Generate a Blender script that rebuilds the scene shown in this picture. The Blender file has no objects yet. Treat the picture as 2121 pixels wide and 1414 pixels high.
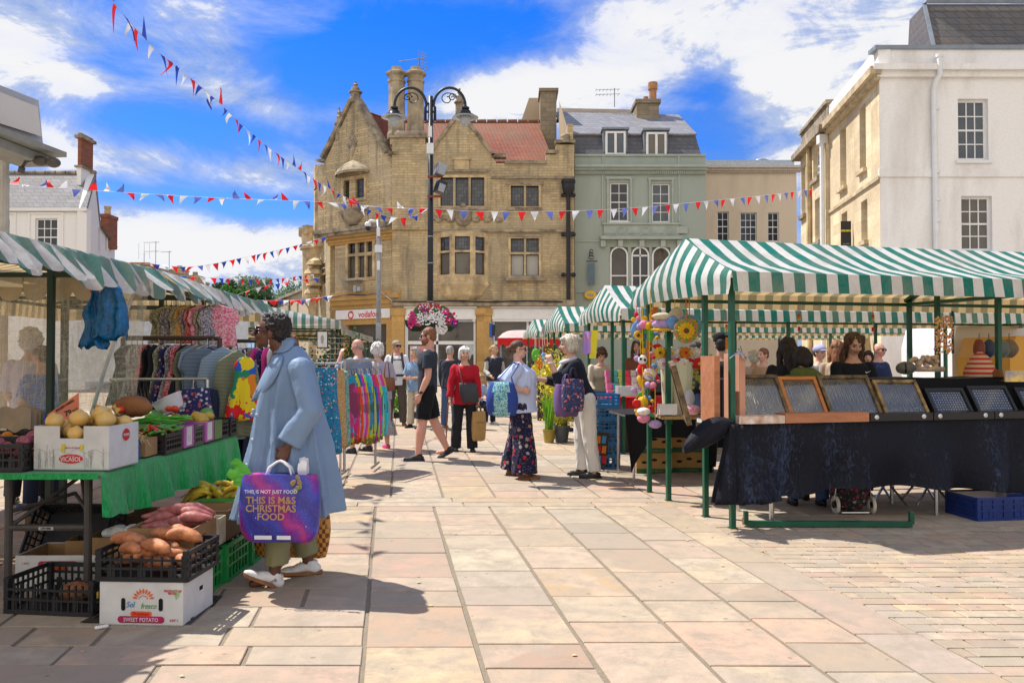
import bpy,math,random
from mathutils import Vector,Matrix,Euler,noise
R=math.radians
PI=math.pi
V=Vector
F,CH=1650.0,1.4
PITCH=math.atan(30/F)
SC=bpy.context.scene
C=SC.collection
TMP=bpy.data.scenes.new('tmp')
rnd=random.Random(7)
def P(px,py,Y):
 """point at depth Y seen at pixel (px, py) of the 2121 x 1414 photograph"""
 u,v=(px-1060.5)/F,(707-py)/F
 c,s=math.cos(PITCH),math.sin(PITCH)
 dy,dz=c-v*s,s+v*c
 return V((u/dy*Y,Y,CH+dz/dy*Y))
def G(px,py):
 u,v=(px-1060.5)/F,(707-py)/F
 c,s=math.cos(PITCH),math.sin(PITCH)
 dy,dz=c-v*s,s+v*c
 t=-CH/dz
 return V((u*t,dy*t,0))
def X(px,Y):return(px-1060.5)/F*Y
def Z(py,Y):return P(1060,py,Y).z
# ---------------------------------------------------------------- materials
MATS={}
class NT:
 def __init__(s,m):
  m.use_nodes=True
  s.t=m.node_tree;s.n=s.t.nodes;s.l=s.t.links
  for x in list(s.n):s.n.remove(x)
  s.out=s.n.new('ShaderNodeOutputMaterial')
  s.tc=s.n.new('ShaderNodeTexCoord')
 def link(s,a,b):s.l.new(a,b)
 def _in(s,sock,v):
  if hasattr(v,'is_linked')or hasattr(v,'links'):s.l.new(v,sock)
  elif v is not None:sock.default_value=(tuple(v)+(1,)if isinstance(v,tuple)and len(v)==3 and sock.type=='RGBA' else v)
 def coord(s,kind='Object',scale=(1,1,1),rot=(0,0,0),loc=(0,0,0)):
  mp=s.n.new('ShaderNodeMapping')
  s.l.new(s.tc.outputs[kind],mp.inputs[0])
  mp.inputs['Scale'].default_value=scale;mp.inputs['Rotation'].default_value=rot;mp.inputs['Location'].default_value=loc
  return mp.outputs[0]
 def noise(s,co,scale=5,detail=4,rough=.55,dist=0):
  k=s.n.new('ShaderNodeTexNoise');s.l.new(co,k.inputs['Vector'])
  k.inputs['Scale'].default_value=scale;k.inputs['Detail'].default_value=detail
  k.inputs['Roughness'].default_value=rough;k.inputs['Distortion'].default_value=dist
  return k.outputs['Fac']
 def vor(s,co,scale=5,out='Distance',feature='F1',rand=1):
  k=s.n.new('ShaderNodeTexVoronoi');s.l.new(co,k.inputs['Vector']);k.feature=feature
  k.inputs['Scale'].default_value=scale
  if 'Randomness' in k.inputs:k.inputs['Randomness'].default_value=rand
  return k.outputs[out]
 def ramp(s,f,stops,interp='LINEAR'):
  k=s.n.new('ShaderNodeValToRGB');s.l.new(f,k.inputs[0]);k.color_ramp.interpolation=interp
  e=k.color_ramp.elements
  e[0].position,e[1].position=stops[0][0],stops[-1][0]
  for p,c in stops[1:-1]:e.new(p)
  for i,(p,c)in enumerate(stops):
   e[i].color=(c,c,c,1)if not isinstance(c,tuple)else tuple(c)+(1,)
  return k.outputs[0]
 def mix(s,f,a,b,mode='MIX'):
  k=s.n.new('ShaderNodeMix');k.data_type='RGBA';k.blend_type=mode
  s._in(k.inputs[0],f);s._in(k.inputs[6],a);s._in(k.inputs[7],b)
  return k.outputs[2]
 def math(s,op,a,b=None,c=None,clamp=False):
  k=s.n.new('ShaderNodeMath');k.operation=op;k.use_clamp=clamp
  for i,v in enumerate((a,b,c)):
   if v is not None:s._in(k.inputs[i],v)
  return k.outputs[0]
 def sep(s,co):
  k=s.n.new('ShaderNodeSeparateXYZ');s.l.new(co,k.inputs[0]);return k.outputs
 def attr(s,name,out='Color'):
  k=s.n.new('ShaderNodeAttribute');k.attribute_name=name;return k.outputs[out]
 def bump(s,h,strength=.3,dist=.01):
  k=s.n.new('ShaderNodeBump');s.l.new(h,k.inputs['Height'])
  k.inputs['Strength'].default_value=strength;k.inputs['Distance'].default_value=dist
  return k.outputs[0]
 def bsdf(s,col,rough=.6,metal=0,normal=None,spec=.5,**kw):
  k=s.n.new('ShaderNodeBsdfPrincipled')
  s._in(k.inputs['Base Color'],col);s._in(k.inputs['Roughness'],rough);s._in(k.inputs['Metallic'],metal)
  s._in(k.inputs['Specular IOR Level'],spec)
  if normal is not None:s.l.new(normal,k.inputs['Normal'])
  for a,v in kw.items():s._in(k.inputs[a.replace('_',' ')],v)
  return k.outputs[0]
 def done(s,sh):s.l.new(sh,s.out.inputs[0])
def newmat(name):
 m=bpy.data.materials.new(name);return m,NT(m)
def c3(r,g=None,b=None):
 """sRGB 0-255 -> linear"""
 return tuple(((v/255+.055)/1.055)**2.4 if v>10 else v/255/12.92 for v in(r,g,b))
def M(name,col,rough=.6,var=.18,scale=6,bump=.15,bscale=60,metal=0,spec=.4,trans=0,stretch=(1,1,1),col2=None,bdist=.004,**kw):
 """plain surface: base colour with mottling and fine relief"""
 if name in MATS:return MATS[name]
 m,t=newmat(name)
 co=t.coord('Object',stretch)
 n1=t.noise(co,scale,5,.6)
 dark=tuple(v*(1-var)for v in col)if col2 is None else col2
 lite=tuple(min(1,v*(1+var*.6))for v in col)
 cc=t.mix(t.ramp(n1,[(.3,0.),(.7,1.)]),dark,lite)
 nb=t.noise(co,bscale,3,.6)
 b=t.bump(nb,bump,bdist)
 sh=t.bsdf(cc,rough,metal,b,spec,**kw)
 if trans:
  k=t.n.new('ShaderNodeBsdfTranslucent');t.l.new(cc,k.inputs[0])
  x=t.n.new('ShaderNodeMixShader');x.inputs[0].default_value=trans
  t.l.new(sh,x.inputs[1]);t.l.new(k.outputs[0],x.inputs[2]);sh=x.outputs[0]
 t.done(sh);MATS[name]=m
 return m
def Mcloth(name,cols,kind='plain',scale=30,rough=.85,trans=.0,bump=.25,fold=0):
 """fabric: plain, stripe, floral, patch, speckle"""
 if name in MATS:return MATS[name]
 m,t=newmat(name)
 co=t.coord('Object')
 a=cols[0];b=cols[1]if len(cols)>1 else a
 if kind=='plain':
  cc=t.mix(t.noise(co,4,4),tuple(v*.82 for v in a),tuple(min(1,v*1.12)for v in a))
 elif kind=='stripe':
  z=t.sep(co)[2]
  w=t.math('FRACT',t.math('MULTIPLY',z,scale));cc=t.mix(t.math('GREATER_THAN',w,.5),a,b)
 elif kind=='vstripe':
  z=t.sep(co)[0]
  w=t.math('FRACT',t.math('MULTIPLY',z,scale));cc=t.mix(t.math('GREATER_THAN',w,.5),a,b)
 elif kind=='floral':
  d=t.vor(co,scale,'Distance');cl=t.vor(co,scale,'Color')
  g=t.sep(cl)
  spots=t.ramp(g[0],[(i/max(1,len(cols)-1)*.99,c)for i,c in enumerate(cols[1:])]if len(cols)>2 else[(0,b),(1,b)],'CONSTANT')
  d2=t.math('ADD',d,t.math('MULTIPLY',t.noise(co,scale*2.5,2),.35))
  cc=t.mix(t.ramp(d2,[(.50,1.),(.56,0.)]),a,spots)
  cc=t.mix(t.ramp(t.vor(co,scale*2.7),[(.17,1.),(.2,0.)]),cc,cols[-1])
 elif kind=='speckle':
  cc=t.mix(t.ramp(t.noise(co,scale,3,.7),[(.47,0.),(.53,1.)]),a,b)
 elif kind=='patch':
  vw=t.n.new('ShaderNodeVectorMath');vw.operation='MULTIPLY_ADD';nn_=t.n.new('ShaderNodeTexNoise');nn_.inputs['Scale'].default_value=9;t.l.new(co,nn_.inputs[0]);t.l.new(nn_.outputs['Color'],vw.inputs[0]);vw.inputs[1].default_value=(.25,.25,.25);t.l.new(t.coord('Object',(1,1,.55)),vw.inputs[2]);cl=t.sep(t.vor(vw.outputs[0],scale*1.3,'Color'))
  st=[(i/len(cols),c)for i,c in enumerate(cols)]+[(1,cols[-1])]
  cc=t.ramp(cl[0],st,'CONSTANT')
 weave=t.noise(co,220,2,.5)
 wr=t.noise(t.coord('Object',(1,1,.35)),14,4,.55)
 bb=t.bump(t.math('ADD',t.math('MULTIPLY',weave,.12),wr),bump,.02)
 sh=t.bsdf(cc,rough,0,bb,.18,Sheen_Weight=.04)
 if trans:
  k=t.n.new('ShaderNodeBsdfTranslucent');t.l.new(cc,k.inputs[0])
  x=t.n.new('ShaderNodeMixShader');x.inputs[0].default_value=trans
  t.l.new(sh,x.inputs[1]);t.l.new(k.outputs[0],x.inputs[2]);sh=x.outputs[0]
 t.done(sh);MATS[name]=m
 return m
# ---------------------------------------------------------------- mesh builder
WM={}
SPLIT={'moulded_band','gable','string_course','window_surround','parapet','blind','cornice','side_cornice','moulding','rear_wall','window_mullion','print','tape','label_strip','alarm_box','clamp'}
def frame_z(d):
 d=d.normalized();up=V((0,0,1))if abs(d.z)<.95 else V((1,0,0))
 x=d.cross(up).normalized();y=d.cross(x).normalized()
 return x,y
class MB:
 def __init__(s):s.v=[];s.f=[];s.mi=[];s.uv={};s.m=0;s.T=None;s.col=None;s.fc=[]
 def add(s,vs,fs,uvs=None):
  o=len(s.v)
  s.v+=[(s.T@V(p))if s.T is not None else V(p)for p in vs]
  for i,f in enumerate(fs):
   if uvs:s.uv[len(s.f)]=uvs[i]
   s.f.append(tuple(o+k for k in f));s.mi.append(s.m);s.fc.append(s.col)
  return s
 def box(s,c,d,rz=0,rx=0,ry=0,taper=1):
  x,y,z=d[0]/2,d[1]/2,d[2]/2
  m=Matrix.Translation(c)@Euler((rx,ry,rz)).to_matrix().to_4x4()
  vs=[m@V((a*x*(taper if k>0 else 1),b*y*(taper if k>0 else 1),k*z))for k in(-1,1)for a,b in((-1,-1),(1,-1),(1,1),(-1,1))]
  return s.add(vs,[(3,2,1,0),(4,5,6,7),(0,1,5,4),(1,2,6,5),(2,3,7,6),(3,0,4,7)])
 def b2(s,lo,hi):return s.box([(a+b)/2 for a,b in zip(lo,hi)],[abs(b-a)for a,b in zip(lo,hi)])
 def bar(s,a,b,w,h=None,up=None):
  a,b=V(a),V(b);h=h or w;d=(b-a)
  if d.length<1e-6:return s
  up=V(up)if up else(V((0,0,1))if abs(d.normalized().z)<.95 else V((0,1,0)))
  x=d.cross(up).normalized()*(w/2);y=x.cross(d).normalized()*(h/2)
  vs=[p+i*x+j*y for p in(a,b)for i,j in((-1,-1),(1,-1),(1,1),(-1,1))]
  return s.add(vs,[(3,2,1,0),(4,5,6,7),(0,1,5,4),(1,2,6,5),(2,3,7,6),(3,0,4,7)])
 def tube(s,pts,r,n=10,caps=True,flat=1):
  pts=[V(p)for p in pts];rs=r if isinstance(r,(list,tuple))else[r]*len(pts)
  rings=[];x=None
  for i,p in enumerate(pts):
   d=(pts[min(i+1,len(pts)-1)]-pts[max(i-1,0)])
   if d.length<1e-9:d=V((0,0,1))
   if x is None:x,y=frame_z(d)
   else:
    d=d.normalized();x=(x-d*x.dot(d))
    x=x.normalized()if x.length>1e-6 else frame_z(d)[0];y=d.cross(x).normalized()
   rings.append([p+x*math.cos(2*PI*k/n)*rs[i]+y*math.sin(2*PI*k/n)*rs[i]*flat for k in range(n)])
  return s.rings(rings,caps)
 def rings(s,rings,caps=True,closed=True,uvf=None):
  n=len(rings[0]);vs=[p for r in rings for p in r];fs=[];uv=[]if uvf else None
  for i in range(len(rings)-1):
   for k in range(n if closed else n-1):
    k2=(k+1)%n
    fs.append((i*n+k,i*n+k2,(i+1)*n+k2,(i+1)*n+k))
    if uvf:uv.append([uvf(i,k),uvf(i,k+1),uvf(i+1,k+1),uvf(i+1,k)])
  if caps and closed:
   fs.append(tuple(range(n))[::-1]);fs.append(tuple((len(rings)-1)*n+k for k in range(n)))
   if uvf:uv+=[[(0,0)]*n]*2
   c0=V(vs[0]);vol=0
   for f in fs:
    for q in range(1,len(f)-1):vol+=(V(vs[f[0]])-c0).dot((V(vs[f[q]])-c0).cross(V(vs[f[q+1]])-c0))
   if vol<0:fs=[f[::-1]for f in fs]
  return s.add(vs,fs,uv)
 def ell(s,c,r,rot=None,n=12,m=8):
  c=V(c);r=(r,r,r)if isinstance(r,(int,float))else r
  mt=Euler(rot).to_matrix()if rot and not isinstance(rot,Matrix)else(rot or Matrix.Identity(3))
  rings=[]
  for j in range(m+1):
   t=PI*j/m;q=max(math.sin(t),1e-3)
   rings.append([c+mt@V((r[0]*q*math.cos(2*PI*k/n),r[1]*q*math.sin(2*PI*k/n),-r[2]*math.cos(t)))for k in range(n)])
  return s.rings(rings)
 def cap(s,a,b,ra,rb,n=10):
  """tapered capsule"""
  a,b=V(a),V(b);d=(b-a)
  if d.length<1e-6:return s.ell(a,ra)
  d.normalize();pts=[];rs=[]
  for t in(-80,-55,-30,0):pts.append(a+d*ra*math.sin(R(t)));rs.append(ra*math.cos(R(t)))
  for t in(0,30,55,80):pts.append(b+d*rb*math.sin(R(t)));rs.append(rb*math.cos(R(t)))
  return s.tube(pts,rs,n)
 def chain(s,pts,rs,n=10):
  for i in range(len(pts)-1):s.cap(pts[i],pts[i+1],rs[i],rs[i+1],n)
  return s
 def lathe(s,prof,c=(0,0,0),n=20,caps=True):
  c=V(c)
  return s.rings([[c+V((r*math.cos(2*PI*k/n),r*math.sin(2*PI*k/n),z))for k in range(n)]for r,z in prof],caps)
 def prism(s,poly,y0,y1,T=None):
  """polygon in xz, extruded along y"""
  n=len(poly);vs=[V((p[0],y0,p[1]))for p in poly]+[V((p[0],y1,p[1]))for p in poly]
  if T is not None:vs=[T@v for v in vs]
  fs=[tuple(range(n)),tuple(range(2*n-1,n-1,-1))]+[((k+1)%n,k,n+k,n+(k+1)%n)for k in range(n)]
  return s.add(vs,fs)
 def grid(s,fn,nu,nv,thick=0,uvf=None,flip=False):
  if flip:f0,u0=fn,uvf;fn=lambda u,v:f0(1-u,v);uvf=(lambda u,v:u0(1-u,v))if u0 else None
  vs=[V(fn(i/nu,j/nv))for j in range(nv+1)for i in range(nu+1)]
  W=nu+1
  fs=[(j*W+i,j*W+i+1,(j+1)*W+i+1,(j+1)*W+i)for j in range(nv)for i in range(nu)]
  uv=None
  if uvf:uv=[[uvf(i/nu,j/nv),uvf((i+1)/nu,j/nv),uvf((i+1)/nu,(j+1)/nv),uvf(i/nu,(j+1)/nv)]for j in range(nv)for i in range(nu)]
  return s.add(vs,fs,uv)
 def quad(s,a,b,c,d):return s.add([a,b,c,d],[(0,1,2,3)])
 def mesh(s,name,mats,smooth=False,world=None,fix=True):
  me=bpy.data.meshes.new(name)
  vs=s.v
  if world is not None:
   inv=world.inverted();vs=[inv@p for p in vs]
  me.from_pydata([tuple(p)for p in vs],[],s.f)
  for m in(mats if isinstance(mats,(list,tuple))else[mats]):me.materials.append(m)
  if any(s.mi):me.polygons.foreach_set('material_index',s.mi)
  if s.uv:
   u=me.uv_layers.new(name='UVMap')
   for p in me.polygons:
    q=s.uv.get(p.index)
    if q:
     for k,li in enumerate(p.loop_indices):u.data[li].uv=q[k]
  if any(c is not None for c in s.fc):
   at=me.color_attributes.new('tone','FLOAT_COLOR','CORNER')
   for p in me.polygons:
    c=s.fc[p.index]or(.5,.5,.5)
    for li in p.loop_indices:at.data[li].color=tuple(c)+(1,)
  if smooth:me.polygons.foreach_set('use_smooth',[True]*len(me.polygons))
  me.update()
  return me
 def pieces(s,gap=.03):
  """clusters of faces whose boxes touch, each as its own builder"""
  up=list(range(len(s.v)))
  def root(i):
   while up[i]!=i:up[i]=up[up[i]];i=up[i]
   return i
  for f in s.f:
   for q in f[1:]:up[root(q)]=root(f[0])
  bb={}
  for i,p in enumerate(s.v):
   b=bb.setdefault(root(i),[list(p),list(p)])
   for k in range(3):b[0][k]=min(b[0][k],p[k]);b[1][k]=max(b[1][k],p[k])
  ks=list(bb)
  for i,a in enumerate(ks):
   for c in ks[i+1:]:
    if root(a)!=root(c)and all(bb[a][0][k]-gap<=bb[c][1][k]and bb[c][0][k]-gap<=bb[a][1][k]for k in range(3)):up[root(c)]=root(a)
  out={}
  for f in s.f:
   m=out.setdefault(root(f[0]),(MB(),{}))
   for q in f:
    if q not in m[1]:m[1][q]=len(m[0].v);m[0].v.append(s.v[q])
   m[0].f.append(tuple(m[1][q]for q in f));m[0].mi.append(0);m[0].fc.append(None)
  return[m[0]for m in out.values()]
 def build(s,name,mats,parent=None,world=True,smooth=False,sharp=None,solid=0,**lab):
  """world=True: coordinates are world ones; parent keeps them local to itself"""
  if name in SPLIT and world:
   o=None
   for g in s.pieces():o=g.build(name+' ',mats,parent,world,smooth,sharp,solid,**lab)
   return o
  name=name.strip();wm=WM.get(parent.name)if parent is not None else None
  me=s.mesh(name,mats,smooth,wm if(world and wm is not None)else None)
  o=bpy.data.objects.new(name,me);C.objects.link(o)
  if sharp is not None:me.set_sharp_from_angle(angle=R(sharp))
  if parent is not None:o.parent=parent;WM[o.name]=WM[parent.name]
  else:WM[o.name]=Matrix.Identity(4)
  if solid:
   md=o.modifiers.new('thickness','SOLIDIFY');md.thickness=solid;md.offset=0
  tag(o,**lab)
  return o
def tag(o,label=None,cat=None,group=None,kind=None):
 if label:o['label']=label
 if cat:o['category']=cat
 if group:o['group']=group
 if kind:o['kind']=kind
 return o
def thing(name,label,cat,loc=(0,0,0),rz=0,group=None):
 o=bpy.data.objects.new(name,None);C.objects.link(o)
 o.empty_display_size=.2
 o.location=loc;o.rotation_euler=(0,0,rz)
 WM[o.name]=Matrix.Translation(loc)@Matrix.Rotation(rz,4,'Z')
 return tag(o,label,cat,group)
def single(mb,name,mats,label,cat,loc,rz=0,group=None,smooth=False,sharp=None,world=False,solid=0):
 """a thing that is one mesh, origin at loc; coordinates local unless world"""
 T=Matrix.Translation(loc)@Matrix.Rotation(rz,4,'Z')
 me=mb.mesh(name,mats,smooth,T if world else None)
 o=bpy.data.objects.new(name,me);C.objects.link(o)
 o.location=loc;o.rotation_euler=(0,0,rz);WM[o.name]=T
 if sharp is not None:me.set_sharp_from_angle(angle=R(sharp))
 if solid:
  md=o.modifiers.new('thickness','SOLIDIFY');md.thickness=solid;md.offset=0
 return tag(o,label,cat,group)
def kids(o):return[c for c in bpy.data.objects if c.parent==o]
KID={}
def dup(root,loc,rz=None,label=None,group=None,scale=None,rot=None):
 if root.name not in KID:
  KID[root.name]=[(c,kids(c))for c in kids(root)]
 r=root.copy();C.objects.link(r);r.location=loc
 if rz is not None:r.rotation_euler=(0,0,rz)
 if rot is not None:r.rotation_euler=rot
 if scale:r.scale=scale if isinstance(scale,tuple)else(scale,)*3
 if label:r['label']=label
 if group:r['group']=group
 for ch,gs in KID[root.name]:
  c=ch.copy();C.objects.link(c);c.parent=r
  for g in gs:
   d=g.copy();C.objects.link(d);d.parent=c
 WM[r.name]=Matrix.Translation(loc)@Matrix.Rotation(r.rotation_euler.z,4,'Z')
 return r
def setmat(o,m,idx=0):
 """own copy of the mesh data with another material"""
 o.data=o.data.copy();o.data.materials[idx]=m
def remesh(mb,voxel,smooth=4,fac=.5,dec=None):
 """one continuous surface out of overlapping closed pieces -> (verts, faces)"""
 me=mb.mesh('tmp',[])
 o=bpy.data.objects.new('tmp',me);TMP.collection.objects.link(o)
 a=o.modifiers.new('r','REMESH');a.mode='VOXEL';a.voxel_size=voxel;a.adaptivity=0
 if smooth:
  b=o.modifiers.new('s','SMOOTH');b.iterations=smooth;b.factor=fac
 if dec:
  d=o.modifiers.new('d','DECIMATE');d.ratio=dec
 TMP.view_layers[0].update();dg=TMP.view_layers[0].depsgraph
 m2=bpy.data.meshes.new_from_object(o.evaluated_get(dg))
 r=MB();r.v=[v.co.copy()for v in m2.vertices];r.f=[tuple(p.vertices)for p in m2.polygons]
 r.mi=[0]*len(r.f);r.fc=[None]*len(r.f)
 r.nrm=[v.normal.copy()for v in m2.vertices]
 bpy.data.objects.remove(o);bpy.data.meshes.remove(me);bpy.data.meshes.remove(m2)
 return r
def wrinkle(mb,amp=.005,scale=9,stretch=(1,1,.45),seed=0,ridged=True):
 for i,p in enumerate(mb.v):
  q=V((p.x*stretch[0],p.y*stretch[1],p.z*stretch[2]))*scale+V((seed*3.1,seed,0))
  n=noise.noise(q)+.5*noise.noise(q*2.1)
  if ridged:n=.5-abs(n)*1.6
  mb.v[i]=p+mb.nrm[i]*n*amp
 return mb
def text(body,size,mat,parent,mtx,bold=0,sx=1,extrude=.0006,name='lettering',align='CENTER',shear=0,space=1):
 """writing in world space; mtx maps x right, y up, z out of the surface"""
 cu=bpy.data.curves.new('t','FONT');cu.body=body;cu.size=size;cu.align_x=align;cu.align_y='CENTER'
 cu.offset=bold;cu.extrude=extrude;cu.shear=shear;cu.space_character=space;cu.resolution_u=3;cu.space_line=.82
 o=bpy.data.objects.new('t',cu);TMP.collection.objects.link(o)
 TMP.view_layers[0].update()
 me=bpy.data.meshes.new_from_object(o.evaluated_get(TMP.view_layers[0].depsgraph))
 bpy.data.objects.remove(o);bpy.data.curves.remove(cu)
 me.transform(mtx@Matrix.Diagonal((sx,1,1,1)))
 if parent is not None:me.transform(WM[parent.name].inverted())
 me.materials.clear();me.materials.append(mat)
 me.name=name
 r=bpy.data.objects.new(name,me);C.objects.link(r)
 if parent is not None:r.parent=parent;WM[r.name]=WM[parent.name]
 return r
def facing(loc,right,up):
 """matrix with x=right, y=up, z=normal at loc"""
 r=V(right).normalized();u=V(up).normalized();n=r.cross(u)
 m=Matrix.Identity(4)
 for i in range(3):m[i][0],m[i][1],m[i][2],m[i][3]=r[i],u[i],n[i],loc[i]
 return m
def ordw(i):return['first','second','third','fourth','fifth','sixth','seventh','eighth','ninth','tenth','eleventh','twelfth','thirteenth','fourteenth','fifteenth','sixteenth','seventeenth','eighteenth','nineteenth','twentieth','twenty-first','twenty-second'][i]
# ---------------------------------------------------------------- camera, sun, sky
cam=bpy.data.cameras.new('camera');co_=bpy.data.objects.new('camera',cam);C.objects.link(co_)
cam.sensor_width=36;cam.lens=36*F/2121;cam.clip_end=3000;cam.clip_start=.05
co_.location=(0,0,CH);co_.rotation_euler=(PI/2+PITCH,0,0);SC.camera=co_
SUN=V((-.87,.49,0)).normalized()*math.cos(R(57))+V((0,0,math.sin(R(57))))
sl=bpy.data.lights.new('sun','SUN');sl.energy=4.6;sl.angle=R(.6);sl.color=(1,.945,.86)
so=bpy.data.objects.new('sun',sl);C.objects.link(so);so.rotation_euler=SUN.to_track_quat('Z','Y').to_euler()
so.location=(0,0,30)
w=bpy.data.worlds.new('World');SC.world=w;w.use_nodes=True
t=NT.__new__(NT);t.t=w.node_tree;t.n=t.t.nodes;t.l=t.t.links
for x in list(t.n):t.n.remove(x)
t.out=t.n.new('ShaderNodeOutputWorld');t.tc=t.n.new('ShaderNodeTexCoord')
sk=t.n.new('ShaderNodeTexSky');sk.sky_type='NISHITA';sk.sun_disc=False
sk.sun_elevation=R(57);sk.sun_rotation=math.atan2(SUN.x,SUN.y);sk.air_density=1;sk.dust_density=.4;sk.ozone_density=2.5
d=t.sep(t.tc.outputs['Generated'])
az=t.math('ARCTAN2',d[0],d[1]);el=t.math('ARCSINE',d[2])
def blob(px,py,sx,sy,amp):
 a0=math.atan((px-1060.5)/F);e0=math.atan((737-py)/F*math.cos(a0))
 a=t.math('DIVIDE',t.math('SUBTRACT',az,a0),sx/F);b=t.math('DIVIDE',t.math('SUBTRACT',el,e0),sy/F)
 q=t.math('ADD',t.math('MULTIPLY',a,a),t.math('MULTIPLY',b,b))
 return t.math('MULTIPLY',t.math('EXPONENT',t.math('MULTIPLY',q,-1.)),amp)
co=t.n.new('ShaderNodeMapping');t.l.new(t.tc.outputs['Generated'],co.inputs[0]);co.inputs['Scale'].default_value=(1,1,2.1)
co.inputs['Location'].default_value=(3.1,0.4,.2)
n1=t.noise(co.outputs[0],3.2,9,.58,.25)
n2=t.noise(co.outputs[0],8,9,.66,.8)
n4=t.noise(co.outputs[0],24,6,.7,.4)
dens=t.math('ADD',t.math('ADD',t.math('ADD',.225,t.math('MULTIPLY',t.math('MAXIMUM',t.math('MULTIPLY',d[1],-1.),0.),.5)),t.math('MULTIPLY',n1,.62)),t.math('ADD',t.math('MULTIPLY',t.math('SUBTRACT',n2,.5),.85),t.math('MULTIPLY',t.math('SUBTRACT',n4,.5),.22)))  # extra cloud added behind the camera, out of view, to light the facades
for a in[(760,90,300,120,-.3),(740,130,330,90,-.22),(330,250,210,55,-.3),(560,300,230,60,-.1),(60,60,200,110,.25),(230,50,90,120,-.14),(430,60,120,110,.22),(470,150,90,50,.15),(560,240,150,45,.25),(300,400,420,22,-.3),(540,440,220,30,-.3),(300,470,200,60,.25),(420,530,230,50,.16),(1010,210,160,60,.26),(1080,40,190,60,-.22),(1430,120,330,150,.2),(1300,30,130,40,.1),(1250,200,190,70,.14),(1480,180,60,50,-.3),(1380,240,160,60,-.26),(1500,290,110,50,-.2),(1620,260,100,130,.2),(1830,60,200,130,.16),(620,520,200,60,.12),(1650,60,120,60,-.12),(180,320,210,55,.17),(620,345,240,45,.2),(300,185,240,32,.16),(1010,170,190,60,.2),(620,50,90,50,.16),(100,180,120,40,.14),(430,250,120,30,-.1)]:
 dens=t.math('ADD',dens,blob(*a[:4],a[4]*1.45))
mask=t.ramp(dens,[(.16,0.),(.34,.30),(.54,.58),(.72,.92),(.88,1.)])
blue=t.mix(t.ramp(el,[(0.,0.),(.4,1.)]),(.40,.60,1.),(.015,.50,1.45))
skyc=t.mix(1.0,blue,sk.outputs[0],'MULTIPLY')
n3=t.noise(co.outputs[0],5.5,9,.68,.6)
cl=t.mix(t.ramp(t.math('ADD',t.math('MULTIPLY',dens,.55),t.math('MULTIPLY',n3,1.1)),[(.68,0.),(.92,.45),(1.12,1.)]),c3(118,160,228),c3(253,253,255))
tint=t.mix(.93,sk.outputs[0],skyc)
K=.15
skb=t.mix(1.0,tint,(K*.62,K*.62,K*.62),'MULTIPLY')
cbr=t.mix(t.math('MAXIMUM',t.math('MULTIPLY',d[1],-1.),0.),(.60,.60,.60),(.90,.84,.76))  # unseen clouds behind the camera made brighter and warmer as fill light
clb=t.mix(1.0,cl,cbr,'MULTIPLY')
fin=t.mix(mask,skb,clb)
bg=t.n.new('ShaderNodeBackground');t.l.new(fin,bg.inputs[0]);bg.inputs[1].default_value=1
t.l.new(bg.outputs[0],t.out.inputs[0])
SC.view_settings.view_transform='Standard';SC.view_settings.look='None';SC.view_settings.exposure=.64
SC.cycles.max_bounces=6;SC.cycles.transparent_max_bounces=12;SC.cycles.use_adaptive_sampling=True
# ---------------------------------------------------------------- ground
def stone_paving():
 m,t=newmat('sandstone_paving')
 tone=t.attr('tone');co=t.coord('Object')
 v=t.n.new('ShaderNodeVectorMath');v.operation='MULTIPLY_ADD';t.l.new(tone,v.inputs[0]);v.inputs[1].default_value=(97,61,43);t.l.new(co,v.inputs[2])
 off=v.outputs[0]
 sepn=t.sep(tone)
 big=t.noise(off,1.1,3,.5,.5)
 swirl=t.ramp(big,[(.50,0.),(.535,.7),(.60,.8),(.66,.15)])
 other=t.mix(t.ramp(t.math('FRACT',t.math('MULTIPLY',sepn[0],57.)),[(.45,0.),(.55,1.)]),(.52,.37,.27),(.54,.42,.26))
 c=t.mix(t.math('MULTIPLY',swirl,t.math('GREATER_THAN',t.math('FRACT',t.math('MULTIPLY',sepn[1],91.)),.62)),tone,other)
 mot=t.noise(off,7,8,.68,.3)
 c=t.mix(t.ramp(mot,[(.36,0.),(.62,.85)]),c,(.32,.265,.20))
 st=t.noise(t.coord('Object',(5,60,1)),1.2,4,.6)
 c=t.mix(t.ramp(st,[(.58,0.),(.70,.32)]),c,(.25,.21,.17))
 gr=t.noise(co,160,3,.7)
 c=t.mix(t.ramp(gr,[(.3,.45),(.58,0.)]),c,(.26,.22,.18))
 dirt=t.noise(co,.9,6,.6)
 c=t.mix(t.ramp(dirt,[(.45,0.),(.75,.4)]),c,(.30,.26,.21))
 c=t.mix(t.ramp(t.vor(co,5.5),[(.06,.7),(.08,0.)]),c,(.17,.15,.13));c=t.mix(t.ramp(t.noise(co,3.2,8,.75,.6),[(.54,0.),(.62,.5)]),c,(.27,.22,.165))
 h=t.math('ADD',t.math('MULTIPLY',t.noise(off,9,6,.62),1.),t.math('MULTIPLY',gr,.12))
 t.done(t.bsdf(c,.82,0,t.bump(h,.5,.012),.25));MATS['paving']=m;return m
mj,t=newmat('mortar_sand');co=t.coord('Object')
t.done(t.bsdf(t.mix(t.noise(co,40,5,.7),(.12,.095,.065),(.30,.25,.18)),.95,0,t.bump(t.noise(co,120,3),.6,.006)))
g=MB();g.quad((-400,-60,-.009),(400,-60,-.009),(400,700,-.009),(-400,700,-.009))
o=g.build('ground',mj);tag(o,kind='structure')
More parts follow.
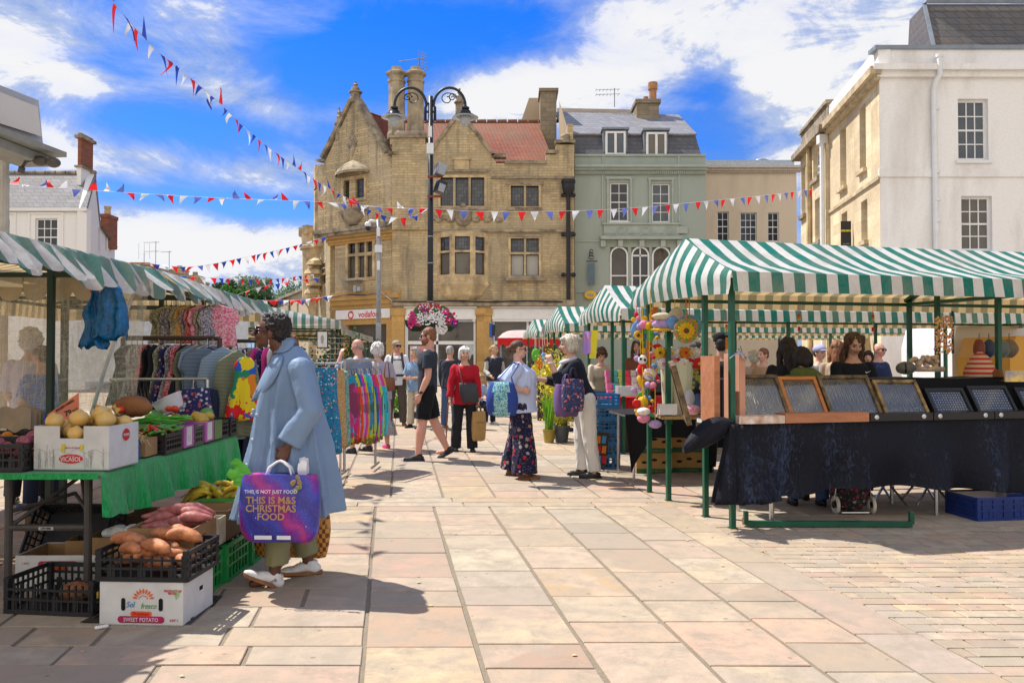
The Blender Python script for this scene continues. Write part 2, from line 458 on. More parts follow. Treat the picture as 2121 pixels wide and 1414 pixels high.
def tone():
 k=rnd.random()
 b=(.49,.42,.325)if k<.28 else(.50,.45,.37)if k<.50 else(.54,.42,.33)if k<.68 else(.56,.44,.28)if k<.79 else(.56,.39,.30)if k<.90 else(.44,.395,.34)
 q=rnd.uniform(.66,.98)
 return tuple(v*q*k_+rnd.uniform(-.012,.012)for v,k_ in zip(b,(1.05,.95,.85)))
KS=(802-1060.5)/F
pv=MB()
def slab(c0,c1,y0,y1,k=KS,gap=.006,z=0.0,gx=.013):
 """slab between skew columns c0..c1"""
 pv.col=tone();e=.004;j=lambda:rnd.uniform(-.0015,.0015)
 z=z+rnd.uniform(-.0015,.0015)
 cor=[]
 for a,b in((c0+gx,y0+gap),(c1-gx,y0+gap),(c1-gx,y1-gap),(c0+gx,y1-gap)):cor.append(V((a+k*b,b,z))+V((j()*2,j()*2,0)))
 ce=sum(cor,V())/4
 top=[p+(ce-p).normalized()*e for p in cor]
 lo=[V((p.x,p.y,z-.0085))for p in cor];mid=[V((p.x,p.y,z-.004))for p in cor]
 pv.add(top+mid+lo,[(0,1,2,3)]+[(4+i,4+(i+1)%4,(i+1)%4,i)for i in range(4)]+[(8+i,8+(i+1)%4,4+(i+1)%4,4+i)for i in range(4)])
cols=[-.106,.437,.952,1.456,1.939,2.36]
for c0,c1 in zip(cols,cols[1:]):
 y=1.2+rnd.random()*.5
 while y<7.45:
  h=rnd.choice((.3,.36,.45,.52,.6,.62));y2=min(y+h,7.45)
  if y2-y<.12:y2=7.45
  slab(c0,c1,y,y2);y=y2
y=1.2
while y<7.45:
 y2=min(y+rnd.uniform(.45,.75),7.45);slab(2.36,2.69,y,y2,gap=.002,gx=.005);y=y2
y=1.5
while y<6.6:
 c=2.69-rnd.random()*.2;first=True
 while c<11:
  w_=rnd.choice((.2,.24,.26,.3,.17));slab(2.69 if first else c,c+w_,y,y+.112,gap=.004,gx=.004);c+=w_;first=False
 y+=.112
y=1.3
while y<7.45:
 h=rnd.choice((.24,.27,.3,.33,.36));y2=min(y+h,7.45)
 if 7.45-y2<.1:y2=7.45
 c=-.106
 while c>-9:
  w_=rnd.uniform(.32,.95);slab(c-w_,c,y,y2,k=KS*.9 if False else KS,gap=.005,gx=.011);c-=w_
 y=y2
for(y0,y1)in((7.45,7.66),(7.66,7.9)):
 c=-9
 while c<9:
  w_=rnd.uniform(.5,1.1);slab(c,c+w_,y0,y1,gap=.005,gx=.006);c+=w_
y=6.6
while y<7.45:
 c=2.69
 while c<11:w_=rnd.uniform(.4,.8);slab(c,c+w_,y,min(y+.42,7.45),gap=.004,gx=.006);c+=w_
 y+=.425
c=-14;k2=KS*.9
while c<22:
 y=7.9
 big=y
 while y<37.5:
  h=rnd.choice((.4,.5,.6,.7))if y<20 else 1.2
  y2=min(y+h,37.5);slab(c+7.9*(KS-k2),c+.52+7.9*(KS-k2),y,y2,k=k2,gap=.008,gx=.012);y=y2
 c+=.52
tag(pv.build('pavement',stone_paving()),kind='structure')
iron=M('cast_iron',(.09,.075,.065),.6,.3,20,.4,90,metal=.6)
mc=MB();a=G(165,1290);b=G(395,1293);c_=G(462,1235);d_=G(290,1228)
mc.add([a+V((0,0,.006)),b+V((0,0,.006)),c_+V((0,0,.006)),d_+V((0,0,.006))],[(0,1,2,3)])
for i in range(9):
 q=i/8*.9+.05;p0=a.lerp(b,q);p1=d_.lerp(c_,q)
 mc.bar(p0.lerp(p1,.12)+V((0,0,.01)),p0.lerp(p1,.88)+V((0,0,.01)),.014,.006)
single(mc,'inspection_cover',iron,'rusty iron inspection cover in the paving beside the white sweet potato box','drain cover',tuple(a),world=True)
mc=MB();a=G(485,1217)
mc.add([G(540,1205)+V((0,0,.008)),G(522,1206)+V((0,0,.008)),G(540,1155)+V((0,0,.008)),G(555,1155)+V((0,0,.008))],[(0,1,2,3)])
lit=MB()
for i in range(26):
 x=rnd.uniform(-2.2,2.6);y=rnd.uniform(3.4,7.5);s_=rnd.uniform(.004,.011)
 lit.ell((x,y,.006),(s_*1.5,s_,s_*.35),n=6,m=4)
tag(lit.build('litter',M('straw_bits',(.55,.42,.22),.8)),kind='stuff')
pw=MB()
for i in range(5):pw.ell((G(200+i*4,1304).x,G(200,1304).y+.006*i,.012),(.012,.01,.009),(i,0,i),6,4)
single(pw,'paper_scrap',M('white_paper',(.75,.75,.74),.8),'crumpled white paper scrap on the paving in front of the boxes','litter',(0,0,0),world=True)
# ---------------------------------------------------------------- building kit
def brickmat(name,c1,c2,mortar,w=.42,h=.13,ms=.008,rough=.85,stain=.5,stainc=(.12,.10,.08),bump=.5,patch=None,vz=1.0,offset=.5,spec=.25):
 m,t=newmat(name);co=t.coord('Object');s_=t.sep(co)
 cb=t.n.new('ShaderNodeCombineXYZ');t.l.new(t.math('ADD',s_[0],s_[1]),cb.inputs[0]);t.l.new(t.math('MULTIPLY',s_[2],vz),cb.inputs[1])
 b=t.n.new('ShaderNodeTexBrick');t.l.new(cb.outputs[0],b.inputs['Vector'])
 b.inputs['Scale'].default_value=1;b.inputs['Brick Width'].default_value=w;b.inputs['Row Height'].default_value=h
 b.inputs['Mortar Size'].default_value=ms;b.inputs['Mortar Smooth'].default_value=.3;b.offset=offset;b.inputs['Bias'].default_value=0
 for k,c in(('Color1',c1),('Color2',c2),('Mortar',mortar)):b.inputs[k].default_value=tuple(c)+(1,)
 n=t.noise(co,.55,6,.65,.4)
 c=b.outputs[0]
 wn=t.n.new('ShaderNodeTexWhiteNoise');q=t.n.new('ShaderNodeVectorMath');q.operation='SNAP';t.l.new(cb.outputs[0],q.inputs[0]);q.inputs[1].default_value=(w,h,1)
 t.l.new(q.outputs[0],wn.inputs[0])
 c=t.mix(t.math('MULTIPLY',wn.outputs[0],.62),c,tuple(v*.55 for v in c1))
 if patch:c=t.mix(t.ramp(t.noise(co,.35,3,.5),[(.45,0.),(.62,.7)]),c,patch)
 c=t.mix(t.math('MULTIPLY',t.ramp(n,[(.50,0.),(.72,1.)]),stain),c,stainc)
 fine=t.noise(co,9,5,.7);c=t.mix(t.math('MULTIPLY',t.ramp(t.noise(t.coord('Object',(1,1,.13)),2.3,6,.65,.3),[(.52,0.),(.66,1.)]),stain*.8),c,stainc)
 c=t.mix(t.ramp(fine,[(.35,.3),(.6,0.)]),c,stainc)
 hh=t.math('ADD',b.outputs[1],t.math('MULTIPLY',fine,-.6))
 k=t.n.new('ShaderNodeBump');k.invert=True;t.l.new(hh,k.inputs['Height']);k.inputs['Strength'].default_value=bump;k.inputs['Distance'].default_value=.02
 t.done(t.bsdf(c,rough,0,k.outputs[0],spec));MATS[name]=m;return m
def render_wall(name,col,stain=(.25,.2,.14),amt=.25,rough=.8):
 m,t=newmat(name);co=t.coord('Object')
 a=t.noise(t.coord('Object',(1,1,.25)),.8,7,.62,.3);b=t.noise(co,14,6,.6)
 c=t.mix(t.math('MULTIPLY',t.ramp(a,[(.48,0.),(.75,1.)]),amt),col,stain)
 c=t.mix(t.ramp(b,[(.3,.12),(.55,0.)]),c,stain)
 spots=t.ramp(t.noise(co,1.6,8,.75),[(.70,0.),(.74,.35)])
 c=t.mix(spots,c,stain)
 t.done(t.bsdf(c,rough,0,t.bump(t.math('ADD',b,a),.35,.01),.3));MATS[name]=m;return m
cots=brickmat('cotswold_stone',(.68,.53,.30),(.56,.43,.24),(.27,.20,.11),.40,.125,.009,stain=.75,stainc=(.17,.14,.10),patch=(.42,.35,.23))
ashl=brickmat('ashlar_orange',(.62,.38,.13),(.57,.35,.12),(.42,.27,.1),1.1,.38,.005,stain=.3,stainc=(.2,.13,.07),bump=.2)
dress=M('dressed_stone',(.60,.46,.26),.85,.35,1.8,.4,25,col2=(.25,.19,.11))
darkst=M('weathered_stone',(.36,.29,.20),.9,.4,2.5,.5,20,col2=(.10,.085,.06))
redtile=brickmat('red_clay_tile',(.36,.095,.05),(.27,.075,.045),(.07,.03,.02),.19,.10,.012,stain=.7,stainc=(.16,.11,.08),bump=1,patch=(.30,.14,.085))
slate=brickmat('grey_slate',(.11,.12,.14),(.085,.09,.105),(.03,.03,.035),.32,.22,.008,.55,stain=.4,stainc=(.16,.13,.10),bump=.8,spec=.5)
slate2=brickmat('pale_slate',(.30,.31,.34),(.24,.25,.28),(.10,.10,.10),.30,.19,.008,.5,stain=.5,stainc=(.18,.14,.10),bump=.8,spec=.5)
slate3=brickmat('mossy_slate',(.14,.135,.135),(.105,.10,.10),(.03,.03,.03),.33,.24,.01,.6,stain=.6,stainc=(.17,.12,.07),bump=1,spec=.5)
redbrick=brickmat('red_brick',(.38,.10,.045),(.30,.085,.045),(.30,.22,.16),.23,.078,.008,stain=.4)
greenp=render_wall('sage_render',(.34,.385,.335),(.21,.23,.19),.4)
greentrim=M('sage_trim',(.36,.405,.355),.7,.15,3,.2)
tanr=render_wall('tan_render',(.66,.55,.41),(.30,.22,.15),.35)
whiter=render_wall('white_render',(.83,.81,.78),(.38,.31,.24),.6)
creamst=brickmat('cream_ashlar',(.84,.70,.46),(.80,.66,.42),(.6,.48,.3),.95,.34,.005,stain=.4,stainc=(.32,.22,.12),bump=.25,patch=(.55,.44,.29))
whitepaint=M('white_paint',(.74,.74,.73),.45,.08,3,.1)
whitelft=render_wall('white_lime_wash',(.80,.78,.75),(.5,.45,.38),.2)
lead=M('lead_grey',(.22,.25,.29),.5,.2,3,.2)
blackiron=M('black_iron',(.015,.015,.017),.45,.2,20,.2)
greystl=M('grey_galvanised',(.33,.34,.35),.45,.15,12,.15,metal=.5)
def glassmat(name,tint,rough=.04,lead_=False,var=.5):
 m,t=newmat(name);co=t.coord('Object')
 c=t.mix(t.noise(co,.9,4,.6),tuple(v*(1-var)for v in tint),tuple(v*(1+var)for v in tint))
 if lead_:
  s_=t.sep(co);cb=t.n.new('ShaderNodeCombineXYZ');t.l.new(t.math('ADD',s_[0],s_[1]),cb.inputs[0]);t.l.new(s_[2],cb.inputs[1])
  b=t.n.new('ShaderNodeTexBrick');t.l.new(cb.outputs[0],b.inputs['Vector']);b.offset=0
  b.inputs['Scale'].default_value=1;b.inputs['Brick Width'].default_value=.13;b.inputs['Row Height'].default_value=.17;b.inputs['Mortar Size'].default_value=.008
  b.inputs['Color1'].default_value=(.9,.9,.9,1);b.inputs['Color2'].default_value=(1.8,1.8,1.8,1);b.inputs['Mortar'].default_value=(.2,.2,.2,1)
  c=t.mix(1.,c,b.outputs[0],'MULTIPLY')
 nb=t.noise(co,2.2,2,.5)
 t.done(t.bsdf(c,rough,0,t.bump(nb,.06,.05),.45));MATS[name]=m;return m
gl=glassmat('window_glass',(.035,.04,.045));gll=glassmat('leaded_glass',(.055,.06,.065),.12,True)
glb=glassmat('blind_behind_glass',(.36,.34,.30),.15,False,.12);glc=glassmat('curtain_behind_glass',(.12,.105,.085),.06,False,.45)
glv=glassmat('reflecting_glass',(.07,.085,.10),.03,False,.9)
gls=glassmat('shop_glass',(.075,.065,.055),.03,False,.8)
class Fr:
 """a vertical wall plane from world (x0,y0) to (x1,y1), seen with its left end first"""
 def __init__(s,x0,y0,x1,y1):
  s.o=V((x0,y0,0));d=V((x1-x0,y1-y0,0));s.L=d.length;s.r=d.normalized();s.n=V((s.r.y,-s.r.x,0))
 def w(s,a,z,dp=0):return s.o+s.r*a+s.n*dp+V((0,0,z))
 def pa(s,px):
  k=(px-1060.5)/F;return(k*s.o.y-s.o.x)/(s.r.x-k*s.r.y)
 def pz(s,px,py):return Z(py,s.w(s.pa(px),0).y)
 def rect(s,px0,px1,py0,py1):
  m=(px0+px1)/2;return s.pa(px0),s.pa(px1),s.pz(m,py1),s.pz(m,py0)
 def box(s,mb,a0,a1,z0,z1,d0,d1):
  vs=[s.w(a,z,d)for d in(d1,d0)for a,z in((a0,z0),(a1,z0),(a1,z1),(a0,z1))]
  mb.add(vs,[(0,1,2,3),(7,6,5,4),(1,0,4,5),(2,1,5,6),(3,2,6,7),(0,3,7,4)]);return mb
 def wall(s,mb,a0,a1,z0,z1,holes=(),depth=.22,back=.35):
  xs=sorted({a0,a1}|{min(max(h[0],a0),a1)for h in holes}|{min(max(h[1],a0),a1)for h in holes})
  zs=sorted({z0,z1}|{h[2]for h in holes if z0<h[2]<z1}|{h[3]for h in holes if z0<h[3]<z1})
  for i in range(len(xs)-1):
   for j in range(len(zs)-1):
    cx,cz=(xs[i]+xs[i+1])/2,(zs[j]+zs[j+1])/2
    if not any(h[0]<cx<h[1]and h[2]<cz<h[3]for h in holes):
     mb.add([s.w(xs[i],zs[j]),s.w(xs[i+1],zs[j]),s.w(xs[i+1],zs[j+1]),s.w(xs[i],zs[j+1])],[(0,1,2,3)])
  for h in holes:
   q=[(h[0],h[2]),(h[1],h[2]),(h[1],h[3]),(h[0],h[3])]
   for k in range(4):
    a,b=q[k],q[(k+1)%4]
    mb.add([s.w(*a),s.w(*b),s.w(*b,-depth),s.w(*a,-depth)],[(3,2,1,0)])
  for a in(a0,a1):mb.add([s.w(a,z0),s.w(a,z1),s.w(a,z1,-back),s.w(a,z0,-back)],[(0,1,2,3)])
  mb.add([s.w(a0,z1),s.w(a1,z1),s.w(a1,z1,-back),s.w(a0,z1,-back)],[(0,1,2,3)])
  mb.add([s.w(a0,z0,-back),s.w(a1,z0,-back),s.w(a1,z1,-back),s.w(a0,z1,-back)],[(3,2,1,0)]if not holes else[])
  return mb
 def poly(s,mb,pts,d0,d1):
  n=len(pts);vs=[s.w(a,z,d1)for a,z in pts]+[s.w(a,z,d0)for a,z in pts]
  mb.add(vs,[tuple(range(n)),tuple(range(2*n-1,n-1,-1))]+[((k+1)%n,k,n+k,n+(k+1)%n)for k in range(n)])
 def window(s,parent,h,cols=2,rows=3,fm=None,pm=None,fw=.05,dp=.12,bar=.025,hung=True,sill=None,silld=.06,arch=0,name='window'):
  """frame with glazing bars > pane; h = a0,a1,z0,z1"""
  a0,a1,z0,z1=h;fm=fm or whitepaint;pm=pm or gl;pm=random.Random(a0*7+z0*3).choice((gl,gl,glc,glv))if pm is gl else pm
  f=MB()
  for q in((a0,a0+fw,z0,z1),(a1-fw,a1,z0,z1),(a0+fw,a1-fw,z0,z0+fw*1.2),(a0+fw,a1-fw,z1-fw,z1)):s.box(f,*q,-dp-.06,-dp)
  ia0,ia1,iz0,iz1=a0+fw,a1-fw,z0+fw*1.2,z1-fw
  for i in range(1,cols):x=ia0+(ia1-ia0)*i/cols;s.box(f,x-bar/2,x+bar/2,iz0,iz1,-dp-.05,-dp-.008)
  for j in range(1,rows):
   z=iz0+(iz1-iz0)*j/rows;b=bar*(1.7 if hung and j==rows//2+rows%2*0 else 1)
   s.box(f,ia0,ia1,z-b/2,z+b/2,-dp-.052,-dp-.005)
  o=f.build(name,fm,parent)
  p=MB()
  s.box(p,ia0,ia1,iz0,iz1,-dp-.045,-dp-.03)
  p.build('pane',pm,o)
  if sill:
   k=MB();s.box(k,a0-.08,a1+.08,z0-.09,z0-.002,-dp,silld);k.build('sill',sill,o)
  return o
def roofpoly(mb,pts,th=.12):
 """sloped sheet with thickness from world points"""
 pts=[V(p)for p in pts];n=(pts[1]-pts[0]).cross(pts[2]-pts[0]).normalized()
 if n.z<0:pts=pts[::-1];n=-n
 k=len(pts);mb.add(pts+[p-n*th for p in pts],[tuple(range(k)),tuple(range(2*k-1,k-1,-1))]+[((i+1)%k,i,k+i,k+(i+1)%k)for i in range(k)])
def B(parent,name,mat,fn,**kw):
 m=MB();fn(m);return m.build(name,mat,parent,**kw)
YB=38.0
bx=thing('stone_building','yellow stone gabled corner building with red tiled roof and twin tall chimneys','building',(X(950,YB),YB,0))
fr=Fr(X(812,YB),YB,X(1190,YB),YB)
xa=657;ya=40.9
fl=Fr(X(xa,ya),ya,X(812,YB),YB)
def H(f,l):return[f.rect(*q)for q in l]
up=H(fr,[(912,938,368,427),(943,970,368,427),(975,1003,368,427),(1058,1085,385,428),(1090,1116,385,428)])
lo=H(fr,[(1058,1085,494,522),(1090,1116,494,522),(1058,1085,527,571),(1090,1116,527,571)])
shop=H(fr,[(842,985,668,794),(1021,1186,668,794)])
bayh=(fr.pa(905),fr.pa(1010),Z(585,YB),Z(484,YB))
m=MB();fr.wall(m,0,fr.L,Z(632,YB),Z(338,YB),up+lo+[bayh]);wl=m.build('front_wall',cots,bx)
m=MB()
fr.poly(m,[(fr.pa(893),Z(338,YB)),(fr.pa(1028),Z(338,YB)),(fr.pa(1020),Z(324,YB)),(fr.pa(952),Z(236,YB)),(fr.pa(893),Z(318,YB))],-.35,-.003)
fr.poly(m,[(fr.pa(1130),Z(338,YB)),(fr.L,Z(338,YB)),(fr.L,Z(299,YB)),(fr.pa(1152),Z(299,YB)),(fr.pa(1152),Z(320,YB)),(fr.pa(1130),Z(320,YB))],-.35,-.003)
m.build('gable',cots,bx)
m=MB()
def cope(f,m,p,q,w_=.16,pr=.1,back=-.4):
 a0,z0=f.pa(p[0]),f.pz(*p);a1,z1=f.pa(q[0]),f.pz(*q)
 d=V((a1-a0,z1-z0)).normalized();nx,nz=-d.y*w_,d.x*w_
 if nz<0:nx,nz=-nx,-nz
 f.poly(m,[(a0,z0),(a1,z1),(a1+nx,z1+nz),(a0+nx,z0+nz)],back,pr)
cope(fr,m,(893,318),(952,236));cope(fr,m,(952,236),(1020,324));cope(fr,m,(1018,326),(1048,326));cope(fr,m,(1046,340),(1132,340));cope(fr,m,(1130,318),(1156,318));cope(fr,m,(1150,297),(1192,297),.14,.15)
for(x0,x1,y0,y1,pr)in((1018,1190,367,371,.12),(890,1190,476,481,.14),(905,1012,352,357,.12),(812,1190,622,634,.3),(812,1190,634,638,.18),(1050,1126,379,383,.1),(1048,1130,574,582,.22),(905,1010,430,436,.15),(1052,1122,430,436,.12),(1052,1122,486,491,.1)):
 fr.box(m,fr.pa(x0),fr.pa(x1),Z(y1,YB),Z(y0,YB),0,pr)
m.build('string_course',darkst,bx)
m=MB()
def surround(f,m,px0,px1,py0,py1,mull,w_=.12,pr=.05,tr=None):
 a0,a1,z0,z1=f.rect(px0,px1,py0,py1)
 for q in((a0-w_,a0,z0-w_,z1+w_),(a1,a1+w_,z0-w_,z1+w_),(a0,a1,z1,z1+w_),(a0,a1,z0-w_,z0)):f.box(m,*q,-.2,pr)
 for p in mull:a=f.pa(p);f.box(m,a-.055,a+.055,z0,z1,-.2,-.01)
 if tr:z=f.pz(px0,tr);f.box(m,a0,a1,z-.05,z+.05,-.2,-.014)
surround(fr,m,912,1003,368,427,(940.5,972.5));surround(fr,m,1058,1116,385,428,(1087.5,));surround(fr,m,1058,1116,494,571,(1087.5,),tr=524.5)
m.build('window_surround',dress,bx)
for h in up:fr.window(bx,h,1,1,blackiron,gll,.03,.14)
for i,h in enumerate(lo):fr.window(bx,h,1,1,blackiron,gll if i<2 else glb,.03,.14)
zb0,zb1=Z(585,YB),Z(484,YB);xl,xr=X(905,YB),X(1010,YB);pj=.55
bay=MB();pts=[(xl,YB),(X(938,YB),YB-pj),(X(980,YB),YB-pj),(xr,YB)]
frs=[Fr(*pts[i],*pts[i+1])for i in range(3)]
for i,f in enumerate(frs):
 L=f.L;e=.16 if i!=1 else .13
 zt=Z(523,YB);f.wall(bay,0,L,zb0,zb1,[(e,L-e,zb0+.35,zt-.05),(e,L-e,zt+.05,zb1-.2)],.15,.2)
zz=[(Z(585,YB),1.0),(Z(590,YB),1.06),(Z(597,YB),.95),(Z(612,YB),.80),(Z(622,YB),.55)]
rings=[]
for z_,s_ in zz:rings.append([V((xl+(xr-xl)/2+(p[0]-(xl+xr)/2)*s_,YB+(p[1]-YB)*s_-.02,z_))for p in pts])
bay.rings(rings,caps=False,closed=False);bay.add([V((p[0],p[1],zb1))for p in pts]+[V((p[0],p[1],zb1+.05))for p in pts],[(0,1,5,4),(1,2,6,5),(2,3,7,6),(4,5,6,7)])
bo=bay.build('oriel',dress,bx)
for i,f in enumerate(frs):
 e=.16 if i!=1 else .13;zt=Z(523,YB)
 f.window(bx,(e,f.L-e,zt+.05,zb1-.2),1,1,blackiron,gll,.03,.1);f.window(bx,(e,f.L-e,zb0+.35,zt-.05),1,1,blackiron,glc if i!=1 else gl,.03,.1)
m=MB()
ca,cz=fr.pa(959),Z(448,YB)
m.ell(fr.w(ca,cz,.02),(.42,.14,.5),n=16);m.ell(fr.w(ca,cz,.12),(.22,.1,.3),n=12);m.ell(fr.w(ca,cz+.5,.05),(.14,.1,.14))
for s_ in(-1,1):
 for k in range(5):m.ell(fr.w(ca+s_*(.6+k*.28),cz-.18+.12*(k%2),.03),(.2,.09,.12))
m.build('crest',darkst,bx,smooth=True)
m=MB();a0,a1=fr.pa(941),fr.pa(971)
fr.box(m,a0,a1,Z(352,YB),Z(332,YB),0,.1);fr.box(m,a0-.08,a1+.08,Z(332,YB),Z(327,YB),0,.16);m.build('niche',dress,bx)
hl=H(fl,[(712,722,372,412),(735,755,370,412)])
hm=H(fl,[(721,735,498,526),(740,754,497,525),(758,772,496,524),(721,735,531,577),(740,754,530,575),(758,772,529,573)])
zc=fl.pz(735,478);zg=fl.pz(735,640)
m=MB();fl.wall(m,0,fl.L,zc,fl.pz(735,330),hl);
base=fl.pz(735,330)
fl.poly(m,[(fl.pa(668),base),(fl.pa(798),base),(fl.pa(734),fl.pz(734,212)),(fl.pa(728),fl.pz(728,212))],-.35,-.003)
m.build('left_wall',cots,bx)
fl2=Fr(*(fl.w(fl.pa(684),0,-.3).xy),*(fl.w(fl.L-.05,0,-.3).xy))
hm=H(fl2,[(721,735,498,526),(740,754,497,525),(758,772,496,524),(721,735,531,577),(740,754,530,575),(758,772,529,573)])
m=MB();fl2.wall(m,0,fl2.L,zg,zc,hm);m.build('lower_left_wall',cots,bx)
m=MB();surround(fl2,m,721,772,497,575,(737.5,756),.16,.06,528);surround(fl,m,712,755,371,412,(728.5,),.14,.08)
m.build('window_surround',dress,bx)
for i,h in enumerate(hm):fl2.window(bx,h,1,1,blackiron,gll if i<3 else gl,.025,.14)
for h in hl:fl.window(bx,h,1,1,blackiron,gll,.025,.14)
m=MB()
for(q0,q1)in(((668,330),(730,206)),((732,206),(797,318))):cope(fl,m,q0,q1,.2,.12)
cope(fl,m,(655,335),(672,335),.12,.12)
for(y0,y1,pr)in((478,484,.18),(470,478,.28)):fl.box(m,-.1,fl.L,fl.pz(735,y1),fl.pz(735,y0),-.3,pr)
m.build('string_course',darkst,bx)
m=MB()
for i,(y0,y1,pr)in enumerate(((484,490,.05),(490,496,-.08),(496,501,-.2))):fl.box(m,fl.pa(683)-.4,fl.L,fl.pz(735,y1),fl.pz(735,y0),-.35,pr)
for i,(y0,y1,pr)in enumerate(((605,613,.14),(613,622,.32),(622,632,.22),(632,640,.1))):fl2.box(m,-.1,fl2.L+.4,fl2.pz(735,y1),fl2.pz(735,y0),0,pr)
m.build('moulded_band',ashl,bx)
m=MB();rc=fl.w(fl.pa(731),fl.pz(731,362),0)
for k,(r_,py)in enumerate(((1.0,362),(.98,357),(.86,352),(.55,342),(.12,334))):
 pass
prof=[(1.12,fl.pz(731,363)),(1.12,fl.pz(731,358)),(.95,fl.pz(731,351)),(.6,fl.pz(731,341)),(.1,fl.pz(731,333))]
m.rings([[fl.w(fl.pa(731)+r_*math.cos(PI*k/6),z_,r_*.62*math.sin(PI*k/6)+.02)for k in range(7)]for r_,z_ in prof],caps=False,closed=False)
prof=[(1.05,fl.pz(731,436)),(.9,fl.pz(731,440)),(.55,fl.pz(731,458)),(.3,fl.pz(731,466))]
m.rings([[fl.w(fl.pa(731)+r_*math.cos(PI*k/6),z_,r_*.4*math.sin(PI*k/6)+.02)for k in range(7)]for r_,z_ in prof],caps=False,closed=False)
m.rings([[fl.w(fl.pa(731)+r_*math.cos(PI*k/6),fl.pz(731,436)+dz,r_*.4*math.sin(PI*k/6)+.02)for k in range(7)]for r_,dz in((0.01,.03),(1.05,.03),(1.05,0))],caps=False,closed=False)
m.build('bay_canopy',darkst,bx)
m=MB();dc=(fl.pa(729),fl.pz(729,298));
for r_,d_ in((.42,.05),(.3,.08)):
 fl.poly(m,[(dc[0],dc[1]-r_*1.5),(dc[0]+r_*.75,dc[1]),(dc[0],dc[1]+r_*1.5),(dc[0]-r_*.75,dc[1])],0,d_)
m.build('lozenge',darkst,bx)
m=MB();zf=Z(638,YB)
for(x0,x1)in((812,838),(987,1018),(1187,1190)):
 m=MB();fr.box(m,fr.pa(x0),fr.pa(x1),0,zf,-.2,.12);fr.box(m,fr.pa(x0)-.06,fr.pa(x1)+.06,zf-.35,zf-.003,-.2,.19);fr.box(m,fr.pa(x0)-.05,fr.pa(x1)+.05,0,.5,-.2,.17)
 m.build('pilaster',ashl,bx)
m=MB()
fl2.wall(m,0,fl2.L+.3,0,zg,[(fl2.pa(716),fl2.pa(800),.6,fl2.pz(750,672))],.3)
m.build('shop_wall',ashl,bx)
m=MB();q=(fl2.pa(700),fl2.pa(812),fl2.pz(750,660),fl2.pz(750,641));fl2.box(m,*q,0,.16);sg=m.build('shop_sign',whitepaint,bx)
signred=M('sign_red',(.62,.01,.012),.4,.05)
cx_=fl2.w(fl2.pa(760),fl2.pz(760,651.5),.165);rt=fl2.r
text('vodafone',.42,signred,sg,facing(cx_+rt*.35,rt,(0,0,1)),bold=.008)
lg=MB();pc=cx_-rt*.95+V((0,0,.0));n_=fl2.n
ring=[[pc+n_*.01+rt*math.cos(2*PI*k/20)*r_+V((0,0,math.sin(2*PI*k/20)*r_))for k in range(20)]for r_ in(.2,.135)]
lg.rings(ring,caps=False);lg.add([pc+n_*.012+rt*x+V((0,0,z))for x,z in((-.03,.1),(.06,.2),(.12,.22),(.03,.08))],[(0,1,2,3)]);lg.build('logo',signred,sg)
m=MB();fl2.box(m,fl2.pa(716),fl2.pa(800),.6,fl2.pz(750,672),-.28,-.24);m.build('shop_window',gls,bx)
for i,(x0,x1)in enumerate(((839,986),(1019,1187))):
 m=MB();fr.box(m,fr.pa(x0),fr.pa(x1),Z(661,YB),Z(638.5,YB),-.1,.1);fr.box(m,fr.pa(x0)+.02,fr.pa(x1)-.02,Z(666,YB),Z(661,YB),-.1,.05);fr.box(m,fr.pa(x0)-.03,fr.pa(x1)+.03,Z(638,YB),Z(635.5,YB),-.1,.2)
 fa=m.build('fascia',whitepaint,bx)
 m=MB();xm=905 if i==0 else 1093;xv=fr.pa(xm)
 fr.box(m,xv+.6,xv+1.7,Z(665,YB),Z(662,YB),.04,.055)
 for k in range(16):fr.box(m,xv+.6+k*.07,xv+.63+k*.07,Z(665,YB),Z(662,YB),.05,.062)
 m.build('vent_grille',lead,fa)
 m=MB();a0,a1=fr.pa(x0+1),fr.pa(x1-1)
 for q in((a0,a0+.1,0,Z(666,YB)),(a1-.1,a1,0,Z(666,YB)),(xv-.05,xv+.05,.45,Z(666,YB)),(a0+.1,a1-.1,Z(713,YB),Z(706,YB)),(a0+.1,a1-.1,0,.45)):fr.box(m,*q,-.2,-.12)
 fm_=m.build('shopfront',whitepaint,bx)
 m=MB();fr.box(m,a0+.1,a1-.1,.45,Z(666,YB),-.19,-.165);m.build('pane',gls,fm_)
m=MB();fr.box(m,fr.pa(848),fr.pa(880),Z(756,YB),Z(716,YB),-.163,-.158);m.build('poster',M('poster_red',(.45,.06,.05),.4,.5,3,col2=(.5,.45,.42)),bx)
m=MB();pc=fr.w(fr.pa(972),Z(722,YB),-.155)
m.rings([[pc+V((r_*math.cos(2*PI*k/18),0,r_*math.sin(2*PI*k/18)))for k in range(18)]for r_ in(.32,.001)],caps=False);m.build('window_sticker',M('pale_sticker',(.45,.52,.5),.5),bx)
m=MB();fr.box(m,fr.pa(812),fr.pa(893),Z(476,YB),Z(300,YB),-1.6,.16);fr.box(m,fr.pa(807),fr.pa(880),Z(300,YB),Z(283,YB),-1.6,.1);ch=m.build('chimney',cots,bx)
m=MB();fr.box(m,fr.pa(803),fr.pa(884),Z(287,YB),Z(283,YB),-1.7,.2);fr.box(m,fr.pa(803),fr.pa(822),Z(322,YB),Z(316,YB),-.4,.25)
for k in range(8):m.ell(fr.w(fr.pa(825+k*7),Z(279,YB),0),(.22,.15,.2),n=8,m=6)
m.build('capping',darkst,ch)
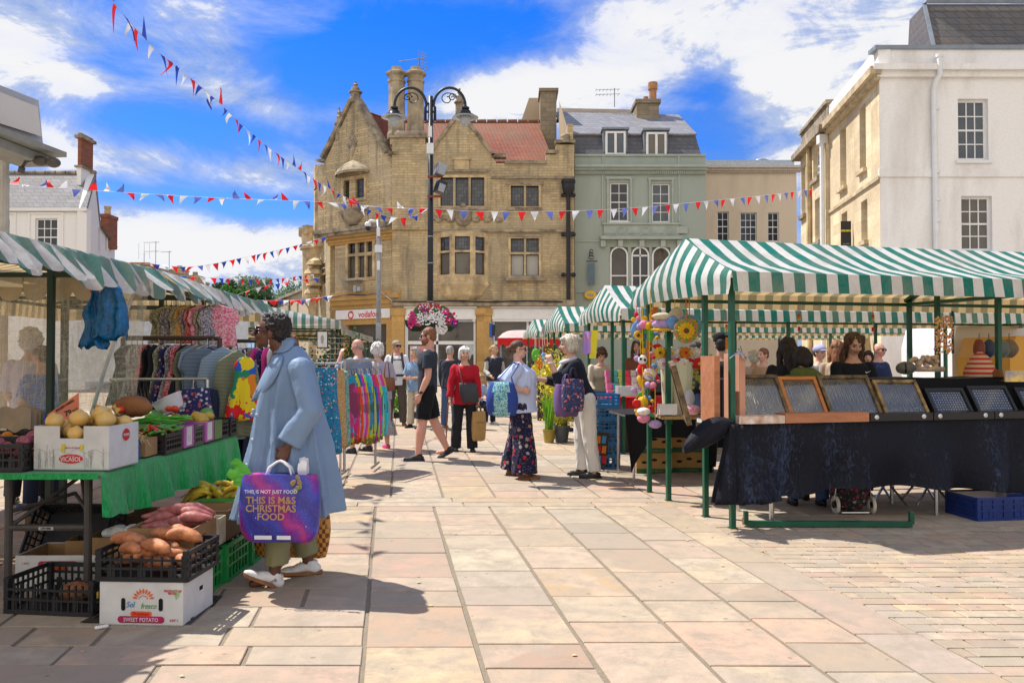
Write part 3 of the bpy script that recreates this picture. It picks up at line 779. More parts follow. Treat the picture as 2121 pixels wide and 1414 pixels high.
for pxc in(817,857):
 m=MB();c_=fr.w(fr.pa(pxc),0,-.5);zz=lambda p:Z(p,YB)
 def oct_(r_,z_):return[c_+V((r_*1.08*math.cos(PI/8+PI/4*k),r_*math.sin(PI/8+PI/4*k),z_))for k in range(8)]
 m.rings([oct_(r_,zz(p))for r_,p in((.44,285),(.44,275),(.39,268),(.37,165),(.42,164),(.42,160),(.36,159),(.37,152),(.50,148),(.50,144),(.42,142),(.30,140),(.26,139),(.26,133),(.2,133))])
 m.build('chimney_stack',M('chimney_stone',(.38,.31,.20),.9,.45,1.5,.5,15,col2=(.17,.14,.10)),ch)
def finial(f,px,py0,py1,parent=bx,w_=.26):
 m=MB();z0,z1=f.pz(px,py1),f.pz(px,py0);h=z1-z0;c_=f.w(f.pa(px),0,-.12)
 m.lathe([(w_,z0),(w_,z0+h*.45),(w_*1.35,z0+h*.47),(w_*1.35,z0+h*.52),(w_*.8,z0+h*.55),(w_*.75,z0+h*.72),(w_*.25,z0+h*.78),(w_*.6,z0+h*.85),(w_*.2,z0+h*.92),(w_*.25,z0+h)],(c_.x,c_.y,0),8)
 m.build('finial',darkst,parent)
finial(fl,731,168,212);finial(fl,697,222,290,w_=.2);finial(fr,951,182,240,w_=.2)
m=MB();c_=fr.w(fr.pa(1172),0,-.1);m.lathe([(.3,Z(297,YB)),(.3,Z(293,YB)),(.16,Z(289,YB)),(.26,Z(284,YB)),(.22,Z(279,YB)),(.1,Z(276,YB))],(c_.x,c_.y,0),12);m.build('finial',darkst,bx,smooth=True)
yr=YB+4.2;zr=Z(253,yr);ze=Z(342,YB)
m=MB();roofpoly(m,[(X(812,YB),YB+.05,ze),(X(1150,YB),YB+.05,ze),(X(1115,yr),yr,zr),(X(760,yr),yr,zr)])
roofpoly(m,[(X(1115,yr),yr,zr),(X(760,yr),yr,zr),(X(760,yr),yr+4.2,ze),(X(1190,yr),yr+4.2,ze)])
za=Z(238,YB);gx=X(955,YB)
for s_ in(-1,1):roofpoly(m,[(gx,YB+.3,za),(gx,yr+1,za),(gx+s_*1.95,yr+1,za-2.75),(gx+s_*1.85,YB+.3,za-2.6)])
ax,ay=fl.w(fl.pa(731),0,0).xy;za=fl.pz(731,220);dn=-fl.n
for s_ in(-1,1):
 e=fl.r*s_*2.05
 roofpoly(m,[V((ax,ay,za))+dn*.3,V((ax,ay,za))+dn*6,V((ax,ay,za-3.15))+dn*6+e*.9,V((ax,ay,za-3.15))+dn*.3+e*.9])
m.build('roof',redtile,bx)
m=MB()
for k in range(22):m.tube([(X(812,YB)+k*.55,yr,zr+.04),(X(812,YB)+k*.55+.5,yr,zr+.05)],.1,8)
m.build('ridge_tiles',redtile,bx)
m=MB();m.b2((X(815,YB),YB+8,0),(X(1190,YB),YB+8.4,ze));m.b2((X(700,46),44,0),(X(700,46)+.4,YB+8,ze));m.b2((X(1190,YB)-.3,YB+.4,0),(X(1190,YB)-.02,YB+8,zr-1.2));m.build('back_wall',cots,bx)
fs=Fr(X(641,46),46,X(683,41.2),41.2)
m=MB();fs.wall(m,0,fs.L,0,fs.pz(660,560)+2.2,[(fs.L*.55,fs.L*.8,fs.pz(665,590),fs.pz(665,545))]);m.build('side_wall',cots,bx)
m=MB();tc=V((X(660,45),45,0));
m.lathe([(.6,0),(.6,Z(640,45)),(.95,Z(620,45)),(.95,Z(520,45)),(1.1,Z(518,45)),(1.1,Z(512,45)),(1.0,Z(510,45)),(1.0,Z(488,45))],tuple(tc),10)
for k in range(6):
 a_=2*PI*k/6;m.box((tc.x+math.cos(a_)*.9,tc.y+math.sin(a_)*.9,Z(481,45)),(.42,.42,.5),a_)
m.lathe([(.55,Z(512,43.2)),(.5,Z(480,43.2)),(.5,Z(345,43.2))],(X(668,43.2),43.2,0),8)
tw=m.build('turret',dress,bx)
m=MB()
for k,py in enumerate((548,566,590,606)):m.lathe([(.12,Z(py+8,44)),(.55,Z(py+5,44)),(.45,Z(py-3,44)),(.15,Z(py-9,44))],(X(662-k%2*4,44),44-.9,0),8)
m.build('corbel',dress,tw)
for py in(545,600):fs.window(bx,(fs.L*.55,fs.L*.8,fs.pz(665,py+26),fs.pz(665,py)),1,2,dress,gll,.06,-.02)
m=MB();q=fl2.pa(742),fl2.pz(742,600)
fl2.box(m,q[0]-.12,q[0]+.42,q[1]-.4,q[1]+.3,0,.12);m.build('alarm_plate',M('buff_plate',(.4,.3,.2),.7),bx)
m=MB();fl2.box(m,q[0]-.75,q[0]+.4,q[1]+.42,q[1]+.46,0,.5);m.build('lamp_ledge',lead,bx)
m=MB();fl2.box(m,q[0]-.05,q[0]+.12,q[1]-.12,q[1]+.2,.12,.3);fl2.box(m,q[0]+.2,q[0]+.4,q[1]-.1,q[1]+.12,.12,.32);m.build('alarm_box',M('grey_box',(.4,.43,.45),.5),bx)
m=MB()
pts=[fl2.w(fl2.pa(684+13*k),fl2.pz(735,612+1.5*math.sin(k*1.3)),.4)for k in range(10)]+[fr.w(fr.pa(815+25*k),Z(625+math.sin(k),YB),.34)for k in range(15)]
m.tube(pts,.03,5);m.build('cable',blackiron,bx)
m=MB();c_=fr.w(fr.pa(1177),0,.2);m.tube([(c_.x,c_.y,Z(632,YB)),(c_.x,c_.y,Z(390,YB))],.1,8)
m.lathe([(.13,Z(408,YB)),(.26,Z(398,YB)),(.30,Z(392,YB)),(.3,Z(384,YB)),(.34,Z(380,YB)),(.34,Z(375,YB)),(.2,Z(375,YB))],tuple(c_),8)
for py in(406,487,570):
 m.box((c_.x,c_.y,Z(py,YB)),(.42,.12,.14));m.ell((c_.x-.25,c_.y,Z(py,YB)),.11,n=8,m=6);m.ell((c_.x+.25,c_.y,Z(py,YB)),.11,n=8,m=6)
m.build('downpipe',blackiron,bx)
def aerial(label,x,y,z0,z1,arms,size=.9,rz=0,cat='aerial',mat=None):
 r=MB();r.tube([(0,0,0),(0,0,z1-z0)],.025,6)
 o=thing('television_aerial',label,cat,(x,y,z0),rz,'television aerials on the rooftops')
 r.build('mast',mat or lead,o,world=False)
 for a in arms:
  m=MB();z=(z1-z0)*a;m.tube([(-size,0,z),(size*.3,0,z+.05)],.015,5)
  for k in range(7):m.tube([(-size+k*size*.2,-.22,z),(-size+k*size*.2,.22,z)],.01,4)
  m.build('antenna',mat or lead,o,world=False)
 return o
a_=thing('television_aerial','spindly grid aerial on top of the twin stone chimneys','aerial',(X(864,YB),YB+.5,Z(139,YB)),0,'television aerials on the rooftops')
m=MB();m.tube([(-1.0,0,.45),(.3,0,.62)],.02,5);m.tube([(0,0,0),(0,0,.6)],.025,5)
for k in range(8):m.tube([(-1.0+k*.15,-.1,.45+k*.02),(-.95+k*.15,.1,.45+k*.02)],.01,4)
m.build('boom',lead,a_,world=False)
m=MB()
for k in range(6):m.tube([(-.05,0,.15+k*.16),(.38,0,.05+k*.15)],.014,4)
for k in range(3):m.tube([(0+k*.16,0,1.0-.05*k),(.05+k*.16,0,.05-.05*k)],.014,4)
m.build('reflector',lead,a_,world=False)
YG=39.0
gb=thing('green_building','sage green rendered building with slate mansard roof and arched windows beside the stone building','building',(X(1325,YG),YG,0))
fg=Fr(X(1191,YG),YG,X(1463,YG),YG)
hs=H(fg,[(1264,1303,378,459),(1351,1389,380,461)]);ha=H(fg,[(1264,1301,530,625),(1308,1345,530,625),(1351,1389,530,625)])
m=MB();fg.wall(m,0,fg.L,0,Z(322,YG),hs+[(ha[0][0],ha[0][1],ha[0][2],Z(512,YG)),(ha[1][0],ha[1][1],ha[1][2],Z(512,YG)),(ha[2][0],ha[2][1],ha[2][2],Z(512,YG))])
m.build('wall',greenp,gb)
m=MB()
for(x0,x1,y0,y1,pr)in((1191,1466,344,349,.34),(1191,1464,349,354,.22),(1191,1463,354,362,.1),(1191,1463,320,324,.08),(1247,1410,462,466,.16),(1250,1407,466,488,.08),(1243,1414,490,497,.3),(1191,1463,498,501,.04),(1248,1251,324,345,.05),(1405,1409,324,345,.05),(1248,1408,592+30,640,.2),(1247,1250,362,460,.05),(1406,1410,362,460,.05),(1191,1463,601,606,.06)):
 fg.box(m,fg.pa(x0),fg.pa(x1),Z(y1,YG),Z(y0,YG),0,pr)  # pale streaks are velvet highlights mixed into the base colour
for k in range(64):a=fg.pa(1194+k*4.2);fg.box(m,a,a+.05,Z(361,YG),Z(356,YG),.1,.17)
for px in(1249,1285,1329,1373,1407):fg.box(m,fg.pa(px)-.12,fg.pa(px)+.12,Z(512,YG),Z(498,YG),0,.2)
for h in hs:
 for q in((h[0]-.16,h[0]-.06,h[2]-.1,h[3]+.15),(h[1]+.06,h[1]+.16,h[2]-.1,h[3]+.15),(h[0]-.2,h[1]+.2,h[3]+.15,h[3]+.27)):fg.box(m,*q,0,.1)
for k in range(7):
 pa=fg.pa(1256+k*25)
 if k%2==0:fg.box(m,pa-.28+.15,pa+.28+.15,Z(484,YG),Z(470,YG),.08,.11)
 else:
  c_=fg.w(pa+.15,Z(477,YG),.1);m.rings([[c_+V((r_*math.cos(2*PI*j/14),-.02,r_*math.sin(2*PI*j/14)))for j in range(14)]for r_ in(.2,.14)],caps=False)
m.build('cornice',greentrim,gb)
def archwin(f,parent,a0,a1,z0,z1,fm,pm,fw=.07,dp=.1,door=False):
 rr=(a1-a0)/2;cx=(a0+a1)/2;zs_=z1-rr
 m=MB();n=14
 outer=[f.w(cx-rr*math.cos(PI*k/n),zs_+rr*math.sin(PI*k/n),.05)for k in range(n+1)]
 inner=[f.w(cx-(rr-fw)*math.cos(PI*k/n),zs_+(rr-fw)*math.sin(PI*k/n),.05)for k in range(n+1)]
 back=[p-f.n*.2 for p in inner]
 m.rings([outer,inner,back],caps=False,closed=False)
 for q in((a0,a0+fw,z0,zs_),(a1-fw,a1,z0,zs_),(a0+fw,a1-fw,z0+(zs_-z0)*.55,z0+(zs_-z0)*.55+.06)):f.box(m,*q,-.15,.05)
 if door:f.box(m,cx-.03,cx+.03,z0,z1-fw,-.14,.0);f.box(m,a0+fw,a1-fw,zs_-.04,zs_+.04,-.14,.0)
 o=m.build('window',fm,parent)
 m=MB();pts=[(a0+fw*.6,z0),(a1-fw*.6,z0)]+[(cx+(rr-fw*.6)*math.cos(PI*k/n),zs_+(rr-fw*.6)*math.sin(PI*k/n))for k in range(n+1)]
 f.poly(m,pts,-.14,-.1);m.build('pane',pm,o)
 return o
m=MB();[fg.box(m,h[0],h[1],h[2],Z(512,YG),-.215,-.16)for h in ha];m.build('window_backing',greenp,gb)
for i,h in enumerate(ha):archwin(fg,gb,h[0],h[1],h[2],Z(511,YG),whitepaint,gls if i!=1 else gl,door=i==1)
for h in hs:fg.window(gb,h,2,4,whitepaint,gl,.07,.1,.03,sill=whitepaint)
m=MB()
for h in hs:
 for k in range(6):z=h[2]+.12+k*.11;fg.box(m,h[0]+.1,h[1]-.1,z,z+.06,-.155,-.148)
m.build('blind',whitepaint,gb)
zm0,zm1=Z(322,YG)+.02,Z(270,YG);m=MB()
roofpoly(m,[(X(1176,YG),YG+.15,zm0),(X(1456,YG),YG+.15,zm0),(X(1449,YG),YG+.75,zm1),(X(1176,YG),YG+.75,zm1)],.15)
roofpoly(m,[(X(1456,YG),YG+.15,zm0),(X(1449,YG),YG+.75,zm1),(X(1449,YG)-.3,YG+6,zm1),(X(1456,YG),YG+6.3,zm0)],.15)
m.build('mansard_roof',slate,gb)
yt=YG+3.6;m=MB();roofpoly(m,[(X(1172,YG),YG+.6,zm1),(X(1451,YG),YG+.6,zm1),(X(1408,yt),yt,Z(238,yt)),(X(1150,yt),yt,Z(232,yt))],.1);m.build('upper_roof',slate2,gb)
m=MB();roofpoly(m,[(X(1155,yt),yt+.6,Z(240,yt)),(X(1345,yt),yt+.6,Z(243,yt)),(X(1345,yt+2),yt+2.2,Z(225,yt+2)),(X(1155,yt+2),yt+2.2,Z(222,yt+2))],.1)
m.build('rear_roof',brickmat('brown_tile',(.25,.2,.14),(.17,.13,.1),(.05,.04,.03),.25,.16,.02,stain=.5,bump=1),gb)
for(x0,x1,y0,y1)in((1255,1297,272,322),(1340,1382,274,324)):
 fd=Fr(X(1250,YG),YG+.1,X(1400,YG),YG+.1)
 a0,a1,z0,z1=fd.rect(x0,x1,y0,y1);m=MB();fd.box(m,a0-.1,a1+.1,z0-.03,z1+.1,-1.2,-.16);fd.box(m,a0-.18,a1+.18,z1+.1,z1+.2,-1.3,.06)
 dm=m.build('dormer',lead,gb);fd.window(gb,(a0,a1,z0,z1),2,1,whitepaint,gl if x0<1300 else glc,.1,-.02,.12)
m=MB();m.b2((X(1340,YG),YG+3,Z(262,YG)),(X(1390,YG),YG+4.6,Z(214,YG+3)));m.b2((X(1337,YG),YG+2.9,Z(214,YG+3)),(X(1394,YG),YG+4.7,Z(206,YG+3)))
ch=m.build('chimney',brickmat('pale_chimney',(.36,.29,.19),(.30,.24,.16),(.2,.16,.1),.5,.24,.01,stain=.5),gb)
m=MB();m.lathe([(.2,Z(206,42)),(.2,Z(180,42)),(.26,Z(178,42)),(.26,Z(164,42)),(.2,Z(163,42))],(X(1358,42),42.6,0),10);m.lathe([(.14,Z(206,42)),(.14,Z(186,42))],(X(1347,42),43.2,0),8);m.build('chimney_pot',M('terracotta',(.42,.2,.1),.8,.3),ch)
m=MB();m.b2((X(1119,YG+3),YG+2.5,8),(X(1152,YG+3),YG+4.2,Z(196,YG+3)));m.b2((X(1116,YG+3),YG+2.4,Z(196,YG+3)),(X(1156,YG+3),YG+4.3,Z(190,YG+3)))
ch=m.build('chimney',MATS['pale_chimney'],gb)
m=MB();m.lathe([(.2,Z(190,42)),(.17,Z(182,42))],(X(1134,42),42.4,0),8);m.build('chimney_pot',MATS['terracotta'],ch)
m=MB();ypg=YG+3;m.add([V((X(1080,44),44,Z(250,44))),V((X(1096,44),44,Z(203,44))),V((X(1120,44),44,Z(203,44))),V((X(1125,44),44,Z(250,44)))],[(0,1,2,3)])
m.b2((X(1083,44),43.9,6),(X(1122,44),44.4,Z(250,44)));m.add([V((X(1155,42),40.2,Z(232,42))),V((X(1188,YG),YG+.3,Z(300,YG))),V((X(1188,YG),YG+.3,9)),V((X(1155,42),42,9)),],[(0,1,2,3)])
m.build('party_wall',render_wall('buff_render',(.45,.36,.24)),gb)
o=aerial('thin aerial on a mast above the green building roof',X(1274,43),43,Z(222,43),Z(183,43),(.65,.9),1.0)
aw=thing('wall_alarm','yellow alarm box low on the sage green wall','alarm',(fg.w(fg.pa(1222),Z(611,YG),.1)))
m=MB();m.rings([[V((.3*math.cos(PI/8+PI/4*k),y,.22*math.sin(PI/8+PI/4*k)))for k in range(8)]for y in(0,-.12)]);m.build('case',M('alarm_yellow',(.7,.42,.02),.5),aw,world=False)
m=MB();m.box((0,-.13,0),(.28,.02,.1));m.build('badge',M('badge_blue',(.25,.3,.4),.5),aw,world=False)
hs_=thing('hanging_sign','slim grey blue hanging sign on a black scroll bracket on the green wall','sign',tuple(fg.w(fg.pa(1224),Z(560,YG),.25)))
m=MB();m.box((0,0,-.2),(.32,.05,1.05));m.build('panel',M('slate_blue',(.1,.15,.19),.5),hs_,world=False)
m=MB();m.tube([(-.25,0,.42),(.3,0,.42)],.025,5)
for k in range(3):m.tube([(.12*math.cos(a/6*PI)*(1-k*.2),0,.62+k*.14+.1*math.sin(a/6*PI))for a in range(12)],.022,5)
m.build('bracket',blackiron,hs_,world=False)
YT=44.0
tb=thing('tan_building','low plain tan rendered building with three small sash windows between green and cream buildings','building',(X(1555,YT),YT,0))
ft=Fr(X(1455,YT),YT,X(1652,YT),YT)
ht=H(ft,[(1487,1511,438,500),(1535,1569,440,500),(1592,1615,440,500)])
m=MB();ft.wall(m,0,ft.L,0,Z(345,YT),ht);m.b2((X(1652,YT)-.3,YT+.36,0),(X(1652,YT)-.003,YT+6,Z(345,YT)-.01));m.build('wall',tanr,tb)
m=MB()
for(y0,y1,pr)in((345,350,.35),(350,355,.2),(355,358,.1)):ft.box(m,-.3,ft.L+.2,Z(y1,YT),Z(y0,YT),0,pr)
for k in range(40):a=ft.pa(1470+k*4.5);ft.box(m,a,a+.07,Z(359,YT),Z(355.5,YT),.1,.16)
m.build('cornice',M('pale_trim',(.55,.48,.40),.7),tb)
m=MB();ft.box(m,0,ft.L-.1,Z(345,YT),Z(331,YT),-.3,-.05);m.build('parapet',M('blue_grey_flashing',(.36,.43,.50),.5),tb)
for h in ht:ft.window(tb,h,2 if h[1]-h[0]<.75 else 3,4,whitepaint,gl,.05,.1,.03)
m=MB();m.lathe([(.22,Z(331,YT)),(.22,Z(324,YT)),(.48,Z(321,YT)),(.3,Z(317,YT)),(.02,Z(316,YT))],(X(1596,YT),YT+1.5,0),12);m.build('roof_vent',greystl,tb,smooth=True)
rb=thing('white_building','large white rendered building with cream stone side and mossy slate roof','building',(12,22,0))
ff=Fr(10.2,22,22,22)
hf=H(ff,[(1989,2052,205,332),(1994,2058,406,520)]);hf+=[(h[0]+4.3,h[1]+4.3,h[2],h[3])for h in hf]
m=MB();ff.wall(m,0,ff.L,0,Z(96,22),hf+[(4.2,6.0,.0,2.6),(.9,2.2,.8,2.5)],back=.01);m.build('front_wall',whiter,rb)
fq=Fr(10.95,27.4,10.2,22)
hq=H(fq,[(1784,1797,220,352),(1743,1756,265,388),(1786,1799,415,500),(1745,1757,440,530)])
m=MB();fq.wall(m,0,fq.L,0,Z(150,22),hq,.3,.01);m.build('side_wall',creamst,rb)
m=MB();ff.box(m,-.12,ff.L,Z(103,22),Z(95,22),-.4,.06);m.build('coping',lead,rb)
m=MB();ff.box(m,-.25,ff.L,Z(150,22),Z(138,22),0,.25);ff.box(m,-.1,ff.L,Z(162,22),Z(150,22),0,.12);ff.box(m,-.04,ff.L,Z(367,22),Z(350,22),0,.05)
m.build('cornice',whiter,rb)
m=MB();fq.box(m,0,fq.L,Z(150,22),Z(96,22),-.3,.02);m.build('parapet',whiter,rb)
m=MB()
fq.box(m,-.1,fq.L+.25,Z(158,22),Z(142,22),0,.3);fq.box(m,0,fq.L+.1,Z(168,22),Z(158,22),0,.16);fq.box(m,0,fq.L+.03,Z(372,22),Z(364,22),0,.06)
for h in hq:fq.box(m,h[0]-.08,h[1]+.08,h[2]-.12,h[2]-.003,0,.12)
m.build('side_cornice',M('cream_trim',(.52,.42,.27),.85,.35,3,.3,col2=(.3,.23,.14)),rb)
for h in hf:ff.window(rb,h,3,4,whitepaint,gl if h[2]>5 else glc,.07,.12,.03,sill=whitepaint)
for h in hq:fq.window(rb,h,2,4,whitepaint,gl,.06,.2,.03)
ff.window(rb,(.9,2.2,.8,2.5),3,4,whitepaint,gl,.07,.12,.03)
m=MB();ff.box(m,4.2,6.0,0,2.6,-.25,-.18);m.build('door',M('dark_door',(.05,.06,.06),.5),rb)
m=MB();x_=X(1943,22);m.tube([(x_,21.8,Z(118,22)),(x_,21.75,Z(160,22)),(x_-.06,21.86,Z(172,22)),(x_-.1,21.9,Z(190,22)),(x_-.06,21.9,0)],.075,10)
for py in(122,227,358,415,458):m.lathe([(.095,Z(py+3,22)),(.095,Z(py-3,22))],(x_-(.05 if py>180 else 0),21.9 if py>180 else 21.8,0),10)
m.build('downpipe',whitepaint,rb,smooth=True,sharp=40)
m=MB();zb=Z(110,22);A_,Bk,T_=(X(1947,22.8),22.8,zb),(12.53,25.2,zb),(X(1921,24),24,Z(9,24))
roofpoly(m,[A_,(24,22.8,zb),(24,24,T_[2]),T_],.12);roofpoly(m,[A_,T_,(X(1890,25.2),25.2,Z(42,25.2)),Bk],.12);roofpoly(m,[Bk,(X(1890,25.2),25.2,Z(42,25.2)),(24,25.2,Z(42,25.2)),(24,25.2,zb)],.1)
m.build('roof',slate3,rb)
m=MB();roofpoly(m,[(T_[0]-.06,23.95,T_[2]),(24,23.95,T_[2]),(24,23.7,T_[2]+.9),(T_[0]+.5,23.7,T_[2]+.9)],.1);m.bar((A_[0],22.78,zb),(T_[0]-.02,23.96,T_[2]),.10,.05);m.build('roof_flashing',lead,rb)
ob=thing('cream_building','narrow cream stone building with weathered parapet beyond the white building','building',(11.0,29,0))
fo=Fr(11.35,31.2,10.85,27.4)
ho=H(fo,[(1687,1701,312,370),(1690,1703,410,500),(1662,1671,345,445)])
m=MB();fo.wall(m,0,fo.L,0,Z(262,27.4),ho,.25);m.add([fo.w(0,0),fo.w(0,Z(262,27.4)),fo.w(0,Z(262,27.4),-6),fo.w(0,0,-6)],[(0,1,2,3)]);m.build('wall',creamst,ob)
m=MB();fo.box(m,-.1,fo.L+.1,Z(262,27.4),Z(212,27.4),-.3,-.04);fo.box(m,-.3,fo.L+.3,Z(275,27.4),Z(262,27.4),-.3,.3);fo.box(m,-.15,fo.L+.15,Z(216,27.4),Z(209,27.4),-.35,.04)
for h in ho:fo.box(m,h[0]-.08,h[1]+.08,h[2]-.15,h[2]-.003,0,.12)
m.build('parapet',darkst,ob)
for h in ho:fo.window(ob,h,2,4,whitepaint,gl,.06,.15,.03)
m=MB();c_=fo.w(fo.L-.05,0,.12);m.tube([(c_.x,c_.y,0),(c_.x,c_.y,Z(292,27.4))],.09,8);m.box((c_.x,c_.y,Z(288,27.4)),(.28,.28,.3));m.build('downpipe',whitepaint,ob)
m=MB();c_=fo.w(fo.L*.45,0,.1);m.tube([(c_.x,c_.y,0),(c_.x,c_.y,Z(275,27.4))],.09,8);m.build('downpipe',dress,ob)
fsb=thing('for_sale_board','black for sale board with yellow lettering fixed to the cream side wall','sign',tuple(fq.w(fq.pa(1775),Z(500,25),.3)))
m=MB();q=fq.w(fq.pa(1768),Z(498,25),.05);q2=q+fq.n*.3
m.bar(q,q2,.04,1.1);pn=m.build('panel',M('board_black',(.02,.02,.022),.5),fsb)
yl=M('lettering_yellow',(.75,.6,.03),.5);rt=(q-q2).normalized();nn=V((rt.y,-rt.x,0))if V((rt.y,-rt.x,0)).y<0 else V((-rt.y,rt.x,0))
rt=nn.cross(V((0,0,1)))*-1
text('FOR SALE',.075,yl,pn,facing(q.lerp(q2,.5)+nn*.025+V((0,0,.25)),rt if rt.x>0 else-rt,(0,0,1)),bold=.006,sx=.9)
text('To view apply within',.03,whitepaint,pn,facing(q.lerp(q2,.5)+nn*.025+V((0,0,-.15)),rt if rt.x>0 else-rt,(0,0,1)),sx=.8)
YL=33.0
lb=thing('white_slate_building','white rendered building with pale slate roof and red brick chimney on the left','building',(X(80,YL),YL,0))
fw_=Fr(X(-150,YL),YL,X(177,YL),YL)
hw=H(fw_,[(70,116,452,530),(-5,17,452,530),(-90,-46,452,530)])
m=MB();fw_.wall(m,0,fw_.L,0,Z(433,YL),hw);m.build('wall',whitelft,lb)
for h in hw:fw_.window(lb,h,3,4,whitepaint,gl,.06,.1,.03,sill=whitepaint)
m=MB()
for h in hw:
 for q in((h[0]-.28,h[0]-.2,h[2]-.1,h[3]+.25),(h[1]+.2,h[1]+.28,h[2]-.1,h[3]+.25),(h[0]-.2,h[1]+.2,h[3]+.17,h[3]+.25)):fw_.box(m,*q,0,.05)
fw_.box(m,0,fw_.L+.05,Z(438,YL),Z(432,YL),0,.14)
m.build('moulding',whitelft,lb)
fz=Fr(X(177,YL),YL,X(236,44.5),44.5)
ye=37.5;zri=Z(358,YL+2.2)
m=MB();fz.wall(m,0,fz.L,0,Z(433,YL),[(1.0,1.6,Z(520,34),Z(460,34)),(4.3,5.,Z(520,37),Z(470,37)),(7.3,8.,Z(520,40),Z(478,40)),(9.6,10.2,Z(520,42),Z(482,42))])
fz.poly(m,[(0,Z(433,YL)),(4.9,Z(433,YL)),(2.6,zri)],-.3,-.003);m.build('side_wall',whitelft,lb)
m=MB()
for a,z0,z1 in((1.0,520,460),(4.3,520,470),(7.3,520,478),(9.6,520,482)):fz.box(m,a,a+.65,Z(z0,YL+a),Z(z1,YL+a),-.3,-.15)
m.build('window',glc,lb)
m=MB();ap=fz.w(2.6,zri,0)
roofpoly(m,[(X(-200,YL),YL-.12,Z(434,YL)),V((X(179,YL),YL-.12,Z(434,YL))),ap+V((.05,0,0)),V((X(-200,YL),ap.y,zri))],.12)
p2=fz.w(5.0,Z(433,YL),0);roofpoly(m,[ap+V((.05,0,0)),V((X(-200,YL),ap.y,zri)),V((X(-200,YL),p2.y,p2.z)),p2+V((.05,0,0))],.12);
m.build('roof',brickmat('lichen_slate',(.24,.24,.255),(.18,.18,.195),(.13,.12,.12),.42,.2,.01,.8,stain=.5,stainc=(.22,.19,.15),bump=.8,spec=.22),lb)
m=MB()
for k in range(20):m.tube([(X(185,35)-k*.45,ap.y,zri+.06),(X(185,35)-k*.45-.4,ap.y,zri+.05)],.09,8)
m.build('ridge_tiles',darkst,lb)
m=MB();x0,x1=X(157,34.6),X(189,35.6);y0=34.6
m.b2((x0,y0,Z(344,y0)),(x1,y0+1.0,Z(286,y0)));ck=m.build('chimney',redbrick,lb)
m=MB();m.b2((x0-.1,y0-.1,Z(286,y0)),(x1+.1,y0+1.1,Z(280,y0)));m.b2((x0,y0,Z(280,y0)),(x1,y0+1,Z(275,y0)));m.b2((x0-.1,y0-.1,Z(347,y0)),(x1+.1,y0+1.1,Z(343,y0)));m.build('capping',darkst,ck)
m=MB();m.b2((x0-.02,y0-.02,zri-1.5),(x1+.02,y0+1.02,Z(347,y0)));m.build('chimney_base',whitelft,ck)
m=MB();y0=41;m.b2((X(206,41),y0,7),(X(221,41),y0+1,Z(450,y0)));m.b2((X(205,41),y0-.05,Z(450,y0)),(X(222,41),y0+1.05,Z(443,y0)));c2=m.build('chimney',redbrick,lb)
m=MB();m.lathe([(.18,Z(443,41)),(.15,Z(432,41)),(.2,Z(425,41))],(X(212,41),41.4,0),8);m.build('chimney_pot',M('buff_pot',(.5,.38,.2),.8),c2)
m=MB();roofpoly(m,[fz.w(5.0,Z(433,YL),.15),fz.w(fz.L,Z(433,YL),.15),fz.w(fz.L,Z(433,YL)+1.2,-2),fz.w(5.0,Z(433,YL)+1.2,-2)],.1);m.build('rear_roof',MATS['brown_tile'],lb)
far=thing('distant_terrace','distant stone terrace rooftops with clustered chimneys beyond the left stalls','building',(X(380,70),70,0))
m=MB();m.b2((X(180,70),70,0),(X(425,70),78,Z(600,70)));m.b2((X(240,60),60,0),(X(290,60),68,Z(520+25,60)));m.build('wall',cots,far)
for(x0,x1,yt_,yb,Y_,mt)in((318,352,568,600,70,cots),(353,377,560,600,72,dress),(388,408,573,600,74,dress),(398,420,586,600,70,cots),(262,300,553,580,62,redbrick)):
 m=MB();m.b2((X(x0,Y_),Y_,Z(yb,Y_)-2),(X(x1,Y_),Y_+1.4,Z(yt_,Y_)));m.b2((X(x0-1,Y_),Y_-.1,Z(yt_,Y_)),(X(x1+1,Y_),Y_+1.5,Z(yt_-3,Y_)));c_=m.build('chimney',mt,far)
 n=2 if x1-x0>24 else 1;n=5 if x0==262 else n
 m=MB()
 for k in range(n):xx=X(x0+(x1-x0)*(k+.5)/n,Y_);m.lathe([(.26,Z(yt_-3,Y_)),(.24,Z(yt_-11,Y_))],(xx,Y_+.6,0),8)
 m.build('chimney_pot',MATS['terracotta']if x0 in(262,)else darkst,c_)
m=MB();roofpoly(m,[(X(300,70),69.8,Z(606,70)),(X(425,70),69.8,Z(606,70)),(X(415,74),74,Z(588,74)),(X(300,74),74,Z(588,74))]);m.build('roof',slate,far)
aerial('tall cross shaped aerial on the distant rooftops, tallest of the three',X(321,68),68,Z(575,68),Z(500,68),(.97,.72),1.0)
aerial('T shaped aerial on the distant rooftops, to the right of the tallest',X(349,69),69,Z(580,69),Z(520,69),(.97,),.7)
a_=aerial('many rodded radio aerial on the distant rooftops, furthest left',X(297,66),66,Z(556,66),Z(524,66),(.3,),.9)
m=MB()
for k in(-.45,0,.45):m.tube([(k,0,.8),(k,0,2.1)],.012,4)
m.tube([(-.45,0,1.2),(.45,0,1.2)],.012,4);m.build('rods',lead,a_,world=False)
lw=thing('low_stone_building','low pale stone building with plain parapet down the street left of the corner building','building',(X(600,55),55,0))
fk=Fr(X(560,66),66,X(645,50),50)
m=MB();zt0=Z(618,66)
fk.wall(m,0,fk.L,0,Z(592,50),[(fk.L*.25,fk.L*.29,3.6,4.6),(fk.L*.7,fk.L*.74,3.9,5.0)]);m.build('wall',render_wall('pale_stone_far',(.48,.40,.28),(.3,.24,.16),.4),lw)
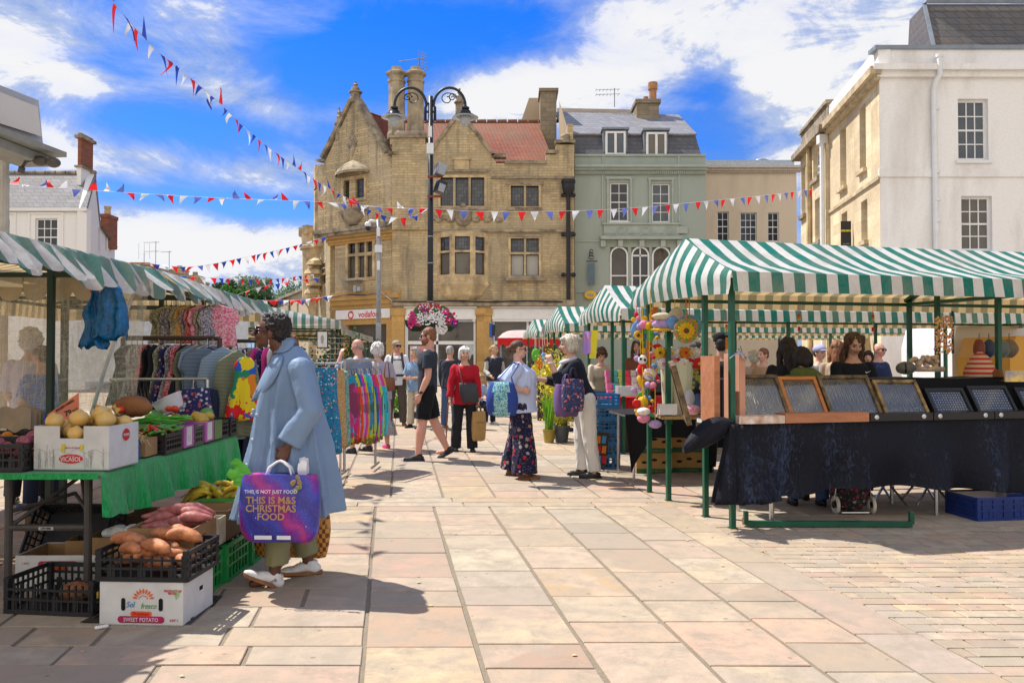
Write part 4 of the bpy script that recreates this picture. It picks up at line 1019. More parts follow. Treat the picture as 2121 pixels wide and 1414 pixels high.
m=MB();fk.box(m,-.2,fk.L+.2,Z(596,50),Z(590,50),-.3,.2);fk.box(m,fk.L*.52,fk.L*.55,0,Z(592,50),0,.12);m.build('parapet',darkst,lw)
# ---------------------------------------------------------------- market stalls
def canopymat(name,green,white,dirt=.25,per=.2):
 m,t=newmat(name);uv=t.n.new('ShaderNodeUVMap');s_=t.sep(uv.outputs[0])
 u=t.math('ADD',s_[0],t.math('MULTIPLY',t.math('SUBTRACT',t.noise(t.coord('Object'),2.2,2),.5),.02))
 fr_=t.math('FRACT',t.math('DIVIDE',u,per))
 st=t.ramp(fr_,[(.0,0.),(.49,0.),(.51,1.),(1.,1.)])
 c=t.mix(st,white,green)
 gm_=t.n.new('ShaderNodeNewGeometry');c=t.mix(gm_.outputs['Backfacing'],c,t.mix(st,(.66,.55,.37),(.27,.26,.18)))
 co=t.coord('Object');n=t.noise(co,3,6,.65,.2)
 c=t.mix(t.math('MULTIPLY',t.ramp(n,[(.42,0.),(.68,1.)]),dirt*1.4),c,(.36,.32,.25))
 c=t.mix(t.ramp(t.noise(co,40,4),[(.35,.1),(.5,0.)]),c,(.3,.27,.22))
 wr=t.noise(t.coord('Object',(1,1,.6)),5,5,.6,.4)
 b=t.bump(wr,.5,.03)
 sh=t.bsdf(c,.45,0,b,.35)
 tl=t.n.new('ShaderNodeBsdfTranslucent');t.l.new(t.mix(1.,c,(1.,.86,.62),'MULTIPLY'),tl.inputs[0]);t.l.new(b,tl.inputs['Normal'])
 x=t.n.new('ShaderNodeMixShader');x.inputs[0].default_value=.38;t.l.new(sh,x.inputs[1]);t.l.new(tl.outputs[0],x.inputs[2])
 t.done(x.outputs[0]);MATS[name]=m;return m
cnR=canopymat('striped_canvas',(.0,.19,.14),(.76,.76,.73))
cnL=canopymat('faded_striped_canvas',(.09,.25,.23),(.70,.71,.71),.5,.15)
gpost=M('green_painted_steel',(.008,.085,.045),.38,.25,6,.15)
gpostd=M('dark_green_steel',(.006,.03,.02),.4,.25,6,.15)
def stall(label,o,rz,L,D,ze=2.07,zr=2.49,vh=.16,ov=(.1,.1,.2,.2),mat=None,posts=(),rails=(),scallop=(),pm=None,ridge_in=.1,sag=.03,group='striped market stalls',gable=(1,1),pr=.021,val=(1,1),phase=0,name='market_stall',endval=.0):
 """local x along the ridge 0..L, y 0..D; ov = overhang x0,x1,y0,y1"""
 mat=mat or cnR;pm=pm or gpost
 t=thing(name,label,'market stall',(o[0],o[1],0),rz,group)
 x0,x1,y0,y1=-ov[0],L+ov[1],-ov[2],D+ov[3];ym=(y0+y1)/2
 sd=rnd.random()*50
 def nz(a,b,k=1):return(noise.noise(V((a*1.3+sd,b*2,k))))
 m=MB();nx=max(12,int((x1-x0)*9));ny=8
 for s_,ye_ in((0,y0),(1,y1)):
  def fn(u,v):
   xe=x0+(x1-x0)*u;xr=x0+ridge_in+(x1-x0-2*ridge_in)*u;x=xe+(xr-xe)*v
   y=ye_+(ym-ye_)*v;z=ze+(zr-ze)*v-sag*math.sin(PI*v)*(1+.8*abs(math.sin(PI*u*L/1.2)))-sag*.8*math.sin(PI*min(1,u))*(.3+.7*v)+.022*nz(x*2,v*2)*math.sin(PI*v)
   return(x,y,z)
  m.grid(fn,nx,ny,uvf=lambda u,v:(x0+(x1-x0)*u+phase,v),flip=s_==1)
 edge=lambda u:ze-sag*.8*math.sin(PI*u)*.3
 for k,ye_ in enumerate((y0,y1)):
  if not val[k]:continue
  sg=-1 if k==0 else 1
  if('y0','y1')[k]in scallop:continue
  m.grid(lambda u,v:(x0+(x1-x0)*u,ye_+sg*(.02*v+.018*nz(x0+(x1-x0)*u*3,3)*v),edge(u)-vh*v+.008*nz((x0+(x1-x0)*u)*2,9)*v),nx,2,uvf=lambda u,v:(x0+(x1-x0)*u+phase,v),flip=k==0)
 for k in(0,1):
  if not gable[k]:continue
  xe=(x0,x1)[k];sg=(-1,1)[k];ri=ridge_in*(1,-1)[k]
  def fg_(u,v):
   yy=y0+(y1-y0)*u;q=1-abs(2*u-1);top=ze+(zr-ze)*q-sag*math.sin(PI*q)*.5;bot=ze-vh-.02+.03*math.sin(PI*u)+.012*nz(u*6,5)
   z=top+(bot-top)*v;hfr=max(0,(z-ze)/(zr-ze))
   return(xe+ri*hfr+sg*(.03*v+.05*math.sin(PI*u)*math.sin(PI*v)+.015*nz(u*9,v)),yy,z)
  m.grid(fg_,30,6,uvf=lambda u,v:((y1-y0)*u+.05,v),flip=k==1)
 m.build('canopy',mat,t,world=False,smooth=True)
 for key in scallop:
  m=MB();W=.15
  if key in('y0','y1'):ln=x1-x0;n=int(ln/W)
  else:ln=y1-y0;n=int(ln/W)
  W=ln/n
  for i in range(n):
   sw=rnd.uniform(.25,.75);cu=rnd.uniform(-.05,.05);h=vh*rnd.uniform(1.0,1.25);tw=rnd.uniform(.35,1.0)
   def fs_(u,v):
    a=i*W+W*u;prof=max(0,1-abs(2*u-1)**3.2)**.5*.8+.2 if v>.02 else 1
    d=v*h*prof
    out=d*sw+(u-.5)*W*tw*min(1,v*1.5)+cu*v*v;dn=d*(1-sw*.45)
    if key=='y0':return(x0+a,y0-out,edge(a/ln)-dn)
    if key=='y1':return(x0+a+out*.25,y1+out,edge(a/ln)-dn)
    xe=x0 if key=='x0' else x1;sg=-1 if key=='x0' else 1
    return(xe+sg*out,y0+a,ze-dn)
   m.grid(fs_,8,5,flip=key in('y0','x1'),uvf=lambda u,v:(i*W+W*u+x0+phase if key[0]=='y' else i*W+W*u,v))
  m.build('scalloped_valance',mat,t,world=False,smooth=True)
 for(x,y)in posts:
  zt=ze+(zr-ze)*(1-abs((y-ym)/((y1-y0)/2)))-.07
  m=MB();m.box((x,y,min(zt,ze-.03)/2),(pr*2,pr*2,min(zt,ze-.03)));m.b2((x-.03,y-.03,0),(x+.03,y+.03,.008));m.build('post',pm,t,world=False)
 rl=[((-.02,0,ze-.1),(L,0,ze-.1)),((-.02,D,ze-.1),(L,D,ze-.1)),((x0+ridge_in,ym,zr-.05),(x1-ridge_in,ym,zr-.05))]
 for x in sorted({p[0]for p in posts}):
  rl.append(((x,0,ze-.1),(x,D,ze-.1)));rl.append(((x,0,ze-.06),(x,ym,zr-.07)));rl.append(((x,D,ze-.06),(x,ym,zr-.07)))
 for a,b in rl+list(rails):
  m=MB();m.bar(a,b,.034,.034);m.build('rail',pm,t,world=False)
 return t
RZ=math.atan2(.218,.976)
def stallpt(o,rz,x,y,z=0):
 c,s=math.cos(rz),math.sin(rz);return V((o[0]+x*c-y*s,o[1]+x*s+y*c,z))
O1=(1.795,6.51)
R1=stall('large green and white striped stall nearest on the right, with the jewellery counter',O1,RZ,6.2,1.75,posts=[(0,0),(0,.48),(0,1.27),(0,1.75),(3.05,.48),(3.05,1.27),(3.1,1.75),(6.2,0),(6.2,1.75)],rails=[((0,1.22,.80),(0,1.80,.80)),((0,1.27,.80),(1.2,1.27,.80)),((0,0,.74),(0,.5,.74)),((0,1.72,.83),(2.5,1.72,.83))],phase=.06)
m=MB()
for y in(1.27,1.75,.48,0):m.box((0,y,.79 if y>.5 else .73),(.06,.06,.1))
m.build('clamp',gpost,R1,world=False)
stall('green and white striped stall second in the right hand row, over the pink gift table',(1.60,11.45),RZ*.9,8.0,1.7,posts=[(0,0),(0,.5),(0,1.7),(2.6,0),(2.6,1.7),(5.3,0),(5.3,1.7),(8,1.7)],phase=.1)
stall('striped stall third in the right hand row, with woven bags on its end',(1.15,16.6),RZ*.8,9.5,1.8,posts=[(0,0),(0,1.8),(.0,.6),(0,1.2),(3,0),(3,1.8),(6,0),(6,1.8),(9.5,0)])
stall('smallest and farthest green and white striped stall of the right hand row',(.75,21.8),RZ*.7,12,1.8,posts=[(0,0),(0,1.8),(3,0),(3,1.8),(7,0),(11,0)],zr=2.44,phase=.03)
def lstall(label,x1_,y0_,L,D,rz,**kw):
 return stall(label,(x1_,y0_),PI/2+rz,L,D,mat=cnL,pm=gpostd,**kw)
L1=lstall('near left striped stall with scalloped edge over the fruit and vegetable table',-3.05,1.4,4.65,1.9,.012,ov=(.1,.12,-.25+.48,.2),vh=.26,scallop=('y0',),ze=2.10,posts=[(4.5,0.31),(4.74,.34),(4.5,1.9),(1.5,1.9)],gable=(0,0),sag=.02,zr=2.26)
m=MB()
L2=lstall('second left striped stall with scalloped edge over the clothes rails',-3.12,6.45,3.95,2.2,.098,ov=(.12,.1,.22,.2),vh=.24,scallop=('y0',),ze=2.11,posts=[(3.6,.4),(.1,2.2),(3.9,2.2),(2.1,.42)],gable=(0,1),sag=.03,zr=2.25)
L3=lstall('third left striped stall, its flat gable end behind the woman in blue coat',-3.35,14.85,3.4,2.5,.17,ov=(.1,.1,.15,.15),vh=.15,ze=2.06,zr=2.34,posts=[(0,0),(0,2.5),(3.4,0),(3.4,2.5),(1.7,0),(0,1.2)],gable=(1,1),rails=[((0,0,1.72),(0,2.5,1.72)),((0,0,1.84),(3.4,0,1.84))])
lstall('fourth left striped stall seen edge on behind the bald man',-4.05,18.7,3.2,2.4,.12,ov=(.1,.1,.15,.15),ze=2.05,zr=2.32,posts=[(0,0),(0,2.4),(3.2,0),(3.2,2.4)],rails=[((0,0,1.75),(3.2,0,1.75))])
lstall('last striped stall of the left row, reaching toward the lamp post',-4.35,22.2,4.2,2.4,.10,ov=(.1,.1,.15,.15),ze=2.03,zr=2.28,posts=[(0,0),(0,2.4),(4.2,0),(4.2,2.4)])
red=canopymat('red_canvas',(.55,.01,.012),(.62,.08,.07),.1,.6)
rs=thing('red_stall','small red topped stall with pale roof edge behind the woman in the light blue top','market stall',(.2,25.5,0))
m=MB();xa_,xb_=X(1030,25.5),X(1170,25.5)
def rr_(u,v):
 return(xa_+(xb_-xa_)*u,25.5+2*v,1.98+.28*math.sin(PI*v)*(1-(2*u-1)**6))
m.grid(rr_,14,8);m.build('roof',M('pale_pink_canvas',(.62,.36,.33),.6),rs,smooth=True)
m=MB()
m.grid(lambda u,v:(xa_+(xb_-xa_)*u,25.5-.04*v,1.98-(.26+.05*math.cos(u*40))*v),60,2);m.build('valance',M('red_cloth',(.6,.012,.012),.7,trans=.2),rs,smooth=True)
for x in(xa_+.1,xb_-.1):
 for y in(25.6,27.4):m=MB();m.tube([(x,y,0),(x,y,2)],.02,6);m.build('post',greystl,rs)
m_,t=newmat('clear_plastic_sheet');co=t.coord('Object')
cr=t.noise(t.coord('Object',(1,1,3.5),(0,.5,0)),9,6,.72,1.2);cr2=t.noise(t.coord('Object',(8,1,.7),(0,.35,0)),5,5,.7,.6)
cre=t.math('MAXIMUM',t.ramp(cr,[(.52,0.),(.60,.45)]),t.ramp(cr2,[(.53,0.),(.66,.8)]))
tp=t.n.new('ShaderNodeBsdfTransparent');tp.inputs[0].default_value=(.93,.90,.84,1)
df=t.bsdf((.70,.64,.54),.25,0,t.bump(t.math('ADD',cr2,cr),.8,.02),.8)
x=t.n.new('ShaderNodeMixShader');t.l.new(t.math('ADD',t.math('MULTIPLY',cre,.5),.30),x.inputs[0]);t.l.new(tp.outputs[0],x.inputs[1]);t.l.new(df,x.inputs[2])
t.done(x.outputs[0])
m=MB();ys=6.12
m.grid(lambda u,v:(-6.2+3.42*u-.14*v*u*u,ys+.05*math.sin(u*13+v)*(.3+v)+.03*math.sin(u*31),2.0-1.02*v),60,14)
sh_=thing('plastic_sheet','creased clear plastic side sheet hanging at the end of the vegetable stall','plastic sheet',(-3.5,ys,1),0)
m.build('sheet',m_,sh_,smooth=True)
m=MB();m.grid(lambda u,v:(-2.80-.36*v-.05*u*(1-v)+.012*math.sin(9*v),ys-.03+.02*math.sin(v*8),2.0-1.04*v)if u<.5 else(-2.86+.02-.36*v+.06,ys-.02+.02*math.sin(v*8),2.0-1.04*v),2,16)
m=MB();m.tube([(-2.83-.37*k/12-.03*math.sin(k/12*PI),ys-.04,2.0-1.03*k/12)for k in range(13)],.028,8,flat=.3)
m.ell((-3.18,ys-.06,.97),(.03,.01,.03),n=10);m.build('hem',M('pale_webbing',(.62,.58,.52),.8),sh_,smooth=True)
m=MB();n=18
for i in range(n):
 m.grid(lambda u,v:(-6.2+3.4*(i+u)/n,ys-.03+.01*math.sin(i),2.02-v*(.13+.07*math.sqrt(max(0,1-(2*u-1)**2)))),6,2)
m.build('inner_valance',M('beige_canvas',(.60,.50,.34),.8,trans=.45),sh_)
a,b=G(1545,1091),G(1888,1092)
sb_=thing('stall_spreader_bar','loose green steel bar with upturned ends lying on the paving before the black cloth','steel bar',tuple(a))
m=MB();m.bar(a+V((0,0,.03)),b+V((0,0,.03)),.045,.045);m.build('bar',gpost,sb_)
for p,h in((a,.13),(b,.13)):
 m=MB();m.bar(p+V((0,.0,.03)),p+V((0,0,h)),.035);m.build('upright_end',gpost,sb_)
m=MB();m.tube([a+V((-.02,.02,.045)),a+V((.02,.02,.045))],.03,8);m.build('end_cap',M('rust',(.25,.09,.03),.8),sb_)
m=MB();m.grid(lambda u,v:(-5.9+2.4*u,10.55+.02*math.sin(u*20),1.86-.8*v),20,6)
sh2=thing('plastic_sheet','pale frosted plastic sheet closing the far end of the clothes stall','plastic sheet',(-4,10.55,1),0)
m.build('sheet',M('frosted_sheet',(.52,.55,.56),.3,.2,14,.5,20,trans=.5),sh2,smooth=True)
# ---------------------------------------------------------------- people
def skinmat(name,col,lip=None):
 if name in MATS:return MATS[name]
 m,t=newmat(name);co=t.coord('Object')
 c=t.mix(t.noise(co,9,5,.6),tuple(v*.86 for v in col),tuple(min(1,v*1.08)for v in col))
 t.done(t.bsdf(c,.48,0,t.bump(t.noise(co,150,3),.12,.002),.4,Subsurface_Weight=0.0));MATS[name]=m;return m
SK=skinmat('fair_skin',(.60,.34,.24));SKD=skinmat('deep_brown_skin',(.125,.050,.027));SKT=skinmat('tanned_skin',(.50,.27,.17));SKP=skinmat('pink_skin',(.58,.29,.21))
LIP=M('lips',(.36,.12,.10),.45,.1);LIPD=M('dark_lips',(.16,.05,.045),.4,.1);EYE=M('eye',(.03,.02,.015),.2,.1)
def hairmat(name,c1,c2,sc=60):
 if name in MATS:return MATS[name]
 m,t=newmat(name);co=t.coord('Object',(1,1,.22));n=t.noise(co,sc,5,.7,.6)
 t.done(t.bsdf(t.mix(t.ramp(n,[(.35,0.),(.65,1.)]),c1,c2),.55,0,t.bump(n,.9,.008),.4));MATS[name]=m;return m
def Rz(a):return Matrix.Rotation(a,3,'Z')
def ldir(a,o,side):
 a,o=R(a),R(o);return V((side*math.sin(o),-math.sin(a)*math.cos(o),-math.cos(a)*math.cos(o)))
class J:pass
def skeleton(H=1.7,lean=0,slean=0,twist=0,hip=1,sh=1,legs=((0,3,0),(0,3,0)),arms=((0,8,10,0),(0,8,10,0)),head=(0,0),neckf=6,shback=0):
 """facing local -Y; index 0 = the person's right (local -x seen from the front is screen left)"""
 s=H/1.735;j=J();j.s=s;j.pel=V((0,0,0))
 sp=V((math.sin(R(slean)),-math.sin(R(lean)),math.cos(R(lean))))
 sp.normalize();rt=Rz(R(twist))@V((1,0,0));j.rt=rt;j.sp=sp
 j.fw=sp.cross(rt)*-1
 if j.fw.y>0 and abs(twist)<90:j.fw=-j.fw
 j.waist=sp*.14*s;j.chest=sp*.34*s;j.neck=sp*.51*s
 nd=(V((0,-math.sin(R(lean*.5+neckf)),math.cos(R(lean*.5+neckf))))).normalized()
 j.headc=j.neck+nd*.170*s;j.hr=Rz(R(head[0]))@Matrix.Rotation(R(head[1]),3,'X')
 j.sh=[];j.el=[];j.wr=[];j.hd=[];j.fa=[]
 for i,sd in enumerate((-1,1)):
  S=j.neck-sp*.072*s+rt*sd*.168*s*sh+V((0,shback,0))
  a,o,e,n=arms[i];E=S+ldir(a,o,sd)*.285*s;d2=ldir(a+e,-n if e else o,sd)
  W_=E+d2*.25*s
  j.sh.append(S);j.el.append(E);j.wr.append(W_);j.fa.append(d2)
 j.hp=[];j.kn=[];j.an=[]
 for i,sd in enumerate((-1,1)):
  Hh=V((sd*.088*s*hip,0,-.02*s));a,o,k=legs[i]
  K=Hh+ldir(a,o,sd)*.43*s;A=K+ldir(a-k,o,sd)*.41*s;j.hp.append(Hh);j.kn.append(K);j.an.append(A)
 dz=.075*s-min(a.z for a in j.an)
 for n in('pel','waist','chest','neck','headc'):setattr(j,n,getattr(j,n)+V((0,0,dz)))
 for L_ in(j.sh,j.el,j.wr,j.hp,j.kn,j.an):
  for q in range(2):L_[q]=L_[q]+V((0,0,dz))
 j.legs=legs;return j
def torso_rings(j,f,infl=0,n=18,lo=-.06,hi=.53):
 """elliptical rings up the spine; f = dict of half widths"""
 s=j.s;st=[(-.10,f['hip']*.80,f['bum']*.8,0),(-.05,f['hip'],f['bum'],-.005),(.03,f['hip']*.99,f['bum']*.97,-.004),(.13,f['waist'],f['belly'],.012*(f['belly']>.12)),(.22,f['waist']*1.01,f['belly']*.97,.01*(f['belly']>.12)),(.32,f['chest'],f['bust'],.012),(.40,f['chest']*1.02,f['bust']*.93,.004),(.45,f['chest']*.93,.10,0),(.485,f['chest']*.62,.078,0),(.53,.064,.062,0)]
 rr=[]
 for h,a,b,fo in st:
  if h<lo-1e-6 or h>hi+1e-6:continue
  c=j.pel+j.sp*h*s+j.fw*fo*s
  rr.append([c+j.rt*math.cos(2*PI*k/n)*(a*s+infl)+j.fw*math.sin(2*PI*k/n)*(b*s+infl)for k in range(n)])
 return rr
FORM={'m':dict(hip=.160,bum=.115,waist=.150,belly=.110,chest=.178,bust=.118),'f':dict(hip=.168,bum=.120,waist=.128,belly=.10,chest=.152,bust=.120),'big':dict(hip=.215,bum=.185,waist=.205,belly=.180,chest=.20,bust=.19),'stout':dict(hip=.18,bum=.14,waist=.18,belly=.155,chest=.188,bust=.14)}
def hand(mb,W_,d,s,thumb,curl=25,palmn=None,r=.0088,spread=.004):
 """palm with five separate fingers; d = forearm direction, thumb = direction of thumb side"""
 d=d.normalized();n=palmn or d.cross(thumb).normalized();th=n.cross(d).normalized()
 if th.dot(thumb)<0:th=-th
 p0=W_+d*.01*s;p1=W_+d*.075*s
 rings=[]
 for t_,w_,h_ in((-.01,.024,.019),(.02,.033,.018),(.055,.040,.016),(.08,.039,.013)):
  c=W_+d*t_*s;rings.append([c+th*math.cos(2*PI*k/10)*w_*s+n*math.sin(2*PI*k/10)*h_*s for k in range(10)])
 mb.rings(rings)
 for i,(o,L)in enumerate(((.030,.068),(.010,.078),(-.010,.073),(-.029,.056))):
  b=W_+d*.076*s+th*o*s;a1=R(curl*.8+i*2);a2=R(curl*2.0)
  e1=b+(d*math.cos(a1)+n*math.sin(a1)+th*(o*1.5))*L*.5*s;e2=e1+(d*math.cos(a2)+n*math.sin(a2)+th*(o*.5))*L*.5*s
  mb.cap(b,e1,r*s*1.03,r*s*.95,7);mb.cap(e1,e2,r*s*.95,r*s*.8,7)
 b=W_+d*.018*s+th*.026*s;e1=b+(th*.72+d*.6+n*.35).normalized()*.04*s;e2=e1+(th*.2+d*.85+n*(.3+curl*.01)).normalized()*.032*s
 mb.cap(b,e1,r*1.4*s,r*1.1*s,7);mb.cap(e1,e2,r*1.1*s,r*.9*s,7)
def headmesh(mb,j,fem=True,full=0):
 s=j.s;c=j.headc;Q=j.hr
 def e(p,r,rot=None):mb.ell(c+Q@(V(p)*s),tuple(v*s for v in r),(Q@Euler(rot).to_matrix())if rot else Q,14,10)
 e((0,.012,.028),(.074,.094,.084));e((0,-.022,-.035),(.058,.066,.062));e((0,-.052,-.078),(.030+full*.01,.028,.024));e((0,-.03,-.062),(.052+full*.012,.048,.034))
 e((0,-.076,.030),(.050,.016,.012));e((0,-.060,-.010),(.052,.028,.03))
 for x in(-1,1):
  e((x*.036,-.058,-.022),(.026+full*.006,.028,.026));e((x*.077,.008,-.008),(.009,.019,.032),(0,0,x*.35));e((x*.078,.002,-.03),(.008,.01,.01))
 mb.cap(c+Q@(V((0,-.084,.018))*s),c+Q@(V((0,-.108,-.020))*s),.0085*s,.0135*s,8);e((-.012,-.095,-.026),(.008,.010,.007));e((.012,-.095,-.026),(.008,.010,.007))
 e((0,-.086,-.046),(.024,.013,.0075));e((0,-.084,-.056),(.021,.013,.008))
 mb.chain([j.neck-j.sp*.05*s,j.neck+(j.headc-j.neck)*.35+V((0,.012,0))*s,c+Q@(V((0,.018,-.04))*s)],[.062*s,(.052 if fem else .060)*s,.055*s],12)
def limb(mb,a,b,c,r0,r1,r2,bulge=1.0,n=10):
 """two bones with muscle swell"""
 m1=a.lerp(b,.35);m2=b.lerp(c,.28)
 mb.chain([a,m1,b,m2,c],[r0,r0*.98*bulge,r1,r1*1.08*bulge,r2],n)
def bodymesh(j,f,vox,fem,skin,armr=1,legr=1,hands=(25,25),full=0,thumbs=None,face=True,extra=None,barefoot=True,eyes=True,lip=None):
 s=j.s;mb=MB();mb.rings(torso_rings(j,f))
 for i,sd in enumerate((-1,1)):
  mb.ell(j.sh[i],.052*s*armr,n=10)
  limb(mb,j.sh[i],j.el[i],j.wr[i],.047*s*armr,.037*s*armr,.026*s*(.6+.4*armr))
  t_=(thumbs[i]if thumbs else None)
  if t_ is None:
   up=V((0,-1,0))if abs(j.fa[i].z)>.6 else V((0,0,1));t_=up-j.fa[i]*up.dot(j.fa[i])
  n_=V((-sd,0,0))-j.fa[i]*V((-sd,0,0)).dot(j.fa[i]);n_=n_.normalized()if n_.length>.3 else V((0,1,0))
  if thumbs:n_=None
  hand(mb,j.wr[i],j.fa[i],s,t_,hands[i],n_)
  limb(mb,j.hp[i],j.kn[i],j.an[i],.082*s*legr,.055*s*legr,.036*s)
  ft=ldir(90-max(0,0),0,sd);mb.cap(j.an[i]+V((0,.01,-.03))*s,j.an[i]+V((sd*.01,-.13,-.05))*s,.034*s,.024*s,8)
 headmesh(mb,j,fem,full)
 if extra:extra(mb,j)
 b=remesh(mb,vox,3,.5)
 b.m=0
 Qi=j.hr.transposed()
 for k,fc in enumerate(b.f):
  p=sum((b.v[q]for q in fc),V())/len(fc);q=Qi@(p-j.headc)/s
  if q.y<-.055:
   if abs(abs(q.x)-.031)<.0105 and abs(q.z-.006)<.0055 and eyes:b.mi[k]=2
   elif abs(q.x)<.022 and-.062<q.z<-.043 and q.y<-.078:b.mi[k]=1
   elif abs(abs(q.x)-.033)<.017 and abs(q.z-.030+.1*abs(abs(q.x)-.033))<.0035 and q.y<-.06 and eyes:b.mi[k]=2
 return b
def person(label,loc,rz,vox=.009,form='f',skin=None,fem=True,sk={},body={},group=None,lipm=None):
 """root Empty at the feet with one continuous body; returns (root, joints)"""
 j=skeleton(**sk);f=dict(FORM[form])if isinstance(form,str)else form;j.f=f;j.vox=vox
 root=thing('person',label,'person',loc,rz,group)
 skin=skin or SK;b=bodymesh(j,f,vox,fem,skin,**body)
 b.build('body',[skin,lipm or(LIPD if skin is SKD else LIP),EYE],root,world=False,smooth=True)
 return root,j
def garment(root,name,mb,mat,vox,amp=.006,sc=9,seed=0,smooth=3,stretch=(1,1,.45)):
 g=remesh(mb,vox,smooth);wrinkle(g,amp,sc,stretch,seed);return g.build(name,mat,root,world=False,smooth=True)
def shirt(root,j,mat,vox=None,sleeve=.55,infl=.014,hem=-.08,neck=.50,armr=1,seed=0,amp=.006,name='shirt',flare=0,loose=.01,collar=False):
 s=j.s;mb=MB();rr=torso_rings(j,j.f,infl,lo=-.06,hi=.50)
 if hem<-.06:
  c0=[p+j.sp*(hem+.06)*s for p in rr[0]];cc=sum(c0,V())/len(c0);rr=[[cc+(p-cc)*(1.03+flare)for p in c0]]+rr
 elif hem>0:rr=torso_rings(j,j.f,infl,lo=hem,hi=.50)
 mb.rings(rr)
 for i in(0,1):
  r0=.050*s*armr+infl*.8;mb.ell(j.sh[i]-j.rt*(-1,1)[i]*.008,r0*.98,n=12)
  if sleeve<=1:
   e=j.sh[i].lerp(j.el[i],sleeve);mb.tube([j.sh[i],j.sh[i].lerp(e,.5),e],[r0,r0*.98+loose*.5,r0*.93+loose],12)
  else:
   w_=j.el[i].lerp(j.wr[i],sleeve-1);mb.chain([j.sh[i],j.sh[i].lerp(j.el[i],.5),j.el[i]],[r0,r0*.98,r0*.9],12);mb.tube([j.el[i],j.el[i].lerp(w_,.5),w_],[r0*.9,r0*.86,r0*.72+loose*.5],12)
   mb.ell(j.el[i],r0*.92,n=10)
 if collar:mb.tube([j.neck-j.sp*.05*s,j.neck+j.sp*.01*s],[.075*s,.068*s],12)
 return garment(root,name,mb,mat,vox or j.vox,amp,10,seed)
def trousers(root,j,mat,length=1.93,infl=.012,flare=1.0,vox=None,top=.12,name='trousers',legr=1,seed=3,amp=.007,r=(.088,.062,.052)):
 s=j.s;mb=MB();mb.rings(torso_rings(j,j.f,infl*.8,lo=-.10,hi=top))
 for i in(0,1):
  r0,r1,r2=[v*s*legr+infl for v in r]
  mb.ell(j.hp[i],(r0,r0*1.05,r0*1.1),n=12)
  if length<=1:e=j.hp[i].lerp(j.kn[i],length);mb.tube([j.hp[i],j.hp[i].lerp(e,.5),e],[r0,r0*.98,(r0*.86+.008)*flare],14)
  else:
   e=j.kn[i].lerp(j.an[i]+V((0,.01,-.03))*s,length-1)
   mb.tube([j.hp[i],j.hp[i].lerp(j.kn[i],.5),j.kn[i],j.kn[i].lerp(e,.5),e],[r0,(r0+r1)/2,r1*flare**.3,(r1+r2)/2*flare**.7,r2*flare],14);mb.ell(j.kn[i],r1*flare**.3,n=10)
 return garment(root,name,mb,mat,vox or j.vox,amp,9,seed)
def shoes(root,j,mat,sole=None,L=.27,pitch=(0,0),yaw=(0,0),r=.042,name='shoe',low=False):
 s=j.s;out=[]
 for i,sd in enumerate((-1,1)):
  T=Matrix.Translation(j.an[i])@Matrix.Rotation(R(yaw[i]),4,'Z')@Matrix.Rotation(R(pitch[i]),4,'X')
  mb=MB();mb.T=T;h=-.045*s
  mb.ell((0,.03*s,h+.008),(r*s,.055*s,.038*s));mb.ell((0,-.10*s,h-.002),(r*1.1*s,.085*s,.028*s));mb.cap((0,.01,h+(.0 if low else .025)*s),(0,-.07*s,h+.008),.04*s,.033*s)
  if not low:mb.tube([(0,.015,h),(0,.02,h+.062*s)],[.043*s,.041*s],12)
  g=remesh(mb,.007,3);o=g.build(name,mat,root,world=False,smooth=True)
  mb=MB();mb.T=T;pts=[]
  for t_ in range(20):
   a=2*PI*t_/20;y=-.045*s+math.cos(a)*.138*s;w_=(r*(1.0+.14*(y<-.05))+.004)*s;pts.append((math.sin(a)*w_*(1-.12*(y>.03)),y))
  z0=-.073*s
  mb.rings([[V((x,y,z))for x,y in pts]for z in(z0,z0+.022*s)]);mb.build('sole',sole or mat,o,world=False,smooth=True,sharp=50)
  out.append(o)
 return out
